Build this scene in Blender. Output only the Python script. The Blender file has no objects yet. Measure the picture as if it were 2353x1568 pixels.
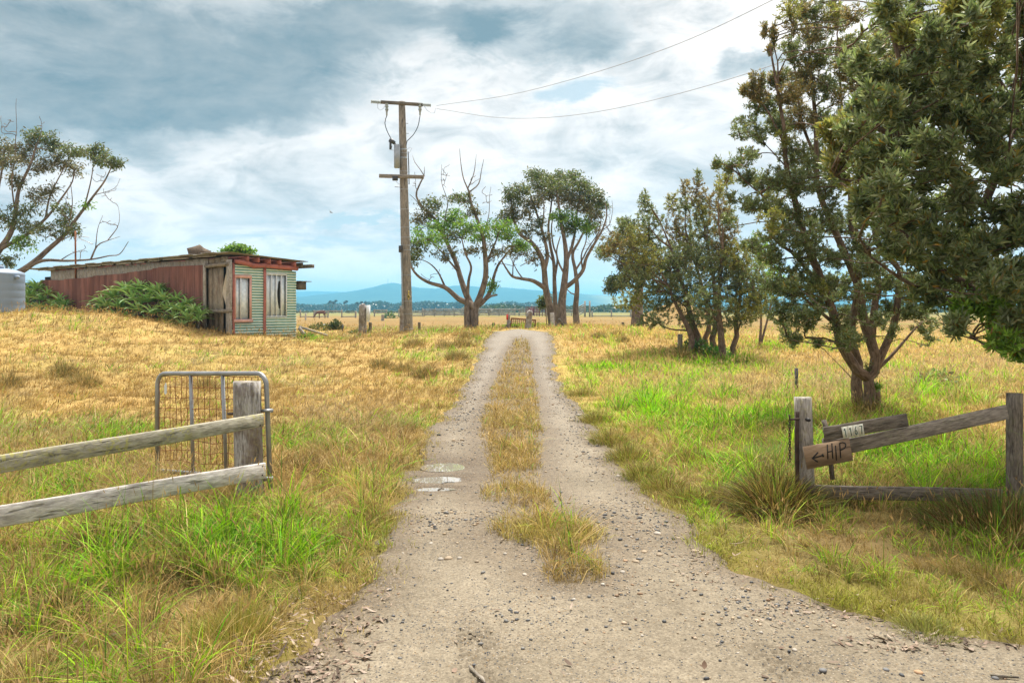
import bpy, math, random
import numpy as np
from mathutils import Vector, Matrix

random.seed(7)
rng = np.random.default_rng(7)
sc = bpy.context.scene
COL = sc.collection
rad = math.radians

# ------------------------------------------------------------------ camera
F, CX, HY, CH = 1829.0, 1176.0, 710.0, 1.6


def P(px, py, d):
    """world point seen at photo position (2352 wide) at depth d"""
    return Vector(((px - CX) / F * d, d, CH - (py - HY) / F * d))


cam_d = bpy.data.cameras.new('camera')
cam = bpy.data.objects.new('camera', cam_d)
COL.objects.link(cam)
cam.location = (0, 0, CH)
cam.rotation_euler = (math.pi / 2, 0, 0)
cam_d.sensor_width = 36
cam_d.lens = F / 2352 * 36
cam_d.shift_y = -(784 - HY) / 2352
cam_d.clip_start = 0.05
cam_d.clip_end = 20000
sc.camera = cam

# ------------------------------------------------------------------ noise + terrain


def sstep(a, b, x):
    t = np.clip((np.asarray(x, float) - a) / (b - a), 0, 1)
    return t * t * (3 - 2 * t)


def _hash(ix, iy, seed):
    h = (ix.astype(np.int64) * 374761393 + iy.astype(np.int64) * 668265263 + seed * 974711) & 0x7fffffff
    h = ((h ^ (h >> 13)) * 1274126177) & 0x7fffffff
    return ((h ^ (h >> 16)) & 0xffff) / 65535.0


def vnoise(x, y, seed=0):
    x = np.asarray(x, float)
    y = np.asarray(y, float)
    ix, iy = np.floor(x), np.floor(y)
    fx, fy = x - ix, y - iy
    ux, uy = fx * fx * (3 - 2 * fx), fy * fy * (3 - 2 * fy)
    a, b = _hash(ix, iy, seed), _hash(ix + 1, iy, seed)
    c, d = _hash(ix, iy + 1, seed), _hash(ix + 1, iy + 1, seed)
    return (a * (1 - ux) + b * ux) * (1 - uy) + (c * (1 - ux) + d * ux) * uy


def fbm(x, y, seed=0, o=4):
    s, a, t = 0.0, 0.5, 0.0
    for i in range(o):
        s = s + a * vnoise(x, y, seed + i)
        t += a
        x, y, a = np.asarray(x) * 2.03, np.asarray(y) * 2.03, a * 0.5
    return s / t


def terrain(x, y):
    x = np.asarray(x, float)
    y = np.asarray(y, float)
    k = sstep(-3, 2, x)
    A = 0.72 * (1 - sstep(3, 15, x))
    up = sstep(16, 31, y)
    dn = 1 - sstep(0, 1, (y - (32 + 10 * k)) / (18 + 20 * k))
    z = A * up * dn
    z = z + 0.95 * sstep(0, 1, (-x - 4) / 13) * sstep(7, 24, y) * (1 - sstep(24, 44, y))
    z = z - 0.26 * np.exp(-((x + 7.4) / 2.4) ** 2 - ((y - 29.5) / 3.5) ** 2)
    z = z + 2.6 * np.exp(-((x - 21.5) / 4.0) ** 2 - ((y - 104) / 7) ** 2)
    fade = 1 - sstep(60, 200, y)
    z = z + fade * (0.10 * (fbm(x * .45, y * .45, 3) - .5) + 0.05 * (fbm(x * 1.7, y * 1.7, 9) - .5) + .26 * sstep(-1.5, -4, x) * sstep(8, 12, y) * (fbm(x * 1.05, y * 1.05, 19) - .5)) * sstep(1.5, 3.5, np.abs(x - 0.35))
    return z


def tz(x, y):
    return float(terrain(np.array([x]), np.array([y]))[0])


def ground_at(px, py):
    """depth of the ground seen at a photo position"""
    best, lo = None, None
    ds = np.concatenate([np.arange(2.0, 60, .1), np.arange(60, 400, 1.0)])
    xs = (px - CX) / F * ds
    zz = CH - (py - HY) / F * ds
    g = terrain(xs, ds)
    i = np.argmax(zz <= g)
    return float(ds[i])


# track edges traced in the photo, turned into metres
EDGE = [(1568, 655, 2560), (1500, 715, 2352), (1450, 765, 2110), (1400, 805, 1880), (1340, 850, 1725), (1300, 872, 1660),
        (1200, 920, 1545), (1100, 945, 1450), (1050, 960, 1410), (1000, 985, 1368), (950, 1022, 1330), (900, 1060, 1295),
        (850, 1090, 1272), (800, 1114, 1264), (770, 1126, 1264)]
_y, _l, _r = [-30, -6, 0, 2.0], [-16, -16, -4.2, -1.75], [18, 18, 9.0, 4.6]
for py, l, r in EDGE:
    d = ground_at((l + min(r, 1900)) / 2, py)
    _y.append(d)
    _l.append((l - CX) / F * d)
    _r.append((r - CX) / F * d)
_y += [_y[-1] + 3, _y[-1] + 6]
_l += [_l[-1] + .1, _l[-1] + 0.75]
_r += [_r[-1] - .1, _r[-1] - 0.75]
_y, _l, _r = map(np.array, (_y, _l, _r))
YEND = _y[-1]


def edges(y):
    y = np.asarray(y, float)
    j = 0.32 * (fbm(y * 1.3, y * 0 + 5, 21, 3) - .5) + .20 * (fbm(y * 5, y * 0 + 5, 25, 2) - .5)
    j2 = 0.32 * (fbm(y * 1.3, y * 0 + 9, 33, 3) - .5) + .20 * (fbm(y * 5, y * 0 + 5, 45, 2) - .5)
    return np.interp(y, _y, _l) + j, np.interp(y, _y, _r) + j2


MID = [(1105, 1122, 1252), (1000, 1098, 1246), (900, 1122, 1236), (850, 1142, 1228), (800, 1166, 1220), (780, 1184, 1210)]
_my = [ground_at((a + b) / 2, py) for py, a, b in MID]
_ml = [(a - CX) / F * d for (py, a, b), d in zip(MID, _my)]
_mr = [(b - CX) / F * d for (py, a, b), d in zip(MID, _my)]


def road_dist(x, y):
    """signed: >0 metres outside the bare track, <0 on bare track"""
    l, r = edges(y)
    d = np.maximum(l - x, x - r)
    d = np.where(y > YEND, np.maximum(d, (y - YEND) * .5), d)
    ml = np.interp(y, _my, _ml)
    mr = np.interp(y, _my, _mr)
    jit = .14 * (fbm(x * 2.2, y * 2.2, 77, 3) - .5)
    inm = np.minimum(x - ml, mr - x) + jit
    inm = np.minimum(inm, np.minimum((y - _my[0] + .15) * .5, (_my[-1] - y) * .15) + jit)
    for (bx, by, rx, ry) in MIDB:
        e = 1 - np.sqrt(((x - bx) / rx) ** 2 + ((y - by) / ry) ** 2)
        inm = np.maximum(inm, e * .25 + jit * .6)
    return np.maximum(d, inm), d, inm


MIDB = []
for (px, py, rx, ry) in [(1255, 1215, .44, .50), (1180, 1135, .3, .4), (1215, 1165, .2, .3), (1318, 1318, .22, .24), (1290, 1275, .16, .2)]:
    d = ground_at(px, py)
    MIDB.append(((px - CX) / F * d, d, rx, ry))


# ------------------------------------------------------------------ mesh builder
def link(name, me, m=None, parent=None):
    o = bpy.data.objects.new(name, me)
    COL.objects.link(o)
    if m is not None:
        me.materials.append(m)
    if parent is not None:
        o.parent = parent
        o.matrix_parent_inverse = Matrix.Translation(-Vector(parent.location)) if parent.parent is None else Matrix.Identity(4)
    return o


def np_mesh(name, V, loops, starts, cols=None, tcs=None, smooth=False):
    me = bpy.data.meshes.new(name)
    V = np.asarray(V, np.float32).reshape(-1, 3)
    me.vertices.add(len(V))
    me.vertices.foreach_set('co', V.ravel())
    loops = np.asarray(loops, np.int32)
    starts = np.asarray(starts, np.int32)
    me.loops.add(len(loops))
    me.loops.foreach_set('vertex_index', loops)
    me.polygons.add(len(starts))
    me.polygons.foreach_set('loop_start', starts)
    if smooth:
        me.polygons.foreach_set('use_smooth', np.ones(len(starts), bool))
    me.update(calc_edges=True)
    if cols is not None:
        a = me.attributes.new('col', 'FLOAT_COLOR', 'POINT')
        c = np.ones((len(V), 4), np.float32)
        c[:, :3] = cols
        a.data.foreach_set('color', c.ravel())
    if tcs is not None:
        a = me.attributes.new('tc', 'FLOAT_VECTOR', 'POINT')
        a.data.foreach_set('vector', np.asarray(tcs, np.float32).ravel())
    return me


class MB:
    def __init__(s):
        s.v, s.f, s.t, s.c = [], [], [], []
        s.col = (1, 1, 1)

    def add(s, vs, fs, tc=None):
        n = len(s.v)
        s.v += [tuple(v) for v in vs]
        s.f += [tuple(i + n for i in f) for f in fs]
        o = (random.uniform(0, 40), random.uniform(0, 40), random.uniform(0, 40))
        tc = tc if tc is not None else vs
        s.t += [(t[0] + o[0], t[1] + o[1], t[2] + o[2]) for t in tc]
        s.c += [s.col] * len(vs)

    def box(s, x, y, z, M=None, bev=0.0, jit=0.0):
        """axis box given by ranges, through matrix M; long axis is the grain"""
        (x0, x1), (y0, y1), (z0, z1) = x, y, z
        L = [x1 - x0, y1 - y0, z1 - z0]
        ax = L.index(max(L))
        # cut the long axis in segments for a little waver
        vs, fs = [], []
        b = min(bev, min(L) * .4)
        n = 4 if jit > 0 else 1
        oth = [i for i in range(3) if i != ax]
        lo, hi = (x0, y0, z0), (x1, y1, z1)
        ring = []
        A, B = oth
        for (sa, sb) in ((0, 0), (1, 0), (1, 1), (0, 1)):
            ca = lo[A] if sa == 0 else hi[A]
            cb = lo[B] if sb == 0 else hi[B]
            if b > 0:
                da = b if sa == 0 else -b
                db = b if sb == 0 else -b
                pts = [(ca, cb + db), (ca + da, cb)]
                if (sa + sb) % 2 == 1:
                    pts = pts[::-1]
                ring += pts
            else:
                ring.append((ca, cb))
        k = len(ring)
        for i in range(n + 1):
            t = lo[ax] + (hi[ax] - lo[ax]) * i / n
            ja, jb = random.uniform(-jit, jit), random.uniform(-jit, jit)
            for (a, c) in ring:
                p = [0, 0, 0]
                p[ax], p[A], p[B] = t, a + ja + random.uniform(-jit, jit) * .4, c + jb + random.uniform(-jit, jit) * .4
                vs.append(p)
        flip = (ax == 1)
        for i in range(n):
            for j in range(k):
                q = (i * k + j, i * k + (j + 1) % k, (i + 1) * k + (j + 1) % k, (i + 1) * k + j)
                fs.append(q[::-1] if flip else q)
        e0, e1 = tuple(range(k))[::-1], tuple(n * k + j for j in range(k))
        fs += [e0[::-1], e1[::-1]] if flip else [e0, e1]
        tc = []
        for p in vs:
            q = [p[ax], p[A], p[B]]
            tc.append(q)
        if M is not None:
            vs = [M @ Vector(p) for p in vs]
        s.add(vs, fs, tc)

    def tube(s, pts, r, n=8, cap=True, squash=None):
        pts = [Vector(p) for p in pts]
        if not hasattr(r, '__len__'):
            r = [r] * len(pts)
        vs, tc, fs = [], [], []
        up = None
        L = 0.0
        for i, p in enumerate(pts):
            d = (pts[min(i + 1, len(pts) - 1)] - pts[max(i - 1, 0)])
            d = d.normalized() if d.length > 1e-9 else Vector((0, 0, 1))
            if up is None:
                a = Vector((0, 0, 1)) if abs(d.z) < .9 else Vector((1, 0, 0))
                up = d.cross(a).normalized()
            up = (up - d * up.dot(d)).normalized()
            w = d.cross(up)
            if i:
                L += (p - pts[i - 1]).length
            for j in range(n):
                th = 2 * math.pi * j / n
                q = p + (up * math.cos(th) + w * math.sin(th)) * r[i]
                vs.append(q)
                tc.append((L, math.cos(th) * r[i], math.sin(th) * r[i]))
        for i in range(len(pts) - 1):
            for j in range(n):
                fs.append((i * n + j, i * n + (j + 1) % n, (i + 1) * n + (j + 1) % n, (i + 1) * n + j))
        if cap:
            fs.append(tuple(range(n))[::-1])
            m = (len(pts) - 1) * n
            fs.append(tuple(m + j for j in range(n)))
        s.add(vs, fs, tc)

    def ribbon(s, pts2, w, M, z=0.0, th=0.002):
        """flat stroke with a little thickness in the XY plane of M"""
        for a, b in zip(pts2[:-1], pts2[1:]):
            a, b = Vector((a[0], a[1])), Vector((b[0], b[1]))
            d = (b - a)
            L = d.length
            d.normalize()
            nrm = Vector((-d.y, d.x)) * (w / 2)
            a2, b2 = a - d * w * .3, b + d * w * .3
            q = [a2 - nrm, b2 - nrm, b2 + nrm, a2 + nrm]
            vs = [M @ Vector((p.x, p.y, z)) for p in q] + [M @ Vector((p.x, p.y, z + th)) for p in q]
            z += 0.0002
            s.add(vs, [(4, 5, 6, 7), (0, 1, 5, 4), (1, 2, 6, 5), (2, 3, 7, 6), (3, 0, 4, 7), (3, 2, 1, 0)])

    def build(s, name, m, parent=None, smooth=False, col=False):
        loops = [i for f in s.f for i in f]
        starts, k = [], 0
        for f in s.f:
            starts.append(k)
            k += len(f)
        me = np_mesh(name, s.v, loops, starts, np.array(s.c) if col else None, s.t, smooth)
        return link(name, me, m, parent)


def tag(o, label=None, cat=None, group=None, kind=None):
    if label:
        o['label'] = label
    if cat:
        o['category'] = cat
    if group:
        o['group'] = group
    if kind:
        o['kind'] = kind
    return o


def thing(name, loc, label, cat, group=None):
    o = bpy.data.objects.new(name, None)
    COL.objects.link(o)
    o.location = loc
    o.empty_display_size = .1
    return tag(o, label, cat, group)


def copy_tree(o, parent=None):
    c = o.copy()
    COL.objects.link(c)
    if parent is not None:
        c.parent = parent
    for ch in [q for q in o.children]:
        copy_tree(ch, c)
    return c


# ------------------------------------------------------------------ materials
class NT:
    def __init__(s, tree):
        s.t = tree
        s.n = tree.nodes
        s.l = tree.links

    def node(s, typ, **kw):
        n = s.n.new(typ)
        for k, v in kw.items():
            setattr(n, k, v)
        return n

    def set(s, sock, v):
        if isinstance(v, bpy.types.NodeSocket):
            s.l.new(v, sock)
        elif isinstance(v, (tuple, list)) and len(v) == 3 and sock.type == 'RGBA':
            sock.default_value = (*v, 1)
        else:
            sock.default_value = v

    def m(s, op, a, b=0.0, c=0.0, clamp=False):
        n = s.node('ShaderNodeMath', operation=op, use_clamp=clamp)
        s.set(n.inputs[0], a)
        s.set(n.inputs[1], b)
        s.set(n.inputs[2], c)
        return n.outputs[0]

    def vm(s, op, a, b=(0, 0, 0)):
        n = s.node('ShaderNodeVectorMath', operation=op)
        s.set(n.inputs[0], a)
        s.set(n.inputs[1], b)
        return n.outputs[0]

    def mix(s, f, a, b, blend='MIX'):
        n = s.node('ShaderNodeMix', data_type='RGBA', blend_type=blend)
        s.set(n.inputs[0], f)
        s.set(n.inputs[6], a)
        s.set(n.inputs[7], b)
        return n.outputs[2]

    def noise(s, vec, scale=5.0, detail=4.0, rough=.5, dist=0.0):
        n = s.node('ShaderNodeTexNoise')
        if vec is not None:
            s.l.new(vec, n.inputs['Vector'])
        n.inputs['Scale'].default_value = scale
        n.inputs['Detail'].default_value = detail
        n.inputs['Roughness'].default_value = rough
        n.inputs['Distortion'].default_value = dist
        return n.outputs[0]

    def voro(s, vec, scale=5.0, out='Distance', feature='F1'):
        n = s.node('ShaderNodeTexVoronoi', feature=feature)
        s.l.new(vec, n.inputs['Vector'])
        n.inputs['Scale'].default_value = scale
        return n.outputs[out]

    def range(s, v, a, b, c=0.0, d=1.0, smooth=False):
        n = s.node('ShaderNodeMapRange', interpolation_type='SMOOTHSTEP' if smooth else 'LINEAR')
        s.set(n.inputs[0], v)
        for i, q in enumerate((a, b, c, d)):
            n.inputs[i + 1].default_value = q
        return n.outputs[0]

    def bump(s, h, strength=.3, dist=.01):
        n = s.node('ShaderNodeBump')
        n.inputs['Strength'].default_value = strength
        n.inputs['Distance'].default_value = dist
        s.l.new(h, n.inputs['Height'])
        return n.outputs[0]

    def attr(s, name, out='Color'):
        n = s.node('ShaderNodeAttribute', attribute_name=name)
        return n.outputs[out]

    def scale(s, vec, v):
        return s.vm('MULTIPLY', vec, v)


def new_mat(name):
    m = bpy.data.materials.new(name)
    m.use_nodes = True
    t = NT(m.node_tree)
    b = m.node_tree.nodes['Principled BSDF']
    return m, t, b


def mat_plain(name, c, rough=.6, metal=0.0, var=.25, spec=.4, nscale=6.0):
    m, t, b = new_mat(name)
    v = t.attr('tc', 'Vector')
    n = t.noise(v, nscale, 5, .6)
    t.set(b.inputs['Base Color'], t.mix(t.range(n, .3, .7), tuple(q * (1 - var) for q in c), tuple(min(1, q * (1 + var)) for q in c)))
    b.inputs['Roughness'].default_value = rough
    b.inputs['Metallic'].default_value = metal
    b.inputs['Specular IOR Level'].default_value = spec
    t.l.new(t.bump(t.noise(v, nscale * 8, 3), .15, .004), b.inputs['Normal'])
    return m


def mat_wood(name, dark, light, lichen=0.0, lcol=(.38, .36, .13), gs=1.0, warm=None, wamt=.3):
    m, t, b = new_mat(name)
    v = t.attr('tc', 'Vector')
    g = t.noise(t.scale(v, (13 * gs, 75 * gs, 75 * gs)), 1.0, 6, .62, .4)
    g2 = t.noise(t.scale(v, (5 * gs, 18 * gs, 18 * gs)), 1.0, 4, .55, .3)
    blot = t.noise(v, 4.5 * gs, 5, .6)
    c = t.mix(t.range(g, .33, .67), dark, light)
    c = t.mix(t.range(g2, .25, .52, .75, 0), c, tuple(q * .45 for q in dark))
    if warm:
        c = t.mix(t.m('MULTIPLY', t.range(blot, .45, .7), wamt), c, warm)
    crack = t.noise(t.scale(v, (4 * gs, 42 * gs, 42 * gs)), 1.0, 2, .5)
    cm = t.range(crack, .63, .69)
    c = t.mix(t.m('MULTIPLY', cm, .7), c, tuple(q * .25 for q in dark))
    if lichen:
        ln = t.noise(v, 42, 4, .7)
        lm = t.m('MULTIPLY', t.range(ln, .5, .58), t.range(t.noise(v, 3.2, 3), .42, .62))
        c = t.mix(t.m('MULTIPLY', lm, lichen), c, lcol)
    t.set(b.inputs['Base Color'], c)
    b.inputs['Roughness'].default_value = .85
    b.inputs['Specular IOR Level'].default_value = .2
    h = t.m('SUBTRACT', t.m('ADD', g, t.m('MULTIPLY', g2, .7)), t.m('MULTIPLY', cm, .8))
    t.l.new(t.bump(h, .7, .006), b.inputs['Normal'])
    return m


def mat_leaf(name, trans=.35, rough=.5, spec=.35):
    m, t, b = new_mat(name)
    c = t.attr('col')
    t.set(b.inputs['Base Color'], c)
    b.inputs['Roughness'].default_value = rough
    b.inputs['Specular IOR Level'].default_value = spec
    tr = t.node('ShaderNodeBsdfTranslucent')
    t.set(tr.inputs['Color'], t.mix(.35, c, (.9, 1.0, .25), 'MULTIPLY'))
    ms = t.node('ShaderNodeMixShader')
    ms.inputs[0].default_value = trans
    t.l.new(b.outputs[0], ms.inputs[1])
    t.l.new(tr.outputs[0], ms.inputs[2])
    t.l.new(ms.outputs[0], m.node_tree.nodes['Material Output'].inputs[0])
    return m


def mat_bark(name, dark, light, sc_=1.0):
    m, t, b = new_mat(name)
    v = t.attr('tc', 'Vector')
    g = t.noise(t.scale(v, (5 * sc_, 18 * sc_, 18 * sc_)), 1.0, 6, .65, .6)
    g2 = t.noise(v, 2.3 * sc_, 4, .6)
    c = t.mix(t.range(g, .34, .66), dark, light)
    c = t.mix(t.m('MULTIPLY', t.range(g2, .5, .68), .5), c, tuple(q * .55 for q in dark))
    t.set(b.inputs['Base Color'], c)
    b.inputs['Roughness'].default_value = .9
    b.inputs['Specular IOR Level'].default_value = .15
    t.l.new(t.bump(g, .9, .02), b.inputs['Normal'])
    return m


M = {}
M['wood_grey'] = mat_wood('weathered_grey_wood', (.19, .17, .145), (.50, .47, .43), .3)
M['wood_lichen'] = mat_wood('lichen_wood', (.20, .185, .14), (.48, .45, .37), .95)
M['wood_pale'] = mat_wood('pale_wood', (.34, .31, .29), (.72, .68, .64), .2)
M['wood_post'] = mat_wood('post_wood', (.17, .15, .14), (.52, .51, .51), .3, warm=(.12, .075, .045), wamt=.85)
M['wood_dark'] = mat_wood('dark_wood', (.075, .062, .05), (.235, .205, .17), .3, lcol=(.2, .2, .1))
M['wood_brown'] = mat_wood('brown_grey_wood', (.13, .11, .09), (.36, .32, .27), .3, lcol=(.3, .3, .16))  # darker, browner timber
M['wood_plank'] = mat_wood('plank_wood', (.20, .165, .12), (.40, .35, .27), .1, gs=.5, warm=(.13, .07, .04), wamt=.6)
M['pole'] = mat_wood('pole_wood', (.17, .152, .13), (.34, .305, .26), .0, gs=.5)
M['metal_galv'] = mat_plain('galvanised_pipe', (.30, .31, .32), .45, .55, .25)
M['metal_dark'] = mat_plain('dark_metal', (.07, .07, .075), .5, .4)
M['metal_grey'] = mat_plain('grey_metal', (.30, .33, .36), .45, .3)
M['rust'] = mat_plain('rusty_wire', (.22, .085, .035), .8, .2, .4)
M['rust_red'] = mat_plain('rusty_red_steel', (.16, .035, .03), .8, .1, .4, nscale=2)
M['iron'] = mat_plain('dark_rusty_iron', (.07, .045, .035), .8, .3, .4, nscale=20)
M['white_paint'] = mat_plain('chalky_white_paint', (.68, .73, .76), .6, 0, .12, nscale=9)
M['black_ink'] = mat_plain('black_paint', (.015, .013, .012), .5, 0, .2)
M['ink_green'] = mat_plain('dark_green_ink', (.015, .06, .05), .5, 0, .2)
M['plate'] = mat_plain('cream_number_tile', (.62, .62, .52), .45, 0, .1, nscale=30)
M['ply'] = mat_wood('plywood', (.24, .165, .105), (.33, .235, .155), .0, gs=.6)
M['pink_paint'] = mat_plain('faded_pink_paint', (.62, .37, .32), .7, 0, .2, nscale=5)
M['red_paint'] = mat_plain('faded_red_paint', (.36, .125, .10), .7, 0, .3, nscale=5)
M['tank'] = mat_plain('blue_grey_plastic', (.21, .27, .36), .45, 0, .06, nscale=1.5)
M['insul'] = mat_plain('grey_insulator', (.33, .37, .37), .35, 0, .15)
M['cloth'] = mat_plain('pale_cloth', (.48, .44, .36), .9, 0, .15)
M['black_rubber'] = mat_plain('black_cable', (.03, .035, .04), .5)
M['wire'] = mat_plain('overhead_wire', (.30, .30, .32), .5, .4)
M['leaf'] = mat_leaf('leaf', .44, .42, .5)
M['grass'] = mat_leaf('grass_blade', .33, .6, .15)
M['aloe'] = mat_leaf('aloe_leaf', .1, .45, .35)
M['bark_euc'] = mat_bark('eucalypt_bark', (.085, .064, .05), (.29, .235, .19), .7)
M['bark_bank'] = mat_bark('banksia_bark', (.085, .058, .042), (.28, .20, .15), 2.0)
M['bark_dead'] = mat_bark('dead_wood_bark', (.12, .105, .095), (.34, .31, .285), 1.0)
M['litter'] = mat_leaf('dead_leaf', .1, .7, .2)
M['horse'] = mat_plain('brown_coat', (.13, .05, .025), .6)
M['soil'] = mat_plain('dark_lump', (.11, .08, .055), .95, 0, .5, nscale=7)

# corrugated red sheet
m, t, b = new_mat('red_corrugated_iron')
v = t.attr('tc', 'Vector')
c = t.mix(t.range(t.noise(t.scale(v, (1, 1, .35)), 1.1, 5, .6), .35, .65), (.16, .062, .05), (.27, .128, .105))
st = t.noise(t.scale(v, (5, 5, .5)), 1.0, 5, .7)
c = t.mix(t.m('MULTIPLY', t.range(st, .46, .66), .75), c, (.085, .035, .026))
c = t.mix(t.m('MULTIPLY', t.range(t.noise(v, 6, 6, .7), .6, .75), .5), c, (.40, .26, .22))
c = t.mix(.75, t.mix(1.0, c, (1.0, 1.0, 1.0), 'MULTIPLY'), t.attr('col'), 'MULTIPLY')
t.set(b.inputs['Base Color'], c)
b.inputs['Roughness'].default_value = .75
M['red_iron'] = m

m, t, b = new_mat('teal_corrugated_iron')
v = t.attr('tc', 'Vector')
w = t.attr('col')
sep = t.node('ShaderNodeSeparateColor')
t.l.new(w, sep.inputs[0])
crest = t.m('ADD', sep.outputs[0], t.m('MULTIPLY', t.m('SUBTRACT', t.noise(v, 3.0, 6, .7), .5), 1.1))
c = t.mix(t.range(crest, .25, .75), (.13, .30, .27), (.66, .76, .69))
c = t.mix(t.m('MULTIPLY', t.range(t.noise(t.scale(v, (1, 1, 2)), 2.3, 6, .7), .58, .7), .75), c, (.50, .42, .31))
c = t.mix(t.m('MULTIPLY', t.range(t.noise(t.scale(v, (3, 3, 1.2)), 2.0, 6, .7), .66, .74), .8), c, (.23, .12, .075))
t.set(b.inputs['Base Color'], c)
b.inputs['Roughness'].default_value = .6
M['teal_iron'] = m

m, t, b = new_mat('mossy_roof_iron')
v = t.attr('tc', 'Vector')
c = t.mix(t.range(t.noise(v, 2.5, 5, .6), .35, .65), (.17, .15, .12), (.34, .33, .30))
c = t.mix(t.m('MULTIPLY', t.range(t.noise(v, 7, 5, .7), .5, .65), .7), c, (.14, .13, .055))
t.set(b.inputs['Base Color'], c)
b.inputs['Roughness'].default_value = .8
M['roof'] = m

m, t, b = new_mat('window_glass')
v = t.attr('tc', 'Vector')
c = t.mix(t.range(t.noise(t.scale(v, (3, 3, .6)), 2.0, 3, .5), .38, .62), (.62, .72, .80), (.84, .93, 1.0))
t.set(b.inputs['Base Color'], c)
b.inputs['Roughness'].default_value = .4
M['pane'] = m

m, t, b = new_mat('dark_interior')
b.inputs['Base Color'].default_value = (.012, .011, .01, 1)
b.inputs['Roughness'].default_value = 1
M['dark'] = m

# ------------------------------------------------------------------ sky and light
SUN_DIR = Vector((.16, .56, 1.2)).normalized()
sun_d = bpy.data.lights.new('sun', 'SUN')
sun_d.energy = 5.0
sun_d.angle = rad(16)
sun_d.color = (1.0, .95, .86)
sun = bpy.data.objects.new('sun', sun_d)
COL.objects.link(sun)
sun.rotation_euler = SUN_DIR.to_track_quat('Z', 'Y').to_euler()

world = bpy.data.worlds.new('World')
sc.world = world
world.use_nodes = True
wt = NT(world.node_tree)
bg = world.node_tree.nodes['Background']
WS = 0.1
bg.inputs[1].default_value = WS
skyn = wt.node('ShaderNodeTexSky', sky_type='NISHITA')
skyn.sun_disc = False
skyn.sun_elevation = math.asin(SUN_DIR.z)
skyn.sun_rotation = math.atan2(SUN_DIR.x, SUN_DIR.y)
tcn = wt.node('ShaderNodeTexCoord')
dirv = tcn.outputs['Generated']
sx = wt.node('ShaderNodeSeparateXYZ')
wt.l.new(dirv, sx.inputs[0])
X, Y, Z = sx.outputs
az = wt.m('ARCTAN2', X, Y)
el = wt.m('ARCSINE', Z)
cb = wt.node('ShaderNodeCombineXYZ')
zz = wt.m('ADD', wt.m('MAXIMUM', Z, 0.0), .13)
wt.set(cb.inputs[0], wt.m('DIVIDE', X, zz))
wt.set(cb.inputs[1], wt.m('DIVIDE', Y, zz))
Q = cb.outputs[0]
ca = wt.node('ShaderNodeCombineXYZ')
wt.set(ca.inputs[0], az)
wt.set(ca.inputs[1], el)
AE = ca.outputs[0]
nA = wt.noise(wt.scale(AE, (1, 2.6, 1)), 4.2, 7, .58, .35)
nB = wt.noise(Q, 1.25, 8, .58, .45)
nC = wt.noise(wt.scale(AE, (1, 5.5, 1)), 5.5, 7, .6, .5)
wn = wt.noise(wt.scale(AE, (1, 1.8, 1)), 7, 6, .62)
wn2 = wt.noise(wt.scale(AE, (1, 1.8, 1)), 7.7, 6, .62, .2)
azw = wt.m('ADD', az, wt.m('MULTIPLY', wt.m('SUBTRACT', wn, .5), .13))
elw = wt.m('ADD', el, wt.m('MULTIPLY', wt.m('SUBTRACT', wn2, .5), .10))


def blob(px, py, rx, ry, rot=0.0, amt=1.0, soft=1.0):
    a0 = math.atan((px - CX) / F)
    e0 = math.atan((HY - py) / F * math.cos(a0))
    ra, re = rx / F * math.cos(a0) ** 2, ry / F
    da = wt.m('SUBTRACT', azw, a0)
    de = wt.m('SUBTRACT', elw, e0)
    c, s_ = math.cos(rad(rot)), math.sin(rad(rot))
    u = wt.m('ADD', wt.m('MULTIPLY', da, c / ra), wt.m('MULTIPLY', de, s_ / ra))
    w_ = wt.m('ADD', wt.m('MULTIPLY', da, -s_ / re), wt.m('MULTIPLY', de, c / re))
    q = wt.m('ADD', wt.m('MULTIPLY', u, u), wt.m('MULTIPLY', w_, w_))
    return wt.m('MULTIPLY', wt.m('EXPONENT', wt.m('MULTIPLY', q, -soft)), amt)


def blobs(lst):
    s_ = None
    for a in lst:
        q = blob(*a)
        s_ = q if s_ is None else wt.m('ADD', s_, q)
    return s_


cl_dark = blobs([(100, 235, 560, 70, 4, .75), (150, 60, 700, 130, 0, .68), (480, 235, 330, 60, 10, .5), (700, 120, 260, 70, 15, .35), (-300, 200, 300, 200, 0, .4),
                 (930, 30, 260, 60, 0, .45), (1090, 70, 90, 50, -20, .5), (1340, 100, 150, 55, 10, .75), (1290, 20, 160, 40, 0, .4),
                 (1700, 165, 80, 30, 10, .5), (1450, 340, 90, 18, 0, .35), (800, 60, 200, 60, 0, .35), (290, 350, 160, 40, -10, .35),
                 (650, 310, 60, 22, 10, .3), (1650, 300, 200, 30, 0, .2), (-900, 200, 700, 160, 0, .8), (3000, 200, 500, 120, 0, .5)])
cl_blue = blobs([(820, 510, 170, 18, 0, 1.0), (450, 565, 260, 24, 0, .6), (350, 475, 180, 14, 0, .55), (1330, 215, 130, 26, 8, .75),
                 (1160, 500, 280, 70, 0, .35), (800, 612, 500, 20, 0, .6), (1380, 600, 240, 60, 0, .6), (1480, 375, 50, 8, 0, .6),
                 (760, 560, 260, 22, 0, .6), (1600, 640, 500, 40, 0, .4), (100, 560, 300, 60, 0, .3), (2100, 620, 400, 120, 0, .6),
                 (2100, 300, 200, 60, 0, .35)])
nD = wt.noise(wt.scale(AE, (1, 2.1, 1)), 10.0, 9, .64, .7)
tex = wt.m('ADD', wt.m('MULTIPLY', nA, .55), wt.m('MULTIPLY', nD, .45))
white = wt.mix(wt.range(tex, .38, .56), (.42, .43, .44), (.84, .80, .78))
elf = wt.range(el, .02, .23, 1, 0)
lowgrey = wt.range(nC, .46, .62, 0, .75, True)
cloud = wt.mix(wt.m('MULTIPLY', lowgrey, elf), white, (.39, .43, .45))
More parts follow.
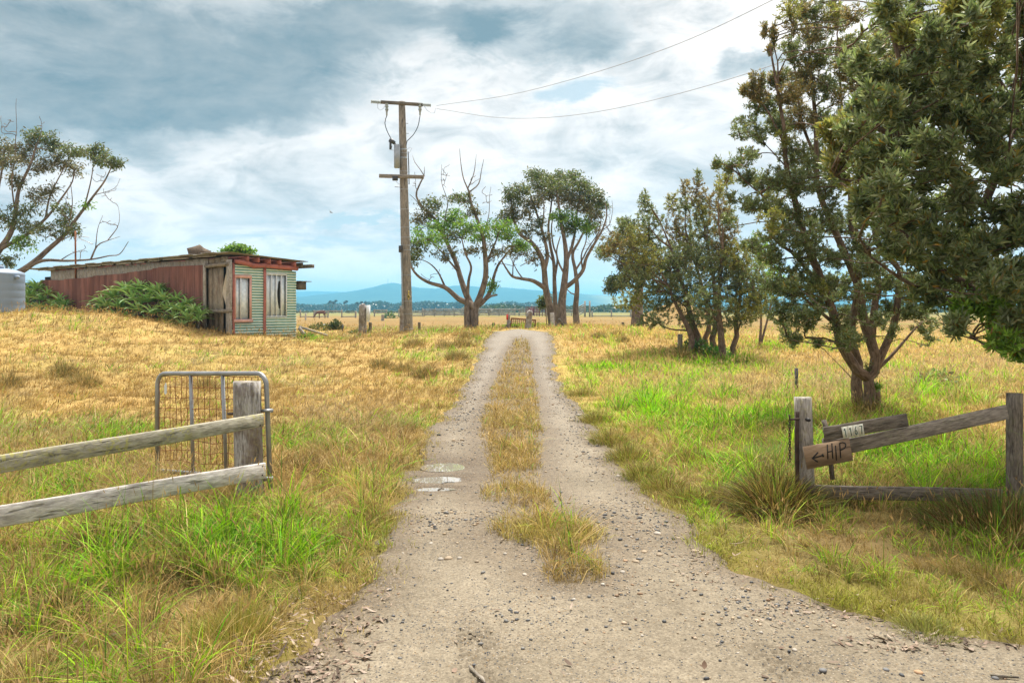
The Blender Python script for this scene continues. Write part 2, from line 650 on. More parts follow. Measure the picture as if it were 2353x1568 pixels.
dk = wt.m('ADD', cl_dark, wt.m('ADD', wt.m('MULTIPLY', wt.m('SUBTRACT', nA, .5), 1.25), wt.m('MULTIPLY', wt.m('SUBTRACT', nD, .5), 1.15)))
dk = wt.m('ADD', dk, wt.m('MULTIPLY', wt.m('SUBTRACT', nB, .5), .5))
dtex = wt.noise(wt.scale(AE, (1, 2.4, 1)), 7, 8, .62, .3)
darkc = wt.mix(wt.range(dtex, .34, .66), (.142, .193, .225), (.31, .335, .35))
cloud = wt.mix(wt.range(dk, .10, .45, 0, .65, True), cloud, (.35, .385, .41))
cloud = wt.mix(wt.range(dk, .25, .85, 0, 1, True), cloud, darkc)
bl = wt.m('ADD', cl_blue, wt.m('MULTIPLY', wt.m('SUBTRACT', nC, .5), 2.4))
blm = wt.range(bl, .40, 1.0, 0, .9, True)
skyc = wt.mix(.8, wt.scale(skyn.outputs[0], (.11, .11, .11)), (.41, .49, .52))
cloud = wt.mix(blm, cloud, skyc)
# pale layer just over the horizon, brighter veil round the sun
cloud = wt.mix(wt.range(el, 0.0, .095, .92, 0), cloud, (1.0, .92, .86))
dot = wt.node('ShaderNodeVectorMath', operation='DOT_PRODUCT')
wt.l.new(dirv, dot.inputs[0])
dot.inputs[1].default_value = SUN_DIR
glow = wt.m('POWER', wt.m('MAXIMUM', dot.outputs['Value'], 0.0), 7.0)
cloud = wt.mix(1.0, cloud, wt.mix(glow, (1, 1, 1), (2.2, 2.15, 2.05)), 'MULTIPLY')
SK = .80 / WS
out = wt.scale(cloud, (SK * 1.02, SK * .98, SK * .945))
wt.l.new(out, bg.inputs[0])

sc.view_settings.view_transform = 'Standard'
sc.view_settings.look = 'None'
sc.view_settings.gamma = 1
sc.view_settings.use_curve_mapping = False
sc.view_settings.exposure = 0.85
cy = sc.cycles
cy.max_bounces = 6
cy.diffuse_bounces = 3
cy.glossy_bounces = 2
cy.transmission_bounces = 4
cy.volume_bounces = 0
cy.caustics_reflective = False
cy.caustics_refractive = False
cy.use_denoising = True
cy.sample_clamp_indirect = 6
# ------------------------------------------------------------------ vegetation colour fields (world space)
GREEN = [(560, 1290, 230, 120, .95), (260, 1330, 260, 120, .55), (110, 1150, 130, 50, .6), (690, 1010, 110, 30, .6), (30, 1420, 130, 110, .6),
         (300, 1010, 180, 40, .5), (540, 1190, 120, 40, .7),
         (1480, 950, 220, 45, .75), (1600, 985, 160, 50, .7), (1790, 965, 130, 45, .95), (1370, 850, 80, 26, .75), (1560, 850, 220, 16, .7),
         (1700, 1110, 110, 60, .85), (1480, 1110, 70, 50, .6), (2080, 1050, 170, 60, 1.0), (2250, 1080, 100, 60, .8), (1900, 1060, 130, 50, .8),
         (2300, 1250, 160, 100, .65), (1330, 960, 30, 60, .6), (1640, 838, 90, 12, .95), (1060, 742, 40, 5, .7), (1190, 748, 60, 6, .8),
         (1420, 740, 90, 5, .5), (1000, 762, 60, 6, .4), (730, 778, 60, 8, .8), (1500, 1190, 80, 30, .7), (1600, 1160, 120, 50, .6),
         (2200, 900, 260, 50, .35), (760, 728, 110, 4, .8), (700, 1420, 120, 60, .35), (430, 930, 200, 30, .3), (1800, 800, 200, 12, .35)]
BROWN = [(250, 1270, 110, 60, .75), (1770, 1130, 70, 60, .9), (2300, 1290, 110, 70, .8), (1380, 1050, 60, 40, .5), (1500, 1080, 100, 40, .45),
         (1990, 1110, 80, 40, .5), (180, 870, 90, 26, .55), (40, 890, 90, 24, .5), (590, 890, 60, 16, .5), (980, 860, 60, 14, .55),
         (480, 1350, 120, 30, .5), (2050, 1270, 300, 60, .4), (1420, 1010, 80, 30, .4), (1600, 1060, 60, 25, .5), (870, 965, 50, 12, .6)]
PALE = [(1900, 890, 480, 50, .8), (780, 970, 140, 36, .75), (1520, 900, 260, 36, .55), (260, 1120, 240, 40, .4), (1800, 930, 200, 30, .6),
        (2250, 850, 200, 40, .7), (800, 1020, 90, 30, .4)]
MOSS = [(1900, 1370, 380, 45, .9), (2000, 1430, 420, 40, .8), (1640, 1270, 120, 40, .9), (1440, 1060, 40, 60, .5), (1360, 970, 24, 50, .6),
        (640, 1500, 80, 60, .6), (2352, 1480, 200, 50, .6), (900, 1250, 40, 60, .5)]


def blobsum(lst, px, py):
    s_ = np.zeros_like(px)
    for (bx, by, rx, ry, a) in lst:
        s_ = np.maximum(s_, a * np.exp(-(((px - bx) / rx) ** 2 + ((py - by) / ry) ** 2)))
    return s_


def fields(x, y):
    yy = np.maximum(y, 1.5)
    z = terrain(x, y)
    px = CX + F * x / yy
    py = HY + F * (CH - z) / yy
    n1 = fbm(x * .9, y * .9, 51, 4)
    n2 = fbm(x * 2.6, y * 2.6, 61, 3)
    far = sstep(25, 60, y)
    g = np.maximum(blobsum(GREEN, px, py), .08 + .16 * (px > 1280) * sstep(830, 900, py) + .12 * sstep(1050, 1180, py) * (px < 950))
    g = np.clip(g + (n1 - .5) * 1.0 * (1 - .6 * far) + (n2 - .5) * .5, 0, 1)
    g = g * (1 - .5 * (px < 900) * sstep(1000, 900, py) * (1 - far))
    b = np.clip(blobsum(BROWN, px, py) + (n2 - .62) * 1.3, 0, 1)
    p = np.clip(blobsum(PALE, px, py) + (n1 - .5) * .4, 0, 1)
    m_ = np.clip(blobsum(MOSS, px, py) + (n2 - .5) * .4, 0, 1)
    return px, py, g, b, p, m_, n1, n2


C_DRY, C_DRY2 = np.array([.64, .41, .14]), np.array([.76, .56, .245])
C_STRAW = np.array([.76, .63, .38])
C_GREEN, C_GREEN2 = np.array([.13, .50, .010]), np.array([.48, .72, .022])
C_BROWN = np.array([.095, .064, .027])
C_MOSS = np.array([.40, .37, .075])
C_DRY, C_DRY2, C_STRAW, C_GREEN, C_GREEN2, C_MOSS = (q * .80 for q in (C_DRY, C_DRY2, C_STRAW, C_GREEN, C_GREEN2, C_MOSS))


def lerp(a, b, t):
    return a * (1 - t[:, None]) + b * t[:, None]


# ------------------------------------------------------------------ ground
def smart_axis():
    ys = [-40, -30, -20, -12, -8, -5, -3, -1.5]
    y = -.5
    while y < 9000:
        ys.append(y)
        y += max(.16, .022 * abs(y) + .04)
    return np.array(ys)


gy = smart_axis()
sgrid = np.linspace(-1, 1, 261)
u = 1.5 * np.sign(sgrid) * np.abs(sgrid) ** 1.6
GX = u[None, :] * (20 + 1.2 * np.maximum(gy, 0))[:, None]
GY = np.repeat(gy[:, None], len(u), 1)
rd, dl, _ = road_dist(GX, GY)
GZ = terrain(GX, GY) - .09 * sstep(.12, -.1, dl) - 0.015 * sstep(.6, 0, dl)


def grid_mesh(name, X_, Y_, Z_, cols=None, smooth=True):
    ny, nx = X_.shape
    V = np.stack([X_, Y_, Z_], -1).reshape(-1, 3)
    i = np.arange(ny * nx).reshape(ny, nx)
    q = np.stack([i[:-1, :-1], i[:-1, 1:], i[1:, 1:], i[1:, :-1]], -1).reshape(-1, 4)
    return np_mesh(name, V, q.ravel(), np.arange(len(q)) * 4, cols, V, smooth)


def ground_cols(x, y):
    px, py, g, b, p, mo, n1, n2 = fields(x, y)
    c = lerp(np.tile(C_DRY * .62, (len(x), 1)), C_DRY2 * .66, np.clip(n2 * 1.4 - .2, 0, 1))
    c = lerp(c, C_GREEN2 * .6, g * .8)
    c = lerp(c, C_BROWN, b * .8)
    # paddock far off: straw, olive streaks, then scrub
    f1 = sstep(40, 70, y)
    st = fbm(x * .012, y * .05, 5, 4)
    cf = lerp(np.tile(np.array([.20, .127, .042]), (len(x), 1)), np.array([.255, .17, .072]), np.clip(st * 2 - .5, 0, 1))
    st2 = fbm(x * .02 + 9, y * .08, 15, 4)
    cf = lerp(cf, np.array([.19, .19, .045]), np.clip(st2 * 4 - 2.2, 0, .7))
    c = lerp(c, cf, f1)
    ol = sstep(170, 210, y)
    c = lerp(c, np.array([.20, .19, .07]), ol * .9)
    c = lerp(c, np.array([.06, .085, .04]), sstep(330, 420, y))
    near = (y < 14) & (y > -40)
    lit = np.where(near, .65, 0.0)
    c = lerp(c, np.array([.10, .075, .042]), lit * sstep(14, 8, y))
    c = lerp(c, C_MOSS * .55, mo * .75 * near)
    # sandy scrape right of the trees
    sp = np.exp(-((px - 1490) / 70) ** 2 - ((py - 757) / 8) ** 2) * (y < 60)
    return lerp(c, np.array([.42, .32, .22]), np.clip(sp * .9, 0, 1))


gc = ground_cols(GX.ravel(), GY.ravel())
m, t, b = new_mat('paddock_soil')
pos = t.node('ShaderNodeNewGeometry').outputs['Position']
n_ = t.noise(pos, 3.0, 8, .65)
n2_ = t.noise(t.scale(pos, (1, .4, 1)), .35, 6, .65)
c = t.mix(1.0, t.attr('col'), t.mix(t.range(n_, .3, .7), (.62, .6, .55), (1.25, 1.25, 1.25)), 'MULTIPLY')
c = t.mix(1.0, c, t.mix(t.range(n2_, .3, .7), (.78, .82, .75), (1.18, 1.15, 1.1)), 'MULTIPLY')
t.set(b.inputs['Base Color'], c)
b.inputs['Roughness'].default_value = .95
b.inputs['Specular IOR Level'].default_value = .1
t.l.new(t.bump(t.noise(pos, 22, 6, .7), .6, .03), b.inputs['Normal'])
ground = link('ground', grid_mesh('ground', GX, GY, GZ, gc), m)
tag(ground, 'dry grassy paddock ground rising to a low hill on one side', 'ground', kind='structure')

# ------------------------------------------------------------------ dirt track
ty = [-14, -9, -6, -4, -2.5, -1, 0, 1, 1.6]
y = 2.0
while y < YEND + .4:
    ty.append(y)
    y += .005 + .0026 * y
ty = np.array(ty)
el_, er_ = edges(ty)
s_ = np.linspace(-.06, 1.06, 260)
TX = el_[:, None] * (1 - s_)[None] + er_[:, None] * s_[None]
ex = np.clip(s_, 0, 1)
TX = TX + (np.where(s_ < 0, -.25, np.where(s_ > 1, .25, 0)) * np.abs(s_ - ex) / .06)[None]
TY = np.repeat(ty[:, None], len(s_), 1)


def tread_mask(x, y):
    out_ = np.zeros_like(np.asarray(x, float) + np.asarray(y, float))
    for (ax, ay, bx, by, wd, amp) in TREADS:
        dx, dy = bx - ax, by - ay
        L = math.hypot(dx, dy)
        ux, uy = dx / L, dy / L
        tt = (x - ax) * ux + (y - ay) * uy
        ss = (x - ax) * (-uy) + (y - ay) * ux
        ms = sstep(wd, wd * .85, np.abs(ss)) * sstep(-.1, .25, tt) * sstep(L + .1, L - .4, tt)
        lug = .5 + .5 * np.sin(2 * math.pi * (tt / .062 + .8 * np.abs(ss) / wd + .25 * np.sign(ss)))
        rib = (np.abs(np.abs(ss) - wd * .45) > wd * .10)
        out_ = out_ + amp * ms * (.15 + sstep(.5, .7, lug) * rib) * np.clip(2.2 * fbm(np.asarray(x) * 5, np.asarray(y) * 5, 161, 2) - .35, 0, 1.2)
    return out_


def track_z(x, y, detail=True):
    l, r = edges(y)
    inside = np.minimum(x - l, r - x)
    z = terrain(x, y) - .02 - .07 * sstep(.02, -.28, inside)
    ml, mr = np.interp(y, _my, _ml), np.interp(y, _my, _mr)
    mid = (ml + mr) / 2
    hw = (mr - ml) / 2
    cr = np.exp(-((x - mid) / (hw + .12)) ** 2) * sstep(4.0, 6.5, y)
    z = z + .035 * cr + .02 * (fbm(x * 1.1, y * 1.1, 131, 4) - .5)
    if detail:
        z = z + .008 * (fbm(x * 9, y * 9, 141, 3) - .5) + .005 * (fbm(x * 40, y * 40, 151, 2) - .5)
        # tyre treads pressed in the sand
        z = z - tread_mask(x, y)
    # puddle hollow
    for (qx, qy, rx, ry) in PUD:
        z = z - .040 * np.exp(-(((x - qx) / (rx * 1.25)) ** 2 + ((y - qy) / (ry * 1.25)) ** 2) ** 1.5)
    return z


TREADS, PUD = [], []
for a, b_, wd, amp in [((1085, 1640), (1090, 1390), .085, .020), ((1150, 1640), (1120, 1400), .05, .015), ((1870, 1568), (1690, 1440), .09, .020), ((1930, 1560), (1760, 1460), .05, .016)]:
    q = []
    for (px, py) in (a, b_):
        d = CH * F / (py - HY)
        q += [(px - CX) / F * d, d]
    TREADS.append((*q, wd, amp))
for (px, py, rx, ry) in [(1018, 1063, .24, .22), (1004, 1093, .26, .13), (1000, 1115, .17, .075)]:
    d = CH * F / (py - HY)
    PUD.append(((px - CX) / F * d, d, rx, ry))
TZ = track_z(TX, TY)
# colour of the sand: wet round the puddles, bluish gravel in the ruts
xf, yf = TX.ravel(), TY.ravel()
wet = np.zeros_like(xf)
for (qx, qy, rx, ry) in PUD:
    wet = np.maximum(wet, np.exp(-(((xf - qx) / (rx * 2.0)) ** 2 + ((yf - qy) / (ry * 2.4)) ** 2)))
dd, _, inm = road_dist(xf, yf)
sand = lerp(np.tile(np.array([.166, .139, .097]), (len(xf), 1)), np.array([.235, .200, .145]), np.clip(fbm(xf * 1.6, yf * 1.6, 171, 4) * 1.8 - .4, 0, 1))
sand = lerp(sand, np.array([.232, .208, .176]), sstep(6, 20, yf) * .7)
sand = lerp(sand, np.array([.105, .076, .048]), np.clip(sstep(.05, -.25, -dd - .22) * .0 + sstep(.35, .02, -np.maximum(dd, -1)) * .55, 0, 1))
sand = lerp(sand, np.array([.085, .066, .045]), np.clip(tread_mask(xf, yf) * 13, 0, .3))  # tread lugs darkened in colour to stand in for their weak shading
sand = lerp(sand, np.array([.115, .088, .06]), np.clip(wet * 1.3, 0, .9))
m, t, b = new_mat('sandy_gravel')
pos = t.node('ShaderNodeNewGeometry').outputs['Position']
c = t.attr('col')
n1 = t.noise(pos, 70, 6, .8)
n2 = t.noise(pos, 14, 6, .7)
c = t.mix(1.0, c, t.mix(t.range(n1, .32, .68), (.38, .36, .34), (1.45, 1.45, 1.45)), 'MULTIPLY')
c = t.mix(1.0, c, t.mix(t.range(n2, .32, .68), (.8, .79, .78), (1.14, 1.14, 1.15)), 'MULTIPLY')
peb = t.voro(pos, 85)
pcol = t.voro(pos, 85, 'Color')
sepc = t.node('ShaderNodeSeparateColor')
t.l.new(pcol, sepc.inputs[0])
ramp = t.node('ShaderNodeValToRGB')
t.l.new(sepc.outputs[0], ramp.inputs[0])
cr = ramp.color_ramp
cr.interpolation = 'CONSTANT'
for i, (p_, cc) in enumerate([(0, (.045, .048, .055)), (.25, (.08, .078, .075)), (.45, (.21, .15, .085)), (.65, (.24, .195, .14)), (.85, (.29, .25, .20))]):
    e = cr.elements[i] if i < 2 else cr.elements.new(p_)
    e.position = p_
    e.color = (*cc, 1)
rate = t.range(t.noise(pos, 1.7, 5, .65), .40, .64, .05, .6)
pm = t.m('MULTIPLY', t.m('LESS_THAN', sepc.outputs[1], rate), t.m('LESS_THAN', peb, .42))
c = t.mix(pm, c, ramp.outputs[0])
t.set(b.inputs['Base Color'], c)
b.inputs['Roughness'].default_value = .85
b.inputs['Specular IOR Level'].default_value = .25
hh = t.m('ADD', t.m('MULTIPLY', n1, .5), t.m('MULTIPLY', t.m('MULTIPLY', pm, t.m('SUBTRACT', .45, peb)), 2.2))
t.l.new(t.bump(t.m('ADD', hh, n2), .55, .012), b.inputs['Normal'])
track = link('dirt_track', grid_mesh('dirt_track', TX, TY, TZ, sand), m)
tag(track, 'sandy gravel farm track with two wheel ruts', 'track', kind='structure')

# puddles
m, t, b = new_mat('muddy_water')
b.inputs['Base Color'].default_value = (.36, .32, .27, 1)
b.inputs['Metallic'].default_value = .25
b.inputs['Roughness'].default_value = .015
b.inputs['IOR'].default_value = 3.0
b.inputs['Specular IOR Level'].default_value = 1.0
pos = t.node('ShaderNodeNewGeometry').outputs['Position']
t.l.new(t.bump(t.noise(pos, 9, 2), .015, .003), b.inputs['Normal'])
for k, (qx, qy, rx, ry) in enumerate(PUD):
    ang = np.linspace(0, 2 * math.pi, 64, endpoint=False)
    rr = .62 + .85 * (fbm(np.cos(ang) * 2.2 + 7 * k, np.sin(ang) * 2.2 + 3, 180 + k, 4))
    vx, vy = qx + np.cos(ang) * rx * rr, qy + np.sin(ang) * ry * rr
    wz = float(track_z(np.array([qx]), np.array([qy]), False)[0]) + .022
    V = [(a, b2, wz) for a, b2 in zip(vx, vy)]
    me = np_mesh('puddle', V, np.arange(64), [0])
    tag(link('puddle', me, m), 'shallow muddy puddle in the wheel rut reflecting sky', 'puddle', kind='structure')

# ------------------------------------------------------------------ gravel and stones
ICO = None


def icosphere():
    p = (1 + 5 ** .5) / 2
    v = np.array([(-1, p, 0), (1, p, 0), (-1, -p, 0), (1, -p, 0), (0, -1, p), (0, 1, p), (0, -1, -p), (0, 1, -p), (p, 0, -1), (p, 0, 1), (-p, 0, -1), (-p, 0, 1)], float)
    v /= np.linalg.norm(v, axis=1)[:, None]
    f = np.array([(0, 11, 5), (0, 5, 1), (0, 1, 7), (0, 7, 10), (0, 10, 11), (1, 5, 9), (5, 11, 4), (11, 10, 2), (10, 7, 6), (7, 1, 8), (3, 9, 4), (3, 4, 2), (3, 2, 6), (3, 6, 8), (3, 8, 9), (4, 9, 5), (2, 4, 11), (6, 2, 10), (8, 6, 7), (9, 8, 1)])
    return v, f


IV, IF = icosphere()


def sub_ico(v, f):
    v = [tuple(q) for q in v]
    cache, out = {}, []

    def mid(a, b):
        k = (min(a, b), max(a, b))
        if k not in cache:
            q = np.array(v[a]) + np.array(v[b])
            v.append(tuple(q / np.linalg.norm(q)))
            cache[k] = len(v) - 1
        return cache[k]
    for a, b, c_ in f:
        d, e, g = mid(a, b), mid(b, c_), mid(c_, a)
        out += [(a, d, g), (b, e, d), (c_, g, e), (d, e, g)]
    return np.array(v), np.array(out)


IV2, IF2 = sub_ico(IV, IF)


def scatter_stones(n):
    d = 2.6 + 20 * rng.random(n) ** 1.5
    fx = rng.random(n)
    l, r = edges(d)
    x = l + (r - l) * (.02 + .96 * fx)
    px, py = CX + F * x / d, HY + F * CH / d
    pr = .10 + .9 * blobsum([(1560, 1240, 130, 80, 1.), (1800, 1400, 160, 60, .95), (1030, 1190, 140, 25, .9), (1400, 1330, 200, 80, .6), (1480, 1180, 120, 60, .9), (1370, 1010, 60, 80, .7), (1340, 920, 50, 60, .7), (1060, 960, 60, 60, .6), (1250, 1420, 200, 60, .4)], px, py)
    pr *= np.clip(fbm(x * 3, d * 3, 201, 3) * 2 - .3, .1, 1)
    pr = np.where((px > 2400) | (px < -50), 0, pr)
    _, dl, _ = road_dist(x, d)
    k = (rng.random(n) < pr) & (dl < -.03)
    for (qx, qy, rx, ry) in PUD:
        k &= ((x - qx) / rx) ** 2 + ((d - qy) / ry) ** 2 > 1.3
    return x[k], d[k]


gx, gyy = scatter_stones(70000)
n = len(gx)
gs = np.exp(rng.normal(math.log(.0038), .48, n)) * (1 + .05 * gyy)
sc3 = gs[:, None] * np.stack([rng.uniform(.8, 1.5, n), rng.uniform(.7, 1.1, n), rng.uniform(.45, .8, n)], 1)
th = rng.random(n) * 6.28
pv = IV[None] * (1 + .25 * (rng.random((n, 12, 1)) - .5)) * sc3[:, None]
ct, st_ = np.cos(th)[:, None], np.sin(th)[:, None]
VX = pv[..., 0] * ct - pv[..., 1] * st_ + gx[:, None]
VY = pv[..., 0] * st_ + pv[..., 1] * ct + gyy[:, None]
VZ = pv[..., 2] + (track_z(gx, gyy) + sc3[:, 2] * .35)[:, None]
V = np.stack([VX, VY, VZ], -1).reshape(-1, 3)
Fc = (IF[None] + 12 * np.arange(n)[:, None, None]).reshape(-1, 3)
pal = np.array([(.07, .074, .08), (.12, .122, .127), (.20, .195, .185), (.40, .30, .19), (.46, .36, .25), (.33, .21, .12), (.55, .5, .43)])
gcol = .72 * pal[rng.choice(7, n, p=[.20, .18, .17, .20, .15, .06, .04])] * rng.uniform(.75, 1.25, (n, 1))
m, t, b = new_mat('gravel_stone')
t.set(b.inputs['Base Color'], t.attr('col'))
b.inputs['Roughness'].default_value = .7
M['gravel'] = m
gr = link('gravel', np_mesh('gravel', V, Fc.ravel(), np.arange(len(Fc)) * 3, np.repeat(gcol, 12, 0)), m)
tag(gr, 'loose grey and tan gravel strewn on the track', 'gravel', kind='stuff')

m, t, b = new_mat('river_stone')
v = t.attr('tc', 'Vector')
cc = t.attr('col')
t.set(b.inputs['Base Color'], t.mix(1.0, cc, t.mix(t.range(t.noise(v, 30, 5, .6), .3, .7), (.75, .74, .72), (1.15, 1.15, 1.15)), 'MULTIPLY'))
b.inputs['Roughness'].default_value = .75
M['stone'] = m
STN = [(1515, 1265, .030, 'pale rounded stone at the left of a loose row', 0), (1030, 1277, .034, 0, 0), (1012, 1278, .028, 0, 1), (1056, 1277, .022, 0, 1), (1330, 1293, .024, 0, 0), (1460, 1281, .03, 0, 0),
       (1480, 1258, .03, 0, 0), (1430, 1305, .025, 0, 1), (1437, 1279, .02, 0, 3), (1510, 1218, .035, 0, 1), (1595, 1258, .028, 0, 0), (1558, 1228, .022, 0, 0), (1605, 1178, .032, 0, 1),
       (1070, 1190, .022, 0, 2), (1050, 1242, .016, 0, 0), (990, 1241, .02, 0, 1), (1205, 1316, .02, 0, 1), (1295, 1312, .016, 0, 2), (1160, 1270, .018, 0, 1), (1230, 1255, .015, 0, 1),
       (1890, 1525, .024, 0, 2), (2110, 1532, .026, 0, 3), (2035, 1528, .02, 0, 2), (1825, 1482, .016, 0, 1), (2285, 1545, .02, 0, 2), (1372, 1010, .05, 0, 1), (1330, 950, .05, 0, 1), (1420, 1090, .03, 0, 1), (1360, 1100, .028, 0, 1), (1345, 1005, .035, 0, 0)]
SP = [(.29, .225, .15), (.33, .295, .25), (.13, .13, .132), (.32, .2, .11)]
SN = {0: 'tan', 1: 'whitish', 2: 'blue grey', 3: 'rusty brown'}
for k, (px, py, r, _l0, ci) in enumerate(STN):
    d = CH * F / (py - HY)
    x = (px - CX) / F * d
    r = r * .75
    q = IV2 * (1 + .22 * (fbm(IV2[:, 0] * 1.6 + k, IV2[:, 1] * 1.6 + IV2[:, 2], 210 + k, 2)[:, None] - .5))
    q = q * np.array([r * random.uniform(1, 1.35), r, r * random.uniform(.5, .68)])
    a = random.random() * 6.28
    q = q @ np.array([[math.cos(a), math.sin(a), 0], [-math.sin(a), math.cos(a), 0], [0, 0, 1]])
    z0 = float(track_z(np.array([x]), np.array([d]))[0])
    me = np_mesh('stone', q, IF2.ravel(), np.arange(len(IF2)) * 3, np.tile(np.array(SP[ci]) * random.uniform(.85, 1.15), (len(q), 1)), q, True)
    o = link('stone', me, M['stone'])
    o.location = (x, d, z0 + r * .05)
    where = 'on the track beyond the puddle' if py < 1110 and px > 1300 else ('on the sand near the right verge' if px > 1800 else ('on the track left of the middle grass tuft' if px < 1250 else 'on the track beside the middle grass tuft'))
    tag(o, f'{SN[ci]} rounded stone lying {where}', 'stone', 'larger stones lying on the track')

# ------------------------------------------------------------------ hills, distant wood, haze
m, t, b = new_mat('forested_hill')
pos = t.node('ShaderNodeNewGeometry').outputs['Position']
nn = t.noise(pos, .012, 8, .65)
t.set(b.inputs['Base Color'], t.mix(1.0, t.attr('col'), t.mix(t.range(nn, .3, .7), (.6, .6, .6), (1.3, 1.3, 1.3)), 'MULTIPLY'))
b.inputs['Roughness'].default_value = 1
b.inputs['Specular IOR Level'].default_value = 0


def hill(name, prof, d0, depth, label, clear=None):
    """a ridge with real depth whose crest line passes through the traced profile"""
    pxs = np.arange(-1400, 4200, 12.0)
    pys = np.interp(pxs, [p[0] for p in prof], [p[1] for p in prof])
    pys = pys - 1.6 * (fbm(pxs * .02, pxs * 0, 303, 4) - .5) * 2 - 1.2 * (fbm(pxs * .2, pxs * 0, 313, 2) - .5)
    rows = []
    for k, (s__, h) in enumerate([(-1.0, 0), (-.7, .16), (-.45, .42), (-.2, .78), (0, 1.0), (.35, .75), (1, 0)]):
        d = d0 + depth * s__
        x = (pxs - CX) / F * d0 * (1 + .0 * s__)
        hc = CH + (HY - pys) / F * d0
        hh = hc * h - (2 if h == 0 else 0)
        if 0 < h < 1:
            hh = hh + hc * .10 * (fbm(x * .004, x * 0 + k, 320 + k, 4) - .5)
        rows.append((x, np.full_like(x, d) + 40 * (fbm(x * .003, x * 0, 340 + k, 3) - .5), hh))
    X_, Y_, Z_ = (np.array([r[i] for r in rows]) for i in range(3))
    col = np.tile(np.array([.045, .07, .035]), (X_.size, 1))
    if clear:
        q = np.exp(-(((CX + X_.ravel() / d0 * F) - clear[0]) / clear[1]) ** 2) * (Z_.ravel() < 75) * (Z_.ravel() > 8)
        col = lerp(col, np.array([.22, .22, .10]), np.clip(q * 1.3, 0, 1))
    return tag(link(name, grid_mesh(name, X_, Y_, Z_, col), m), label, 'hill', kind='structure')


hill('hill', [(-1400, 690), (500, 684), (690, 681), (760, 673), (800, 669), (850, 660), (880, 653), (905, 650), (930, 655), (960, 660), (1000, 662), (1040, 656), (1080, 657),
              (1120, 661), (1160, 660), (1200, 663), (1260, 668), (1330, 674), (1390, 678), (1450, 682), (1600, 687), (4200, 692)], 3300, 900, 'wooded blue hill range on the horizon', (1400, 45))
hill('hill', [(-1400, 664), (400, 668), (690, 669), (740, 668), (800, 670), (850, 676), (1000, 690), (4200, 697)], 4700, 900, 'pale far ridge behind the wooded hill')

# mast on the summit
mb = MB()
p0 = P(891, 652, 3300)
for dx in (-1.6, 1.6):
    mb.tube([p0 + Vector((dx, 0, -6)), p0 + Vector((dx * .2, 0, 22))], .55, 4)
for k in range(4):
    mb.tube([p0 + Vector((-1.6 + .35 * k, 0, 3 + 4 * k)), p0 + Vector((1.6 - .35 * k, 0, 5 + 4 * k))], .35, 4)
mb.tube([p0 + Vector((14, 0, -6)), p0 + Vector((14, 0, 10))], .6, 4)
tag(mb.build('radio_mast', M['metal_grey']), 'thin lattice radio mast on the hill summit', 'mast')


def leaf_arrays(p, d, s, L, W, bendv=None):
    """leaf as two quads: base, two mids, tip with a fold; returns V (n,6,3) and faces"""
    nrm = np.cross(d, s)
    Lc, Wc = L[:, None], W[:, None]
    b0 = p
    m1 = p + d * Lc * .38
    m2 = p + d * Lc * .72 - nrm * Lc * .05
    tip = p + d * Lc - nrm * Lc * .14
    V = np.stack([b0, m1 - s * Wc * .5 + nrm * Wc * .10, m1 + s * Wc * .5 + nrm * Wc * .10, m2 - s * Wc * .42, m2 + s * Wc * .42, tip], 1)
    return V


def build_leaves(name, V, cols, mat_, parent=None):
    n = len(V)
    base = 6 * np.arange(n)[:, None]
    f = np.array([0, 2, 1, 1, 2, 4, 3, 3, 4, 5])
    loops = (base + f[None]).ravel()
    starts = (10 * np.arange(n)[:, None] + np.array([0, 3, 7])[None]).ravel()
    me = np_mesh(name, V.reshape(-1, 3), loops, starts, np.repeat(cols, 6, 0))
    return link(name, me, mat_, parent)


def unit(v):
    return v / np.maximum(np.linalg.norm(v, axis=-1, keepdims=True), 1e-9)


def scrub_band(name, x0, x1, d, dd, hpx0, hpx1, n, c1, c2, label):
    """far wood: many crowns, each a cloud of leaf masses"""
    px = rng.uniform(x0, x1, n)
    dep = d + rng.uniform(-dd, dd, n)
    h = (hpx0 + (hpx1 - hpx0) * fbm(px * .03, px * 0 + d, 401, 4)) / F * dep
    cx = (px - CX) / F * dep
    k = 26
    q = rng.normal(size=(n, k, 3))
    q = unit(q) * rng.random((n, k, 1)) ** .4
    pos = np.stack([cx, dep, h * .55], 1)[:, None] + q * np.stack([h * .75, h * .75, h * .5], 1)[:, None]
    pos = pos.reshape(-1, 3)
    N = len(pos)
    dirs = unit(rng.normal(size=(N, 3)) + np.array([0, 0, .5]))
    sd = unit(np.cross(dirs, rng.normal(size=(N, 3))))
    hs = np.repeat(h, k)
    V = leaf_arrays(pos, dirs, sd, hs * .38, hs * .3)
    col = lerp(np.tile(c1, (N, 1)), c2, rng.random(N)) * rng.uniform(.75, 1.25, (N, 1))
    o = build_leaves(name, V, col, M['leaf'])
    return tag(o, label, 'trees', kind='stuff')


scrub_band('treeline', 500, 1250, 1050, 250, 9, 20, 900, np.array([.03, .05, .025]), np.array([.06, .085, .04]), 'hazy blue line of trees below the hills')
scrub_band('treeline', 1060, 2500, 430, 60, 9, 17, 900, np.array([.035, .06, .02]), np.array([.09, .12, .04]), 'low dark green scrub beyond the stockyards')
scrub_band('treeline', 500, 1130, 330, 40, 3, 7, 300, np.array([.05, .06, .02]), np.array([.10, .10, .04]), 'low olive scrub behind the yard rails')
scrub_band('treeline', -600, 520, 700, 150, 8, 16, 300, np.array([.035, .06, .02]), np.array([.09, .12, .04]), 'low bluish trees beyond the hill')

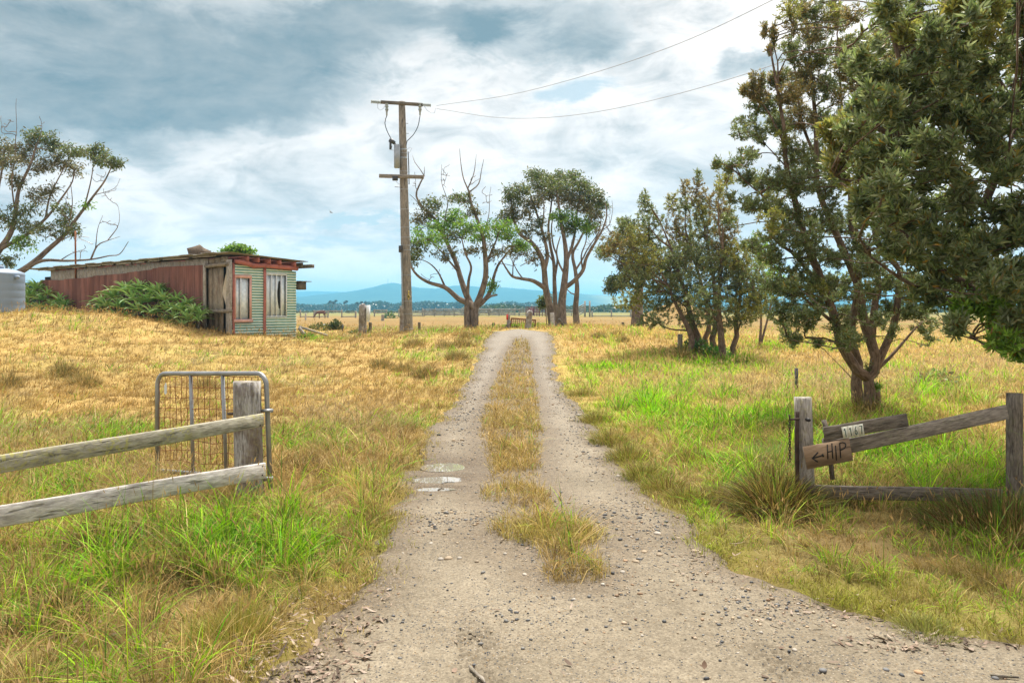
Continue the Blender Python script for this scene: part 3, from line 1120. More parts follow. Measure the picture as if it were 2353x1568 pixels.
hz_mb = MB()
hz_mb.box((-7000, 7000), (-60, 7200), (-4, 138))
m = bpy.data.materials.new('haze_air')
m.use_nodes = True
m.node_tree.nodes.remove(m.node_tree.nodes['Principled BSDF'])
vol = m.node_tree.nodes.new('ShaderNodeVolumePrincipled')
vol.inputs['Color'].default_value = (.22, .66, 1.0, 1)
vol.inputs['Density'].default_value = 3.4e-4
vol.inputs['Anisotropy'].default_value = 0.35
m.node_tree.links.new(vol.outputs[0], m.node_tree.nodes['Material Output'].inputs['Volume'])
hz = hz_mb.build('haze', m)
tag(hz, 'thin blue haze between the paddock and the hills', 'haze', kind='stuff')
#PART3
# ------------------------------------------------------------------ grass
class Blades:
    def __init__(s):
        s.V, s.L, s.S, s.C = [], [], [], []
        s.nv = s.nl = 0

    def add(s, p, h, w, phi, bend, col, seg=3, tip=None, face=None):
        """tapered bent blades; p (n,3) roots"""
        n = len(p)
        if n == 0:
            return
        dirv_ = np.stack([np.cos(phi), np.sin(phi), np.zeros(n)], 1)
        fa = rng.random(n) * np.pi if face is None else face
        side = np.stack([np.cos(fa), np.sin(fa), np.zeros(n)], 1)
        ts = [0, .38, .72] if seg == 3 else [0, .55]
        rows = []
        for t_ in ts:
            q = p + np.outer(h * (t_ - .38 * bend * t_ * t_), [0, 0, 1]) + dirv_ * (h * bend * t_ ** 1.8)[:, None]
            ww = (w * (1 - .55 * t_ ** 1.5) * .5)[:, None]
            rows += [q - side * ww, q + side * ww]
        t_ = 1.0
        rows.append(p + np.outer(h * (t_ - .38 * bend), [0, 0, 1]) + dirv_ * (h * bend)[:, None])
        V = np.stack(rows, 1)
        k = V.shape[1]
        f = [0, 1, 3, 2, 2, 3, 5, 4, 4, 5, 6] if seg == 3 else [0, 1, 3, 2, 2, 3, 4]
        st = [0, 4, 8] if seg == 3 else [0, 4]
        b0 = s.nv + k * np.arange(n)[:, None]
        s.V.append(V.reshape(-1, 3).astype(np.float32))
        s.L.append((b0 + np.array(f)[None]).ravel())
        s.S.append((s.nl + len(f) * np.arange(n)[:, None] + np.array(st)[None]).ravel())
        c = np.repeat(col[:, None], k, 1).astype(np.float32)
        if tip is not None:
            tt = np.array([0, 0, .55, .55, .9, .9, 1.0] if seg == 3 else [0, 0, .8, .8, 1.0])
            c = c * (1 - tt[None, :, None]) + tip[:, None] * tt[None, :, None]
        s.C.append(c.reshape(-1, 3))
        s.nv += k * n
        s.nl += len(f) * n

    def heads(s, p, h, phi, bend, L, W, col):
        """seed heads at the tips: two crossed spindles"""
        n = len(p)
        if n == 0:
            return
        dirv_ = np.stack([np.cos(phi), np.sin(phi), np.zeros(n)], 1)
        tip = p + np.outer(h * (1 - .38 * bend), [0, 0, 1]) + dirv_ * (h * bend)[:, None]
        ax = unit(np.outer(1 - .76 * bend, [0, 0, 1]) + dirv_ * (1.8 * bend)[:, None])
        for a in (0, 1):
            fa = rng.random(n) * 6.28
            sd = unit(np.cross(ax, np.stack([np.cos(fa), np.sin(fa), np.full(n, .3)], 1)))
            V = np.stack([tip, tip + ax * L[:, None] * .4 + sd * W[:, None] * .5, tip + ax * L[:, None], tip + ax * L[:, None] * .4 - sd * W[:, None] * .5], 1)
            b0 = s.nv + 4 * np.arange(n)[:, None]
            s.V.append(V.reshape(-1, 3).astype(np.float32))
            s.L.append((b0 + np.arange(4)[None]).ravel())
            s.S.append(s.nl + 4 * np.arange(n))
            s.C.append(np.repeat(col, 4, 0).astype(np.float32))
            s.nv += 4 * n
            s.nl += 4 * n

    def build(s, name, parent=None):
        me = np_mesh(name, np.concatenate(s.V), np.concatenate(s.L), np.concatenate(s.S), np.concatenate(s.C))
        return link(name, me, M['grass'], parent)


GD = 1.0   # density factor
SHORT = [(2050, 1240, 420, 110, 1.0), (1500, 1130, 120, 60, .4), (300, 1560, 500, 90, .4)]


def sample(y0, y1, dens):
    """random roots in a band of the view and a margin beside it"""
    hw1 = .66 * y1 + 1.6
    n = int(2 * hw1 * (y1 - y0) * dens * GD)
    y = rng.uniform(y0, y1, n)
    x = rng.uniform(-hw1, hw1, n)
    k = np.abs(x) < .66 * y + 1.6
    x, y = x[k], y[k]
    rd, dl, im = road_dist(x, y)
    k = rd > .015
    return x[k], y[k], rd[k], dl[k]


dryB, greenB, headB = Blades(), Blades(), Blades()
# y0, y1, blades/m2, width factor, segments
BANDS = [(1.7, 3.0, 1500, 1.0, 3), (3.0, 5.0, 3600, 1.0, 3), (5.0, 7.5, 2900, 1.15, 3), (7.5, 11, 1700, 1.5, 3), (11, 16, 850, 2.1, 2),
         (16, 23, 430, 3.0, 2), (23, 32, 220, 4.2, 2), (32, 46, 85, 6.0, 2), (46, 75, 18, 9.0, 2)]
for (y0, y1, dens, wf, seg) in BANDS:
    x, y, rd, dl = sample(y0, y1, dens)
    # clumping: pull roots toward tussock centres
    cs = .16 if y1 < 12 else .32
    gx0, gy0 = np.floor(x / cs), np.floor(y / cs)
    cxx = (gx0 + _hash(gx0, gy0, 5)) * cs
    cyy = (gy0 + _hash(gx0, gy0, 6)) * cs
    pull = .55 * rng.random(len(x))
    ox, oy = x - cxx, y - cyy
    nx_, ny_ = x - ox * pull, y - oy * pull
    rd2, dl2, im2 = road_dist(nx_, ny_)
    ok = rd2 > .01
    x, y = np.where(ok, nx_, x), np.where(ok, ny_, y)
    rd, dl = np.where(ok, rd2, rd), np.where(ok, dl2, dl)
    ctint = _hash(gx0, gy0, 8)
    px, py, g, bn, pl, mo, n1, n2 = fields(x, y)
    z = terrain(x, y)
    n = len(x)
    mid = dl < 0      # on the middle strip
    right = x > 0
    edge = sstep(.0, .45, rd) if y1 < 99 else 1
    edgeR = np.where(right & ~mid, sstep(.05, .75, rd), np.where(mid, sstep(0, .16, rd), sstep(0, .3, rd)))
    hill_ = (px < 1100) & (y > 9)
    H = np.where(hill_, .08 + .10 * n1, np.where(right, .08 + .15 * n1, .08 + .16 * n1))
    short = np.maximum(blobsum(SHORT, px, py), 0)
    H = np.where(mid, .08 + .10 * n1, H)
    g = np.where(mid, g * .35, g)
    H = H * (1 - .5 * mo)
    H = H + .10 * bn * (y < 12) + .06 * pl
    H = H * (.45 + 1.15 * _hash(gx0, gy0, 12) ** 1.5) * (.6 + .8 * n2) * (1 - .55 * short)
    H = H * (.34 + .66 * edgeR)
    H = H * np.where((px < 950) & (py > 1080), 1.05, 1)
    H *= np.where(y > 46, .8, 1)
    # thin out on moss and at edges
    keep = rng.random(n) < np.clip(.45 + .55 * edgeR + .3 * mo, 0, 1)
    # leaf litter zone stays rather bare
    lit = np.exp(-(((px - 720) / 90) ** 2 + ((py - 1480) / 110) ** 2)) + .7 * np.exp(-(((px - 2150) / 230) ** 2 + ((py - 1478) / 22) ** 2))
    keep &= rng.random(n) > .85 * lit
    h = H * np.exp(rng.normal(0, .32, n))
    w = rng.uniform(.0026, .0052, n) * wf * np.where((g > .5) & ~mid, 1.35, 1)
    phi = np.where(rng.random(n) < .6, np.arctan2(oy, ox), rng.random(n) * 6.28)
    wind = hill_ & (rng.random(n) < .5)
    phi = np.where(wind, rng.normal(.3, .6, n) + 3 * (n1 - .5), phi)
    bend = np.clip(rng.normal(.75, .38, n), .03, 1.5) * np.where(hill_, 1.1, 1)
    # colour class
    gg = np.clip(g * .95 + 1.1 * (ctint - .5) * np.clip(g * 3, 0, 1), 0, 1)
    thatch = rng.random(n) < np.where(g > .45, .12, .22)
    h = np.where(thatch, h * .55, h)
    bend = np.where(thatch, np.clip(bend + .6, 0, 1.6), bend)
    bclump = _hash(gx0, gy0, 14) < .07
    isg = (rng.random(n) < gg) & ~thatch
    cd = lerp(np.tile(C_DRY, (n, 1)), C_DRY2, rng.random(n))
    cd = lerp(cd, C_STRAW, np.clip(pl * rng.random(n) * 1.4, 0, 1))
    cd = lerp(cd, np.array([.44, .42, .06]), np.clip(g * .9, 0, .85) * rng.random(n))
    cd = lerp(cd, C_BROWN, np.clip(bn * 1.0, 0, .9) * (rng.random(n) < .75))
    cd = lerp(cd, C_BROWN * 1.3, (rng.random(n) < .10) * .8)
    cd = lerp(cd, C_BROWN * 1.5, thatch * np.where(right & (px > 1350) & (py < 1160), .45, .75))
    cd = lerp(cd, C_STRAW, hill_ * sstep(.5, .72, n1) * .6)
    cd = lerp(cd, np.array([.30, .20, .08]), hill_ * sstep(.5, .3, n1) * .55)
    cd = lerp(cd, C_BROWN * 1.5, bclump * np.where(right, .4, .6))
    cd = lerp(cd, C_MOSS, np.clip(mo, 0, 1) * .65)
    cg = lerp(np.tile(C_GREEN, (n, 1)), C_GREEN2, rng.random(n))
    cg = lerp(cg, C_BROWN, np.clip(bn, 0, .6) * (rng.random(n) < .4))
    cg = lerp(cg, np.array([.035, .12, .018]), (rng.random(n) < .24) * .85)
    cg = lerp(cg, C_MOSS, np.clip(mo, 0, 1) * .6)
    v_ = np.where(right & ~mid & (y > 6.5), 1.22, 1.0)[:, None] * rng.uniform(.68, 1.25, (n, 1)) * (.72 + .5 * ctint)[:, None] * (.72 + .5 * n2)[:, None]  # field on the right lightened in colour to pass for sunlit
    p = np.stack([x, y, z - .015], 1)
    for B, k in ((greenB, isg & keep), (dryB, ~isg & keep)):
        col = (cg if B is greenB else cd) * v_
        rootc = lerp(col, np.tile(C_BROWN * 1.2, (n, 1)), np.full(n, .55 if y1 < 12 else .35))  # brown blade bases, darkened to paint shade low in the grass
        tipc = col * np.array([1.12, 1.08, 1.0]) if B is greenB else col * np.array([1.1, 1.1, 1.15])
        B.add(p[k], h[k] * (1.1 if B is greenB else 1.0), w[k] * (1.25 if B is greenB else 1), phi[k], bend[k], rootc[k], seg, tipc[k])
    # tall seed stalks
    pr = np.clip(.022 + .10 * pl + .03 * (hill_) + .02 * (px < 950) * (py > 1000), 0, .2) * edgeR * (1 - mo) * np.where(mid, .3, 1) * np.where(y > 30, .4, 1)
    k = (rng.random(n) < pr) & keep
    hs_ = (H[k] * 1.15 + .10) * rng.uniform(.7, 1.2, k.sum())
    bs = np.clip(rng.normal(.22, .16, k.sum()), .02, .7)
    cs_ = lerp(np.tile(np.array([.46, .34, .16]), (k.sum(), 1)), np.array([.50, .41, .27]), pl[k]) * rng.uniform(.7, 1.2, (k.sum(), 1))
    dryB.add(p[k], hs_, np.full(k.sum(), .0016 * max(1, wf * .8)), phi[k], bs, cs_, 2)
    ch_ = lerp(np.tile(np.array([.50, .34, .15]), (k.sum(), 1)), np.array([.62, .48, .35]), np.clip(pl[k] * 1.3, 0, 1)) * rng.uniform(.65, 1.2, (k.sum(), 1))
    dark_ = rng.random(k.sum()) < .04
    ch_[dark_] *= .35
    lw = math.sqrt(wf)
    headB.heads(p[k], hs_, phi[k], bs, rng.uniform(.03, .07, k.sum()) * lw, rng.uniform(.006, .011, k.sum()) * wf ** .6, ch_)

# short matted sward: along the track edges, on the mossy verge and the middle strip
for (y0, y1, dens, wf, seg) in [(1.7, 3.0, 3000, 1.1, 2), (3.0, 5.0, 5200, 1.1, 2), (5.0, 8, 3400, 1.3, 2), (8, 12, 1900, 1.8, 2), (12, 18, 800, 2.4, 2), (18, 31, 330, 3.6, 2)]:
    hw = min(.66 * y1 + 1.2, 6.5)
    n = int(2 * hw * (y1 - y0) * dens)
    y = rng.uniform(y0, y1, n)
    x = rng.uniform(-hw, hw, n)
    rd, dl, im = road_dist(x, y)
    px, py, g, bn, pl, mo, n1, n2 = fields(x, y)
    mid = (im > -.03) & (dl < 0)
    pr = np.where(dl > 0, np.maximum(np.exp(-(dl / .45) ** 2), .9 * mo), np.exp(-(dl / .11) ** 2) * .6)
    pn = fbm(x * 3.1, y * 3.1, 701, 3)
    pr = np.where(mid, np.clip(im * 14 + .2, 0, 1), pr) * np.clip(2.6 * pn - .72 + np.where(dl > 0, .4 * np.exp(-(dl / .2) ** 2), 0), 0, 1)
    lit = np.exp(-(((px - 720) / 90) ** 2 + ((py - 1480) / 110) ** 2))
    k = (rng.random(n) < pr) & (rng.random(n) > .6 * lit)
    x, y, dl, mid, g, mo, n1, n2, rd = (q[k] for q in (x, y, dl, mid, g, mo, n1, n2, rd))
    n = len(x)
    z = np.where(dl > 0, terrain(x, y), track_z(x, y, False))
    h = np.where(mid, .04 + .10 * n1, .02 + .05 * n2) * np.exp(rng.normal(0, .35, n))
    c = lerp(np.tile(C_MOSS, (n, 1)), C_DRY2, np.clip(1.1 - 1.6 * mo - g, 0, 1) * rng.random(n))
    c = lerp(c, C_DRY, np.where(mid, .8, 0) * rng.random(n))
    c = lerp(c, C_GREEN2, np.clip(g - .2, 0, .8) * rng.random(n))
    c = lerp(c, C_BROWN * 1.6, (rng.random(n) < .26) * .8)
    c = c * rng.uniform(.6, 1.2, (n, 1))
    dryB.add(np.stack([x, y, z - .006], 1), h, rng.uniform(.002, .0042, n) * wf, rng.random(n) * 6.28, np.clip(rng.normal(.75, .4, n), .1, 1.5), c, seg, c * 1.1)
tag(dryB.build('dry_grass'), 'straw coloured dry grass over the paddock and verges', 'grass', kind='stuff')
tag(greenB.build('green_grass'), 'fresh green grass in patches along the fences', 'grass', kind='stuff')
tag(headB.build('grass_seed_heads'), 'pale seed heads standing above the grass', 'grass', kind='stuff')


def tussock(px, py, rx, h, n, cols, label, d=None, bendm=.6, wf=1.0, name='grass_tussock', group='dark grass tussocks', ry=None, w0=.0035):
    d = d or ground_at(px, py)
    x0 = (px - CX) / F * d
    B = Blades()
    a = rng.random(n) * 6.28
    r = rng.random(n) ** .6
    x, y = x0 + np.cos(a) * r * rx, d + np.sin(a) * r * (ry or rx)
    z = terrain(x, y) - .03
    hh = h * (1 - .45 * r ** 2) * rng.uniform(.55, 1.1, n)
    phi = a + rng.normal(0, .5, n)
    bend = np.clip(.15 + bendm * r + rng.normal(0, .2, n), .05, 1.3)
    c = np.array(cols)[rng.integers(0, len(cols), n)] * rng.uniform(.7, 1.3, (n, 1))
    B.add(np.stack([x, y, z], 1) - np.array([x0, d, 0]), hh, rng.uniform(.7, 1.4, n) * w0 * wf, phi, bend, c, 3, c * 1.15)
    me = B.build(name)
    me.location = (x0, d, 0)
    return tag(me, label, 'tussock', group)


DK = [(.18, .14, .06), (.26, .19, .08), (.15, .14, .045), (.34, .25, .10)]
DB = [(.09, .052, .022), (.14, .08, .034), (.055, .042, .014), (.22, .14, .055), (.07, .14, .016)]
YG = [(.34, .27, .07), (.24, .25, .05), (.42, .32, .11), (.18, .22, .03)]
for (px, py, rx, h, lb) in [
        (1062, 796, .55, .32, 'olive tussock left of the crest of the track, nearest the track'), (1050, 826, .5, .30, 'low brown tussock on the left bank below the track crest'),
        (978, 866, .42, .32, 'dark brown tussock on the left slope halfway up the track'), (875, 845, .5, .26, 'dark tussock out on the open straw slope'),
        (925, 852, .5, .24, 'faint brown tussock on the slope beside a darker one'), (1025, 800, .5, .26, 'small olive tussock below the first eucalypt'),
        (1075, 775, .5, .26, 'brown tussock on the crest beside the track'), (950, 793, .5, .28, 'brown tussock on the bank below the power pole'),
        (1375, 776, .42, .24, 'dark round tussock right of the track crest'), (1418, 772, .4, .22, 'small dark tussock further right of the track crest'),
        (1430, 785, .35, .22, 'thin brown tussock between the crest and the banksias'), (195, 885, .45, .32, 'dark tussock on the slope left of the gate'),
        (150, 862, .45, .3, 'brown tussock high on the slope left of the gate'), (15, 890, .45, .32, 'dark tussock on the slope at the far left'),
        (470, 896, .4, .28, 'dark tussock seen through the gate wire'), (1565, 828, .35, .42, 'brown tussock at the foot of the lone post by the banksias')
        ]:
    tussock(px, py, rx * .62, h * 1.35, 420, DK, lb, wf=2.6 if py < 870 else 1.8, bendm=.5)
VG = [(.10, .065, .025), (.20, .14, .05), (.30, .24, .07), (.14, .19, .03), (.24, .26, .05), (.36, .27, .10)]
for (px, py, rx, h, lb) in [
        (1338, 908, .3, .26, 'brown grass tussock on the right verge well beyond the puddles'), (1372, 965, .24, .24, 'olive grass tussock on the right verge beyond the puddles'),
        (1400, 1018, .24, .26, 'brown straggling tussock on the right verge just beyond the puddles'), (1446, 1052, .24, .26, 'yellow brown tussock on the right verge level with the puddles'),
        (1478, 1098, .2, .25, 'dark brown tussock on the right verge just nearer than the puddles'), (1530, 1128, .22, .24, 'green brown tussock on the right verge beyond the middle grass clump'),
        (1580, 1152, .18, .2, 'bright green tussock on the right verge level with the middle grass clump'), (1650, 1150, .2, .24, 'spiky green tussock between the right verge and the sign post'),
        (1700, 1075, .26, .26, 'brown tussock in the green grass left of the sign post'), (1590, 1060, .26, .24, 'dull brown tussock out in the grass right of the track')]:
    tussock(px, py, rx, h, 620, VG, lb, group='grass tussocks of the right verge', bendm=.85, w0=.0042)
for (px, py, rx, h, lb) in [
        (250, 1275, .26, .30, 'dark brown tangled tussock below the lower left rail'), (430, 1345, .2, .22, 'dark tangled hollow of grass in front of the lush tussock'),
        (140, 1430, .2, .22, 'brown tangled tussock near the bottom left corner'), (690, 1085, .3, .26, 'brown grey tussock right of the gate post')]:
    tussock(px, py, rx, h, 800, DB, lb, group='tangled brown tussocks by the left fence', bendm=.95, w0=.0042)
# clump in the middle of the track
tussock(1260, 1232, .33, .17, 900, YG, 'yellow green grass clump growing in the middle of the track', group=None, bendm=.75, w0=.0026)
tussock(1215, 1228, .18, .12, 380, YG, 'low straggling grass beside the clump in the middle of the track', group=None, bendm=.8, w0=.0025)
tussock(1295, 1335, .13, .05, 420, [(.22, .16, .08), (.3, .22, .1)], 'flat withered tuft on the track nearest the camera', group=None, bendm=1.0, w0=.0025)
tussock(1185, 1140, .15, .06, 460, [(.22, .16, .08), (.3, .24, .1), (.2, .2, .06)], 'thin withered grass patch at the end of the middle strip', group=None, bendm=1.0, w0=.0025)
# overgrown heaps by the right hand fence and left fence
tussock(1785, 1140, .34, .43, 2600, DB + YG[:2], 'big brown green overgrown tussock heaped against the sign post', d=6.35, group=None, bendm=1.0, w0=.0058, ry=.35)
tussock(1925, 1110, .24, .34, 900, DB, 'dead brown grass heap under the plywood sign', d=6.6, group=None, bendm=.8, w0=.004)
tussock(2310, 1230, .55, .42, 2400, DB + [(.10, .2, .03)], 'dark overgrown grass heap below the far right post', d=5.7, group=None, bendm=.8, w0=.0045)
tussock(525, 1062, .14, .24, 600, [(.22, .17, .06), (.3, .24, .09)], 'matted dry grass caught against the back of the gate post', d=6.75, group=None, bendm=1.0)
tussock(500, 1275, .30, .27, 1400, [(.05, .17, .02), (.09, .26, .02), (.14, .3, .03)], 'lush dark green grass tussock below the left rails', group='lush tussocks', bendm=.9, w0=.0045)
tussock(1770, 1075, .30, .40, 800, [(.16, .27, .06), (.3, .33, .12), (.2, .3, .06)], 'pale green arching tussock left of the hanging chain', d=8.2, group='lush tussocks', bendm=1.0, w0=.0045)
tussock(545, 1465, .16, .26, 700, YG, 'fine olive tussock beside the leaf litter at the left', group='lush tussocks', bendm=.5, w0=.0028)
tussock(470, 1500, .2, .2, 700, YG, 'spreading yellow tussock at the bottom left', group='lush tussocks', bendm=1.0, w0=.0028)
tussock(2130, 1455, .15, .12, 500, [(.2, .22, .06), (.28, .26, .1)], 'small grey green tuft at the right edge of the track', group='lush tussocks', bendm=.9, w0=.0028)
tussock(1990, 930, .5, .4, 900, DB + YG, 'tangled grass round the foot of the banksia', d=12.2, group=None, bendm=.8, wf=1.6)
tussock(1600, 842, .8, .4, 700, [(.05, .13, .015), (.08, .20, .02), (.1, .09, .03)], 'green undergrowth at the foot of the banksia thicket', d=23.3, group=None, bendm=.7, wf=3)

# leaf litter at the track sides
n = 1500
lx, ly = [], []
for (px, py, rx, ry, k) in [(720, 1480, 120, 105, 400), (640, 1540, 120, 60, 160), (2130, 1470, 200, 18, 130), (1900, 1405, 160, 30, 60), (1650, 1290, 90, 40, 60), (400, 1500, 260, 60, 60), (840, 1380, 50, 50, 60), (1180, 1240, 60, 20, 30), (1300, 1500, 600, 100, 40)]:
    a, r = rng.random(k) * 6.28, np.sqrt(rng.random(k)) * 1.2
    qx, qy = px + np.cos(a) * r * rx, py + np.sin(a) * r * ry
    d = CH * F / (qy - HY)
    lx.append((qx - CX) / F * d)
    ly.append(d)
lx, ly = np.concatenate(lx), np.concatenate(ly)
n = len(lx)
rd_, dl_, _ = road_dist(lx, ly)
lz = np.where(dl_ < 0, track_z(lx, ly, False), terrain(lx, ly)) + rng.uniform(.002, .014, n) + .02 * np.clip(dl_, 0, 1)
a = rng.random(n) * 6.28
dv = unit(np.stack([np.cos(a), np.sin(a), rng.normal(0, .22, n)], 1))
sv = unit(np.cross(dv, np.stack([rng.normal(0, .4, n), rng.normal(0, .4, n), np.ones(n)], 1)))
V = leaf_arrays(np.stack([lx, ly, lz], 1), dv, sv, np.exp(rng.normal(math.log(.032), .5, n)), np.exp(rng.normal(math.log(.011), .4, n)))
lc = .8 * np.array([(.30, .21, .155), (.36, .27, .20), (.17, .11, .075), (.42, .33, .26), (.13, .09, .065)])[rng.integers(0, 5, n)] * rng.uniform(.8, 1.2, (n, 1))
tag(build_leaves('leaf_litter', V, lc, M['litter']), 'fallen pinkish brown leaves and bark along the track edges', 'leaf litter', kind='stuff')
#PART4
# ------------------------------------------------------------------ trees
def c3(x, y):
    return (940.8 + x * .3429, 302.4 + y * .3429)


def c8(x, y):
    return (1209.6 + .3 * x, 672 + .3 * y)


def c6(x, y):
    return (1612.8 + .4286 * x, 604.8 + .4286 * y)


def c4(x, y):
    return (1545.6 + .4286 * x, .4286 * y)


def c1(x, y):
    return (.3858 * x, 201.6 + .3858 * y)


def catmull(pts, step):
    pts = [np.array(p, float) for p in pts]
    P_ = [2 * pts[0] - pts[1]] + pts + [2 * pts[-1] - pts[-2]]
    out = []
    for i in range(1, len(P_) - 2):
        a, b, c, d = P_[i - 1:i + 3]
        k = max(1, int(np.linalg.norm(c - b) / step))
        for j in range(k):
            t = j / k
            out.append(.5 * ((2 * b) + (-a + c) * t + (2 * a - 5 * b + 4 * c - d) * t * t + (-a + 3 * b - 3 * c + d) * t ** 3))
    out.append(pts[-1])
    return out


class Tree:
    def __init__(s, D, base):
        s.D = D
        s.pos, s.par, s.rm = [], [], []
        s.tips, s.tcol = [], []
        s.base = base

    def limb(s, pts, r0, r1, drift=None, root=False, tr=None):
        """limb traced in photo positions; depth drifts away from its parent's"""
        if tr:
            pts = [tr(*p) for p in pts]
        px0, py0 = pts[0]
        if root or not s.pos:
            d0, par = s.D + (drift[0] if isinstance(drift, tuple) else 0), -1
        else:
            A = np.array(s.pos)
            qx, qy = CX + F * A[:, 0] / A[:, 1], HY + F * (CH - A[:, 2]) / A[:, 1]
            par = int(np.argmin((qx - px0) ** 2 + (qy - py0) ** 2))
            d0 = A[par, 1]
            pts = [(qx[par], qy[par])] + list(pts[1:])
        L = sum(math.hypot(a[0] - b[0], a[1] - b[1]) for a, b in zip(pts[:-1], pts[1:])) / F * s.D
        sl = drift if isinstance(drift, (int, float)) else (drift[1] if isinstance(drift, tuple) else random.uniform(-.5, .5))
        step = max(6, .16 / s.D * F)
        q = catmull(pts, step)
        n = len(q)
        jit = np.cumsum(np.array([random.gauss(0, .012) for _ in range(n)]))
        prev = par
        idx = []
        for i, p in enumerate(q):
            t = i / max(1, n - 1)
            d = d0 + sl * L * t + jit[i] * L * .3
            w = np.array(P(p[0], p[1], d))
            if i == 0 and par >= 0:
                continue
            s.pos.append(w)
            s.par.append(prev)
            s.rm.append(r0 + (r1 - r0) * t ** .8)
            prev = len(s.pos) - 1
            idx.append(prev)
        return idx

    def path_to(s, target, cand, k=5, sag=.0, rise=.35, rm=0.0):
        A = np.array([s.pos[i] for i in cand])
        dv = target[None] - A
        cost = np.linalg.norm(dv, axis=1) + 1.1 * np.maximum(0, A[:, 2] - target[2])
        i = cand[int(np.argmin(cost))]
        a = s.pos[i]
        L = np.linalg.norm(target - a)
        if L < .02:
            return [i]
        pdir = np.array([0, 0, 1.0])
        if s.par[i] >= 0:
            pdir = a - s.pos[s.par[i]]
            pdir = pdir / (np.linalg.norm(pdir) + 1e-9)
        c1_ = a + (pdir * .6 + np.array([0, 0, rise * .5])) * L * .4
        c2_ = target - np.array([0, 0, rise]) * L * .35 + rng.normal(0, .05, 3) * L
        prev = i
        out = []
        for j in range(1, k + 1):
            t = j / k
            p = (1 - t) ** 3 * a + 3 * (1 - t) ** 2 * t * c1_ + 3 * (1 - t) * t * t * c2_ + t ** 3 * target
            if j < k:
                p = p + rng.normal(0, .012, 3) * L
            s.pos.append(p)
            s.par.append(prev)
            s.rm.append(rm)
            prev = len(s.pos) - 1
            out.append(prev)
        return out

    def clump(s, cx, cy, rx, ry, ntuft, col=0, leaf=True, tr=None, spread=.6, depth=None, cand=None, rise=.35, flat=1.0, rm=0.0):
        if tr:
            x2, y2 = tr(cx + rx, cy + ry)
            cx, cy = tr(cx, cy)
            rx, ry = x2 - cx, y2 - cy
        cand = cand if cand is not None else s.frame
        A = np.array([s.pos[i] for i in cand])
        qx, qy = CX + F * A[:, 0] / A[:, 1], HY + F * (CH - A[:, 2]) / A[:, 1]
        k = int(np.argmin((qx - cx) ** 2 + (qy - cy - ry) ** 2))
        rw = (rx + ry) / 2 / F * s.D
        d = (A[k, 1] if depth is None else s.D + depth) + random.uniform(-1, 1) * rw * spread * (0 if depth is not None else 1)
        c = np.array(P(cx, cy, d))
        R = np.array([rx / F * d, rw * .9 * flat, ry / F * d])
        base = s.path_to(c - np.array([0, 0, R[2] * .5]), cand, 6, rise=rise, rm=rm * 1.3)
        if leaf and len(base) > 4 and rise > .29:
            s.tips += base[3:]
            s.tcol += [col] * len(base[3:])
        q = unit(rng.normal(size=(ntuft, 3))) * (rng.random((ntuft, 1)) ** .45)
        pts = c + q * R
        pts = pts[np.argsort(np.linalg.norm(pts - c, axis=1))]
        loc = list(base)
        for p in pts:
            new = s.path_to(p, loc[-60:] if len(loc) > 80 else loc, 3, rise=rise, rm=rm)
            loc += new
            if leaf and len(new) > 1:
                s.tips.append(new[-1])
                s.tcol.append(col)

    def radii(s, rtip, e=2.25):
        n = len(s.pos)
        r = np.zeros(n)
        acc = np.zeros(n)
        for i in range(n - 1, -1, -1):
            r[i] = max(rtip, acc[i] ** (1 / e)) if acc[i] > 0 else rtip
            r[i] = max(r[i] if s.rm[i] == 0 else min(r[i], s.rm[i] * 1.05), s.rm[i])
            if s.par[i] >= 0:
                acc[s.par[i]] += min(r[i], .06) ** e
        s.r = r

    def wood(s, parent, mat_, rtip=.004, name='trunk', k=1.0):
        s.rm = [q * k for q in s.rm]
        s.radii(rtip)
        n = len(s.pos)
        ch = [[] for _ in range(n)]
        roots = []
        for i in range(n):
            (ch[s.par[i]] if s.par[i] >= 0 else roots).append(i)
        mb = MB()
        stack = [(i, -1) for i in roots]
        while stack:
            i, frm = stack.pop()
            pts, rr = [], []
            if frm >= 0:
                pts.append(s.pos[frm])
                rr.append(min(s.r[i] * 1.15, s.r[frm]))
            while True:
                pts.append(s.pos[i])
                rr.append(s.r[i])
                if not ch[i]:
                    break
                c = sorted(ch[i], key=lambda k: -s.r[k])
                stack += [(k, i) for k in c[1:]]
                i = c[0]
            if len(pts) > 1:
                m_ = max(rr)
                mb.tube(pts, rr, 10 if m_ > .08 else (6 if m_ > .02 else 3), cap=m_ > .02)
        return mb.build(name, mat_, parent, smooth=True)

    def leaves(s, parent, style, pals, per, L, W, name='crown', recolor=None):
        P_ = np.array([s.pos[i] for i in s.tips])
        Q_ = np.array([s.pos[s.par[i]] for i in s.tips])
        ax = unit(P_ - Q_)
        n = len(P_)
        N = n * per
        ax_ = np.repeat(ax, per, 0)
        ci = np.repeat(np.array(s.tcol), per)
        rnd = unit(np.cross(ax_, rng.normal(size=(N, 3))))
        if style == 'whorl':
            ax_ = unit(ax_ + np.array([0, 0, .25]))
            u_ = rng.random(N)
            p = np.repeat(P_, per, 0) - ax_ * (u_ * L * 1.5)[:, None]
            a = np.where(u_ < .3, rng.uniform(.35, .9, N), rng.uniform(.7, 1.35, N))
            d = unit(ax_ * np.cos(a)[:, None] + rnd * np.sin(a)[:, None])
        else:
            p = np.repeat(P_, per, 0) + rng.normal(0, L * .62, (N, 3)) * np.array([1.1, 1.1, .8])
            d = unit(rng.normal(0, .7, (N, 3)) + rnd * .4 + np.array([0, 0, -.55]))
        sd = unit(np.cross(d, rng.normal(size=(N, 3)) + np.array([0, 0, .6])))
        LL = L * rng.uniform(.6, 1.25, N)
        WW = W * rng.uniform(.7, 1.3, N)
        V = leaf_arrays(p, d, sd, LL, WW)
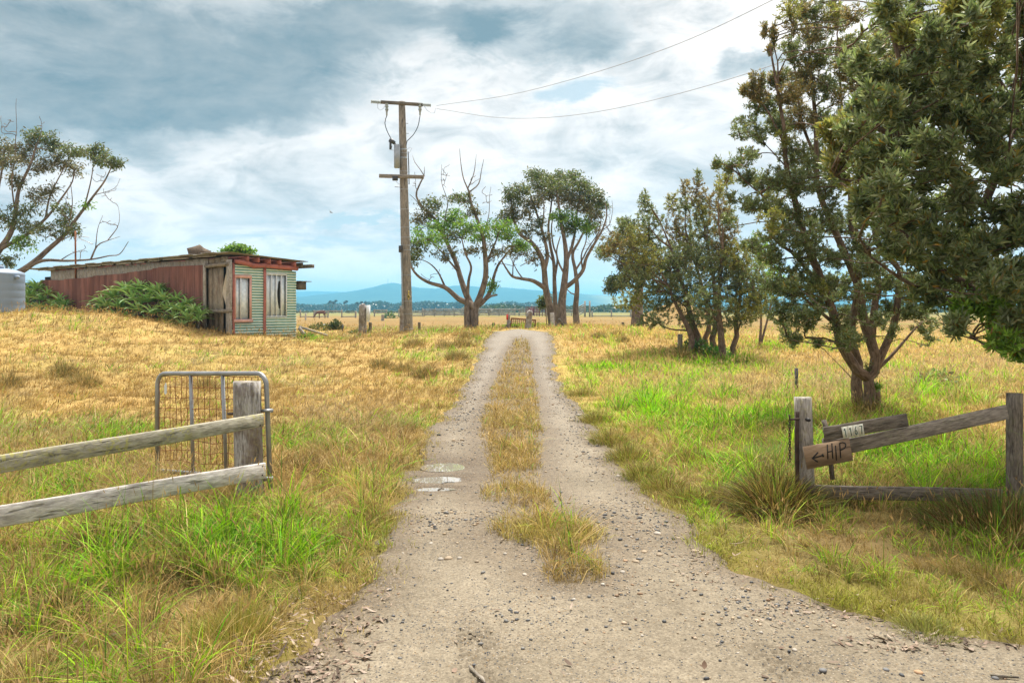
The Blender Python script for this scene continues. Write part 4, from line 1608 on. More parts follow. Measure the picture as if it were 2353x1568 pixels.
        col = np.zeros((N, 3))
        for k, pal_ in enumerate(pals):
            q = ci == k
            pal_ = np.array(pal_)
            col[q] = pal_[rng.integers(0, len(pal_), q.sum())]
        tv = np.repeat(rng.uniform(.75, 1.25, (n, 1)), per, 0)
        col = col * tv * rng.uniform(.75, 1.25, (N, 1))
        if recolor is not None:
            col = recolor(p, col, np.repeat(np.arange(n), per))
        return build_leaves(name, V, col, M['leaf'], parent)


def auto_clumps(poly, n, rmin, rmax, seed=1, squash=.75):
    """ellipses scattered through a traced outline"""
    r_ = np.random.default_rng(seed)
    poly = np.array(poly, float)
    lo, hi = poly.min(0), poly.max(0)
    out = []
    tries = 0
    while len(out) < n and tries < 6000:
        tries += 1
        p = lo + (hi - lo) * r_.random(2)
        ins = False
        j = len(poly) - 1
        for i in range(len(poly)):
            if (poly[i, 1] > p[1]) != (poly[j, 1] > p[1]) and p[0] < (poly[j, 0] - poly[i, 0]) * (p[1] - poly[i, 1]) / (poly[j, 1] - poly[i, 1]) + poly[i, 0]:
                ins = not ins
            j = i
        if not ins:
            continue
        if any((p[0] - o[0]) ** 2 + (p[1] - o[1]) ** 2 < (rmin * .75) ** 2 for o in out):
            continue
        r = r_.uniform(rmin, rmax)
        out.append((p[0], p[1], r, r * squash))
    return out


EUC = [[(.095, .135, .04), (.13, .17, .055), (.075, .11, .032), (.17, .20, .075), (.15, .14, .055)],
       [(.13, .27, .03), (.18, .34, .04), (.10, .20, .03), (.24, .36, .06)],
       [(.17, .15, .08), (.13, .13, .055), (.20, .17, .085), (.11, .13, .05)]]

# ---- eucalypt standing left of the track end
T = Tree(38.0, None)
bz = tz((1083 - CX) / F * 38, 38) - .15
T.limb([(425, 1340), (428, 1270), (430, 1200)], .36, .27, root=True, tr=c3, drift=(0, 0))
T.limb([(387, 1340), (383, 1240), (384, 1160)], .20, .15, root=True, tr=c3, drift=(-.2, 0))
T.limb([(384, 1160), (395, 1000), (412, 905), (375, 820), (350, 720)], .13, .03, tr=c3, drift=-.2)
T.limb([(430, 1210), (400, 1150), (330, 1120), (240, 1045), (130, 1010), (50, 960), (5, 890), (-20, 800)], .2, .035, tr=c3, drift=-.3)
T.limb([(430, 1200), (380, 1090), (345, 990), (312, 880), (272, 790), (230, 700), (180, 600), (90, 510), (45, 430), (60, 370), (97, 295)], .22, .04, tr=c3, drift=.25)
T.limb([(97, 295), (100, 235)], .035, .012, tr=c3)
T.limb([(97, 295), (72, 255), (35, 205), (20, 160)], .03, .01, tr=c3)
T.limb([(180, 600), (120, 580), (50, 470), (0, 420)], .05, .015, tr=c3)
T.limb([(440, 1190), (480, 1080), (510, 960), (505, 820), (490, 700), (450, 580), (412, 480), (400, 405)], .22, .07, tr=c3, drift=-.05)
T.limb([(400, 405), (360, 310), (342, 200), (335, 115)], .05, .012, tr=c3)
T.limb([(395, 385), (430, 280), (447, 155)], .04, .01, tr=c3)
T.limb([(402, 415), (462, 350), (480, 265), (497, 185)], .05, .012, tr=c3)
T.limb([(450, 1180), (500, 1130), (545, 1060), (562, 980), (590, 900), (640, 830), (690, 770)], .17, .03, tr=c3, drift=.2)
T.limb([(505, 1125), (545, 1100), (588, 1092)], .12, .05, tr=c3)
T.limb([(508, 900), (550, 800), (590, 700), (610, 620)], .09, .03, tr=c3, drift=.3)
T.limb([(330, 940), (260, 860), (200, 790), (150, 740)], .07, .025, tr=c3, drift=-.4)
T.limb([(490, 700), (530, 560), (535, 440), (545, 370)], .04, .01, tr=c3)
T.limb([(230, 700), (240, 560), (255, 470), (215, 340), (215, 220)], .05, .01, tr=c3)
T.limb([(240, 1045), (190, 940), (130, 880), (60, 850)], .07, .02, tr=c3)
T.frame = list(range(len(T.pos)))
for a in [(130, 490, 95, 60, 26, 0), (340, 450, 110, 45, 26, 0), (90, 570, 90, 55, 24, 2), (290, 570, 110, 60, 40, 1), (190, 640, 140, 45, 36, 1), (400, 640, 120, 45, 36, 1),
          (120, 710, 150, 60, 38, 1), (50, 770, 80, 90, 30, 0), (600, 640, 130, 55, 38, 1), (650, 690, 80, 45, 20, 1), (235, 810, 90, 55, 18, 2), (560, 800, 90, 70, 18, 2),
          (750, 755, 55, 35, 18, 1), (20, 850, 40, 60, 14, 0), (420, 790, 80, 45, 12, 2), (550, 1030, 28, 30, 12, 1), (480, 700, 90, 40, 18, 1), (330, 690, 90, 40, 20, 0), (440, 540, 60, 40, 12, 2)]:
    T.clump(*a[:5], col=a[5], tr=c3, rise=.2)
for a in [(230, 310, 40, 90, 9), (520, 430, 45, 90, 8), (40, 330, 40, 70, 6), (600, 760, 80, 60, 8), (150, 950, 90, 40, 8), (330, 900, 60, 60, 7), (430, 300, 60, 80, 6), (590, 900, 40, 60, 8), (250, 260, 30, 60, 5), (700, 870, 60, 50, 6)]:
    T.clump(*a, leaf=False, tr=c3, rise=.8, rm=.015)
r_ = thing('eucalypt_tree', (P(1083, 757, 38).x, 38, bz), 'wide forked eucalypt with dead bare top branches and bright leaf clumps', 'tree', 'eucalypts beyond the track')
T.wood(r_, M['bark_euc'], .009, k=.82)
T.leaves(r_, 'hang', EUC, 19, .17, .05)

# ---- three eucalypts right of it, crowns grown together
def euc_b(limbs, clumps, bare, base, D, label):
    T = Tree(D, None)
    for k, (pts, r0, r1, dr) in enumerate(limbs):
        T.limb(pts, r0, r1, root=(k == 0), tr=c3, drift=(0, dr) if k == 0 else dr)
    T.frame = list(range(len(T.pos)))
    for a in clumps:
        T.clump(*a[:5], col=a[5], tr=c3, rise=.2)
    for a in bare:
        T.clump(*a, leaf=False, tr=c3, rise=.8, rm=.015)
    q = c3(*base)
    x = (q[0] - CX) / F * D
    r_ = thing('eucalypt_tree', (x, D, tz(x, D)), label, 'tree', 'eucalypts beyond the track')
    T.wood(r_, M['bark_euc'], .009, k=.82)
    T.leaves(r_, 'hang', EUC, 19, .18, .05)
    return T


euc_b([([(960, 1310), (940, 1180), (912, 1050), (902, 930), (882, 840), (820, 745), (740, 685), (702, 600), (685, 490), (655, 410)], .30, .04, -.05),
       ([(908, 1055), (830, 1000), (760, 986), (690, 970), (650, 920), (620, 870)], .17, .04, -.3), ([(902, 930), (922, 820), (885, 650), (835, 500), (810, 420)], .15, .04, .1),
       ([(885, 850), (800, 870), (740, 900)], .06, .02, -.3), ([(880, 650), (900, 500), (870, 390)], .07, .02, .3), ([(700, 600), (620, 570)], .05, .02, 0),
       ([(690, 970), (700, 870), (760, 800)], .05, .02, .3), ([(760, 986), (720, 930), (680, 850)], .05, .02, .3)],
      [(840, 290, 75, 40, 22, 0), (880, 350, 120, 55, 38, 0), (730, 390, 90, 50, 30, 0), (680, 445, 75, 40, 22, 0), (820, 480, 90, 60, 30, 2), (650, 570, 90, 50, 26, 0), (830, 610, 80, 45, 18, 0),
       (780, 680, 60, 40, 14, 2), (720, 800, 75, 50, 16, 2), (830, 840, 80, 55, 14, 2), (770, 560, 80, 40, 16, 2), (690, 520, 60, 40, 14, 2), (740, 760, 50, 40, 12, 1), (900, 700, 60, 45, 10, 2)],
      [(640, 400, 40, 70, 6), (640, 800, 60, 60, 8), (860, 760, 60, 60, 8)], (965, 1300), 41, 'eucalypt with a long low limb reaching left, left of three trunks')
euc_b([([(985, 1300), (975, 1150), (970, 1000), (966, 880), (942, 760), (930, 640), (945, 520), (960, 400)], .20, .04, .1), ([(970, 1000), (990, 850), (962, 760), (952, 620), (1000, 480)], .09, .03, .2), ([(966, 880), (920, 800), (900, 720)], .05, .02, -.3)],
      [(980, 300, 150, 45, 50, 0), (930, 430, 130, 60, 40, 2), (940, 340, 100, 45, 26, 0), (1000, 400, 90, 60, 24, 2)], [(940, 560, 60, 70, 8)], (985, 1290), 42.5, 'slender eucalypt stem squeezed between two thicker trunks')
euc_b([([(1020, 1310), (1020, 1150), (1032, 1050), (1042, 960), (1050, 870), (1042, 760), (1022, 640), (1000, 500), (980, 380)], .34, .04, .05),
       ([(1038, 1045), (1100, 1000), (1160, 930), (1182, 850), (1232, 760), (1290, 660), (1320, 560), (1310, 470)], .17, .03, -.15), ([(1050, 870), (1090, 760), (1112, 640), (1122, 540), (1140, 420)], .13, .03, .3),
       ([(1042, 960), (1000, 880), (985, 800), (1010, 700)], .08, .03, -.3), ([(1232, 760), (1280, 620), (1270, 500)], .05, .02, .3), ([(1290, 660), (1340, 620), (1360, 520), (1355, 460)], .035, .01, 0),
       ([(1160, 930), (1150, 830), (1180, 740), (1190, 640)], .07, .03, .2), ([(1320, 620), (1345, 680), (1365, 710)], .03, .01, 0)],
      [(1050, 360, 130, 60, 46, 0), (1180, 355, 75, 45, 26, 0), (1080, 450, 120, 75, 44, 2), (1230, 420, 85, 60, 32, 0), (1280, 490, 50, 55, 20, 0), (1190, 500, 90, 60, 30, 2), (1010, 560, 75, 38, 24, 1), (1100, 605, 130, 50, 46, 1),
       (1190, 640, 65, 50, 24, 1), (1050, 650, 80, 40, 18, 0), (1240, 570, 50, 50, 12, 2), (1110, 310, 80, 35, 18, 0)],
      [(1340, 560, 30, 90, 8), (1290, 700, 50, 60, 8), (1100, 760, 60, 60, 8), (1340, 640, 40, 60, 6)], (1020, 1300), 41.5, 'thick trunked eucalypt with a rounded dense crown, middle of three trunks')
euc_b([([(1120, 1305), (1112, 1180), (1122, 1050), (1110, 930), (1092, 820), (1132, 740), (1170, 660), (1210, 560)], .25, .04, .15), ([(1122, 1090), (1080, 1080), (1050, 1050)], .06, .03, -.3), ([(1110, 930), (1160, 850), (1190, 790), (1250, 700)], .08, .03, .2)],
      [(1210, 520, 80, 60, 22, 0), (1130, 480, 90, 60, 20, 2), (1240, 640, 50, 50, 12, 2)], [(1200, 760, 60, 60, 8)], (1120, 1295), 44, 'single straight eucalypt trunk, right of the three trunks')
# sapling at their foot
T = Tree(43.0, None)
T.limb([(1256, 752), (1254, 720), (1250, 690)], .035, .012, root=True, drift=(0, 0))
T.frame = list(range(len(T.pos)))
for a in [(1250, 690, 11, 11, 14), (1244, 698, 9, 8, 10), (1258, 684, 8, 9, 10)]:
    T.clump(*a, col=0)
r_ = thing('sapling', (P(1256, 752, 43).x, 43, tz(P(1256, 752, 43).x, 43)), 'small dark leafy sapling left of the three eucalypt trunks', 'tree')
T.wood(r_, M['bark_euc'], .006)
T.leaves(r_, 'hang', EUC, 20, .16, .06)

# ---- thick eucalypt standing behind the banksia thicket
T = Tree(47.0, None)
T.limb([(1525, 1300), (1528, 1150), (1540, 1000), (1522, 850), (1482, 720), (1450, 640)], .5, .06, root=True, tr=c3, drift=(0, 0))
T.limb([(1540, 1010), (1480, 950), (1420, 930), (1370, 980)], .1, .03, tr=c3)
T.limb([(1525, 870), (1440, 800), (1370, 760), (1300, 780)], .1, .03, tr=c3)
T.limb([(1530, 1120), (1470, 1080), (1400, 1030), (1350, 1010)], .08, .02, tr=c3)
T.frame = list(range(len(T.pos)))
for a in [(1400, 1010, 85, 45, 34, 0), (1350, 1050, 50, 35, 20, 0), (1300, 790, 60, 40, 22, 0), (1400, 740, 95, 55, 34, 0), (1470, 640, 60, 80, 26, 0), (1440, 850, 80, 60, 26, 2), (1470, 930, 80, 60, 24, 2), (1380, 1000, 60, 50, 18, 0), (1560, 900, 100, 120, 40, 0), (1540, 720, 80, 80, 30, 0)]:
    T.clump(*a[:5], col=a[5], tr=c3, rise=.2)
x = P(c3(1525, 1280)[0], 0, 47).x
r_ = thing('eucalypt_tree', (x, 47, tz(x, 47)), 'stout eucalypt with drooping grey green crown partly hidden behind the banksia thicket', 'tree', 'eucalypts beyond the track')
T.wood(r_, M['bark_euc'], .009, k=.82)
T.leaves(r_, 'hang', EUC, 28, .2, .06)

# ---- big eucalypt leaning in from the left edge, behind the shed
T = Tree(37.0, None)
T.limb([(-150, 1230), (-100, 1130), (-60, 1040)], .55, .4, root=True, tr=c1, drift=(0, 0))
T.limb([(-60, 1040), (0, 960), (60, 870), (92, 760), (112, 610), (180, 460), (215, 350)], .2, .05, tr=c1, drift=.1)
T.limb([(-100, 1130), (20, 1120), (110, 1100), (200, 1040), (290, 960), (380, 880), (440, 800), (500, 720), (560, 640), (620, 560), (660, 480)], .24, .03, tr=c1, drift=-.15)
T.limb([(120, 1095), (250, 1030), (400, 1030), (540, 1022), (650, 1000), (712, 990), (765, 915)], .12, .015, tr=c1, drift=-.2)
T.limb([(540, 1022), (580, 940), (640, 910), (716, 885)], .06, .012, tr=c1)
T.limb([(640, 910), (700, 830), (712, 770), (705, 712)], .035, .01, tr=c1)
T.limb([(570, 950), (582, 840), (612, 760)], .03, .01, tr=c1)
T.limb([(0, 960), (150, 880), (270, 780), (350, 680), (430, 560), (440, 480)], .13, .03, tr=c1, drift=.2)
T.limb([(-60, 1040), (-20, 900), (-40, 760), (-10, 600), (20, 450)], .2, .04, tr=c1, drift=.2)
T.limb([(290, 960), (380, 900), (460, 870)], .05, .02, tr=c1)
T.limb([(350, 1030), (420, 990), (490, 965)], .04, .015, tr=c1)
T.limb([(400, 870), (430, 700), (420, 560)], .04, .015, tr=c1)
T.limb([(92, 760), (70, 560), (90, 420), (92, 320), (100, 240), (95, 120), (98, 65)], .05, .01, tr=c1)
T.limb([(270, 780), (300, 640), (380, 480), (420, 400)], .06, .02, tr=c1)
T.limb([(500, 720), (540, 560), (560, 430)], .05, .02, tr=c1)
T.limb([(560, 640), (680, 600), (715, 540)], .025, .008, tr=c1)
T.frame = list(range(len(T.pos)))
for a in [(30, 350, 70, 50, 26, 2), (230, 285, 100, 50, 40, 0), (150, 380, 90, 55, 34, 2), (320, 350, 80, 45, 28, 0), (440, 380, 85, 55, 32, 0), (340, 440, 85, 50, 28, 2), (560, 380, 90, 45, 32, 0), (680, 440, 60, 35, 24, 0), (600, 425, 60, 40, 18, 0),
          (440, 480, 75, 45, 20, 2), (230, 470, 90, 55, 28, 2), (50, 430, 90, 60, 30, 2), (100, 560, 80, 60, 22, 2), (230, 650, 90, 50, 24, 2), (300, 600, 60, 45, 14, 2), (140, 720, 100, 55, 26, 0), (370, 730, 70, 45, 20, 0), (390, 790, 70, 35, 16, 0),
          (50, 800, 90, 55, 26, 0), (300, 850, 110, 45, 24, 0), (430, 850, 55, 35, 12, 0), (140, 920, 70, 55, 26, 1), (40, 1020, 70, 50, 20, 0), (180, 830, 90, 50, 22, 0), (520, 700, 25, 25, 5, 1), (-60, 500, 100, 120, 30, 2), (-60, 750, 90, 90, 24, 0)]:
    T.clump(*a[:5], col=a[5], tr=c1, rise=.25)
for a in [(40, 230, 60, 60, 8), (250, 200, 30, 60, 6), (640, 620, 60, 70, 8), (480, 960, 60, 40, 6), (640, 780, 60, 50, 7), (600, 520, 60, 60, 8), (10, 230, 30, 70, 6), (400, 650, 50, 80, 8)]:
    T.clump(*a, leaf=False, tr=c1, rise=.8, rm=.015)
q = c1(-150, 1230)
x = (q[0] - CX) / F * 37
r_ = thing('eucalypt_tree', (x, 37, tz(x, 37)), 'big spreading eucalypt leaning in from the left behind the shed and tank', 'tree')
T.wood(r_, M['bark_euc'], .009, k=.82)
T.leaves(r_, 'hang', EUC, 19, .17, .045)

# ---- banksia thicket
BNK = [[(.17, .225, .085), (.22, .27, .125), (.125, .175, .065), (.31, .35, .20), (.23, .25, .10)],
       [(.30, .31, .08), (.22, .25, .07), (.38, .34, .10)],
       [(.28, .21, .09), (.20, .18, .09), (.15, .17, .08), (.34, .25, .10)],
       [(.20, .36, .04), (.28, .44, .06), (.14, .26, .04)]]


def bank_recolor(amt):
    def f(p, col, ti):
        k = rng.random(len(p)) < amt
        col[k] = np.array([(.34, .20, .03), (.24, .19, .05), (.30, .25, .05)])[rng.integers(0, 3, k.sum())] * rng.uniform(.6, 1.2, (k.sum(), 1))
        return col
    return f


def banksia(name, D, stems, branches, clumps, label, cat, per, L, W, rtip, bark, amt=.05, group=None, spread=1.2, rise=.5):
    T = Tree(D, None)
    for pts, r0, r1, dr in stems:
        T.limb(pts, r0, r1, root=True, drift=dr)
    for pts, r0, r1, dr in branches:
        T.limb(pts, r0, r1, drift=dr)
    T.frame = [i for i in range(len(T.pos)) if T.par[i] >= 0]
    zmin = min(p[2] for p in T.pos)
    fr = [i for i in T.frame if T.pos[i][2] > zmin + .5]
    T.frame = fr or T.frame
    for c in clumps:
        cand = None
        if c[0] > 2385 or c[1] < -60:
            cand = [i for i in T.frame if CX + F * T.pos[i][0] / T.pos[i][1] > 2375] or None
        T.clump(c[0], c[1], c[2], c[3], c[4], col=c[5], rise=rise, spread=spread, depth=c[6] if len(c) > 6 else None, cand=cand)
    b_ = T.pos[0]
    r_ = thing(name, (float(b_[0]), float(b_[1]), tz(b_[0], b_[1])), label, cat, group)
    T.wood(r_, bark, rtip)
    T.leaves(r_, 'whorl', BNK, per, L, W, recolor=bank_recolor(amt))
    return T


def C8(*pts):
    return [c8(*p) for p in pts]


tx = [  # stems of the thicket (each its own small tree)
    (23.0, [(1255, 555), (1238, 460), (1266, 380), (1245, 290), (1200, 200), (1130, 60), (1080, -60), (1000, -200)], .15, [(1410, 560, 36, 30), (1450, 555, 45, 45), (1390, 580, 22, 22), (1455, 640, 45, 36), (1480, 600, 50, 50), (1450, 690, 50, 26), (1500, 735, 45, 22), (1430, 520, 26, 26)], 'leftmost stem of the banksia thicket, crown spreading low to the left', 0),
    (23.6, [(1345, 545), (1332, 430), (1305, 330), (1272, 250), (1240, 120), (1180, -100), (1100, -350), (1020, -550)], .17, [(1490, 520, 42, 55), (1482, 470, 22, 26), (1500, 640, 60, 55), (1540, 600, 55, 50), (1500, 570, 40, 40), (1520, 690, 55, 36), (1478, 450, 14, 18)], 'straight leaning stem of the banksia thicket next to the leftmost one', 0),
    (24.3, [(1382, 520), (1372, 420), (1365, 350), (1392, 290), (1390, 150), (1330, -100), (1260, -350), (1250, -600)], .12, [(1555, 520, 45, 46), (1545, 465, 24, 30), (1575, 470, 22, 30), (1560, 590, 55, 45), (1540, 640, 50, 40), (1580, 560, 40, 45), (1570, 430, 12, 24)], 'thin dark stem in the middle of the banksia thicket', 1),
    (23.4, [(1398, 515), (1432, 420), (1420, 350), (1442, 280), (1450, 150), (1430, -100), (1380, -400), (1330, -700)], .13, [(1600, 440, 30, 40), (1604, 400, 12, 24), (1620, 520, 40, 55), (1600, 590, 60, 50), (1580, 660, 60, 50), (1590, 730, 50, 26), (1640, 590, 45, 45), (1612, 480, 26, 36)], 'crooked stem of the banksia thicket with the tallest leafy top', 0),
    (22.4, [(1505, 585), (1500, 470), (1490, 350), (1480, 240), (1468, 100), (1480, -100), (1500, -350), (1500, -600)], .15, [(1650, 470, 30, 46), (1655, 425, 11, 28), (1660, 540, 45, 55), (1650, 620, 60, 50), (1630, 690, 60, 45), (1655, 745, 40, 26), (1690, 590, 45, 45), (1672, 495, 22, 30)], 'pale straight stem of the banksia thicket standing to the front', 0),
    (22.8, [(1618, 575), (1590, 490), (1578, 420), (1610, 330), (1600, 230), (1625, 120), (1640, -80), (1660, -300)], .13, [(1690, 660, 50, 50), (1730, 640, 45, 55), (1720, 700, 50, 40), (1700, 730, 40, 26), (1695, 600, 40, 50), (1745, 690, 40, 40)], 'curved rightmost stem of the banksia thicket', 0),
]
for (D, st_pts, r0, cl, lb, hue) in tx:
    q = []
    for (a_, b_, rx, ry) in cl:
        q.append((a_, b_, rx, ry, max(16, int(rx * ry / 12.5)), random.choice([0, 0, 0, 1, 2 if b_ < 640 else 0])))
    pts = C8(*st_pts)
    T_br = []
    for (a_, b_, rx, ry) in cl[::2]:
        k = min(range(3, len(pts)), key=lambda i: abs(pts[i][1] - b_ - 70) + .5 * abs(pts[i][0] - a_))
        s0 = pts[k]
        T_br.append(([s0, ((s0[0] + a_) / 2 + random.uniform(-8, 8), (s0[1] + b_) / 2 + 8), (a_, b_)], .035, .012, None))
    banksia('banksia_tree', D, [(pts, r0 * .8, .012, (0, random.uniform(-.15, .15)))], T_br, q, lb, 'tree', 16, .075, .02, .0035, M['bark_bank'], .05, 'banksia stems of the thicket')
# light green shrub behind
banksia('leafy_shrub', 27.0, [([(1745, 800), (1748, 720), (1740, 640)], .06, .015, (0, 0)), ([(1745, 800), (1770, 700), (1775, 620)], .05, .015, (0, .2))], [],
        [(1748, 580, 36, 40, 70, 3), (1730, 555, 20, 24, 30, 3), (1778, 640, 36, 45, 70, 3), (1745, 650, 36, 40, 60, 3), (1770, 600, 28, 34, 40, 3)], 'light yellow green shrub behind the right side of the banksia thicket', 'shrub', 14, .1, .035, .006, M['bark_bank'], 0)

# ---- the banksia in front, behind the sign post
D = 12.3
stems = [([c6(*p) for p in [(892, 800), (893, 740), (898, 680), (890, 615)]], .10, .08, (0, 0)),
         ([c6(*p) for p in [(842, 800), (832, 720), (826, 640), (836, 540), (802, 430), (800, 330), (822, 220), (840, 60), (830, -150), (780, -400)]], .10, .02, (.5, .1)),
         ([c6(*p) for p in [(940, 800), (935, 720), (925, 640)]], .07, .06, (.3, 0))]
br = [([c6(*p) for p in [(890, 615), (830, 572), (782, 500), (742, 430), (720, 330), (690, 230), (650, 130), (620, 40), (575, -60)]] + [c4(610, 900), c4(600, 720), c4(560, 480), c4(520, 250)], .085, .012, -.12),
      ([c6(*p) for p in [(898, 640), (920, 580), (930, 500), (905, 420), (872, 330), (852, 240), (830, 100)]] + [c4(790, 1050), c4(770, 860), c4(765, 650), c4(740, 400), c4(720, 150), c4(700, -40)], .085, .012, .05),
      ([c6(*p) for p in [(905, 420), (915, 320), (930, 180), (940, 60)]] + [c4(960, 1250), c4(950, 1050), c4(920, 800), c4(900, 500), c4(880, 200)], .06, .012, .2),
      ([c6(*p) for p in [(925, 560), (970, 470), (1012, 380), (1040, 270), (1052, 150), (1062, 40)]] + [c4(1090, 1300), c4(1080, 1100), c4(1050, 850), c4(1010, 600)], .07, .012, .12),
      ([c6(*p) for p in [(945, 575), (1010, 500), (1080, 420), (1140, 350), (1200, 300)]], .04, .01, .2),
      ([c6(*p) for p in [(720, 330), (620, 250), (540, 180), (470, 120)]], .035, .01, -.2),
      ([c6(*p) for p in [(742, 430), (650, 400), (560, 400), (480, 410)]], .022, .008, -.2),
      ([c6(*p) for p in [(805, 610), (740, 550), (690, 500)]], .014, .005, -.2),
      ([c6(*p) for p in [(650, 130), (560, 30), (480, -60), (380, -140)]] + [c4(520, 1100), c4(420, 1000), c4(310, 900), c4(235, 860)], .035, .008, -.1),
      ([c4(610, 900), c4(500, 780), c4(430, 740)], .014, .005, .1), ([c4(600, 760), c4(520, 620), c4(450, 500), c4(430, 430)], .025, .007, .1), ([c4(565, 500), c4(560, 330), c4(515, 170)], .02, .006, -.1),
      ([c4(770, 860), c4(690, 650), c4(660, 420), c4(635, 240)], .03, .008, .1)]
cl = [(488, 165, 18, 55, 18, 2), (540, 170, 18, 62, 18, 2), (520, 255, 24, 40, 14, 2), (690, 60, 50, 60, 30, 0), (640, 270, 36, 50, 22, 0), (385, 470, 26, 40, 12, 2), (430, 430, 20, 60, 16, 2), (470, 440, 20, 60, 16, 2), (440, 500, 50, 40, 18, 2), (560, 420, 60, 55, 34, 2), (510, 560, 85, 60, 46, 0), (620, 500, 85, 75, 56, 2), (760, 60, 80, 70, 50, 0), (760, 170, 85, 75, 50, 0),
      (880, 100, 85, 85, 50, 0), (780, 300, 100, 80, 60, 0), (900, 280, 85, 85, 50, 0), (700, 410, 90, 80, 56, 2), (820, 470, 100, 80, 56, 0), (560, 680, 80, 60, 46, 0), (680, 640, 95, 80, 60, 2), (800, 640, 95, 80, 56, 0), (470, 745, 50, 28, 14, 0),
      (420, 815, 36, 26, 12, 0), (640, 810, 100, 80, 64, 0), (780, 820, 105, 80, 64, 0), (235, 870, 36, 34, 18, 0), (310, 895, 48, 36, 26, 0), (395, 950, 60, 42, 34, 0), (480, 985, 75, 50, 40, 0), (560, 950, 75, 70, 46, 0), (680, 980, 105, 80, 64, 0),
      (820, 1000, 105, 80, 60, 0), (420, 1100, 60, 42, 30, 0), (540, 1120, 85, 60, 50, 0), (660, 1150, 95, 75, 60, 0), (800, 1180, 105, 80, 60, 0), (600, 1260, 105, 70, 56, 0), (740, 1330, 110, 80, 60, 0), (900, 1200, 85, 80, 44, 0), (880, 1380, 105, 70, 50, 0),
      (1000, 1300, 85, 75, 40, 0), (520, 1360, 80, 60, 40, 0), (640, 1450, 110, 70, 56, 0), (540, 1530, 90, 45, 36, 0), (1050, 1430, 95, 70, 46, 0), (760, 1500, 100, 60, 40, 0), (920, 1500, 90, 60, 36, 0), (1160, 1480, 90, 70, 40, 0), (960, 420, 80, 80, 40, 0), (940, 620, 80, 80, 40, 0), (950, 820, 80, 80, 40, 0)]
cl = [(*c4(a, b_), rx * .4286, ry * .4286, int(n_ * 1.8), h_) for (a, b_, rx, ry, n_, h_) in cl]
cl += [(*c6(a, b_), rx * .4286, ry * .4286, int(n_ * 2.1), h_) for (a, b_, rx, ry, n_, h_) in
       [(480, 130, 120, 80, 54, 0), (430, 250, 100, 70, 44, 0), (560, 300, 100, 70, 46, 0), (490, 390, 80, 36, 24, 0), (620, 420, 50, 32, 16, 0), (700, 120, 90, 70, 40, 0), (950, 120, 110, 75, 40, 0), (1130, 130, 95, 70, 44, 0), (1090, 260, 90, 50, 26, 0), (800, 260, 60, 55, 20, 0),
        (780, 380, 50, 50, 14, 0), (620, 180, 90, 70, 40, 0), (1000, 220, 70, 60, 20, 0), (1180, 340, 60, 40, 14, 0), (900, 560, 50, 50, 8, 0), (940, 650, 30, 20, 6, 3)]]
polyf = [(1640, 365), (1690, 330), (1700, 190), (1760, 70), (1850, -20), (2085, -20), (2080, 300), (2080, 560), (2130, 670), (2090, 715), (2000, 660), (1900, 690), (1830, 750), (1770, 735), (1755, 640), (1690, 570), (1655, 440)]
for (a, b_, rx, ry) in auto_clumps(polyf, 98, 22, 40, 11):
    cl.append((a, b_, rx, ry, int(rx * ry / 23), 2 if b_ < 330 and random.random() < .5 else random.choice([0, 0, 0, 0, 1]), random.gauss(-.2, .75)))
for (a, b_, rx, ry) in auto_clumps([(1920, -30), (2110, -30), (2110, 260), (1930, 230)], 16, 24, 38, 23):
    cl.append((a, b_, rx, ry, int(rx * ry / 22), random.choice([0, 0, 2]), random.gauss(.2, .6)))
for (a, b_, rx, ry) in auto_clumps([(1775, 640), (1785, 770), (1840, 800), (1900, 760), (1960, 800), (2030, 760), (2110, 800), (2170, 760), (2160, 640)], 40, 18, 32, 17):
    cl.append((a, b_, rx, ry, int(rx * ry / 26), 0, random.gauss(-.1, .8)))
banksia('banksia_tree', D, stems, br, cl, 'tall open banksia with several reddish stems rising behind the sign post', 'tree', 14, .062, .0135, .0028, M['bark_bank'], .05, spread=1.6, rise=.6)

# ---- big dark banksia filling the right edge, trunk out of frame
D = 8.2
stems = [([(2660, 1100), (2640, 950), (2590, 800)], .22, .17, (0, 0))]
br = [([(2590, 800), (2480, 680), (2380, 560), (2260, 470), c4(1530, 990), c4(1470, 900), c4(1390, 810), c4(1320, 700), c4(1270, 560), c4(1235, 400), c4(1180, 200), c4(1120, 40)], .08, .015, -.1),
      ([c4(1320, 700), c4(1180, 720), c4(1100, 690), c4(1050, 600), c4(1030, 540), c4(980, 440)], .045, .012, -.1),
      ([(2590, 800), (2520, 600), (2420, 420), (2330, 250), (2240, 100), (2180, -60)], .085, .025, .1),
      ([(2420, 420), (2300, 330), (2180, 230), (2080, 120), (2010, 20)], .06, .015, -.1),
      ([(2520, 600), (2560, 380), (2500, 150), (2440, -50)], .1, .03, .2),
      ([(2590, 800), (2450, 760), (2330, 720), (2200, 640), (2100, 560), (2010, 480), (1930, 420)], .07, .012, -.15),
      ([(2330, 720), (2250, 690), (2150, 680), (2070, 640), (2000, 590)], .04, .01, -.2),
      ([(2450, 760), (2380, 790), (2300, 800), (2240, 780)], .035, .01, -.25), ([(2640, 950), (2500, 860), (2400, 820), (2340, 800)], .04, .01, -.1),
      ([c4(1470, 900), c4(1300, 930), c4(1150, 950), c4(1000, 980), c4(900, 960)], .04, .01, -.15), ([c4(1270, 560), c4(1120, 420), c4(1000, 330), c4(920, 330)], .04, .01, -.1),
      ([(2260, 470), (2300, 380), (2330, 300)], .05, .015, .1)]
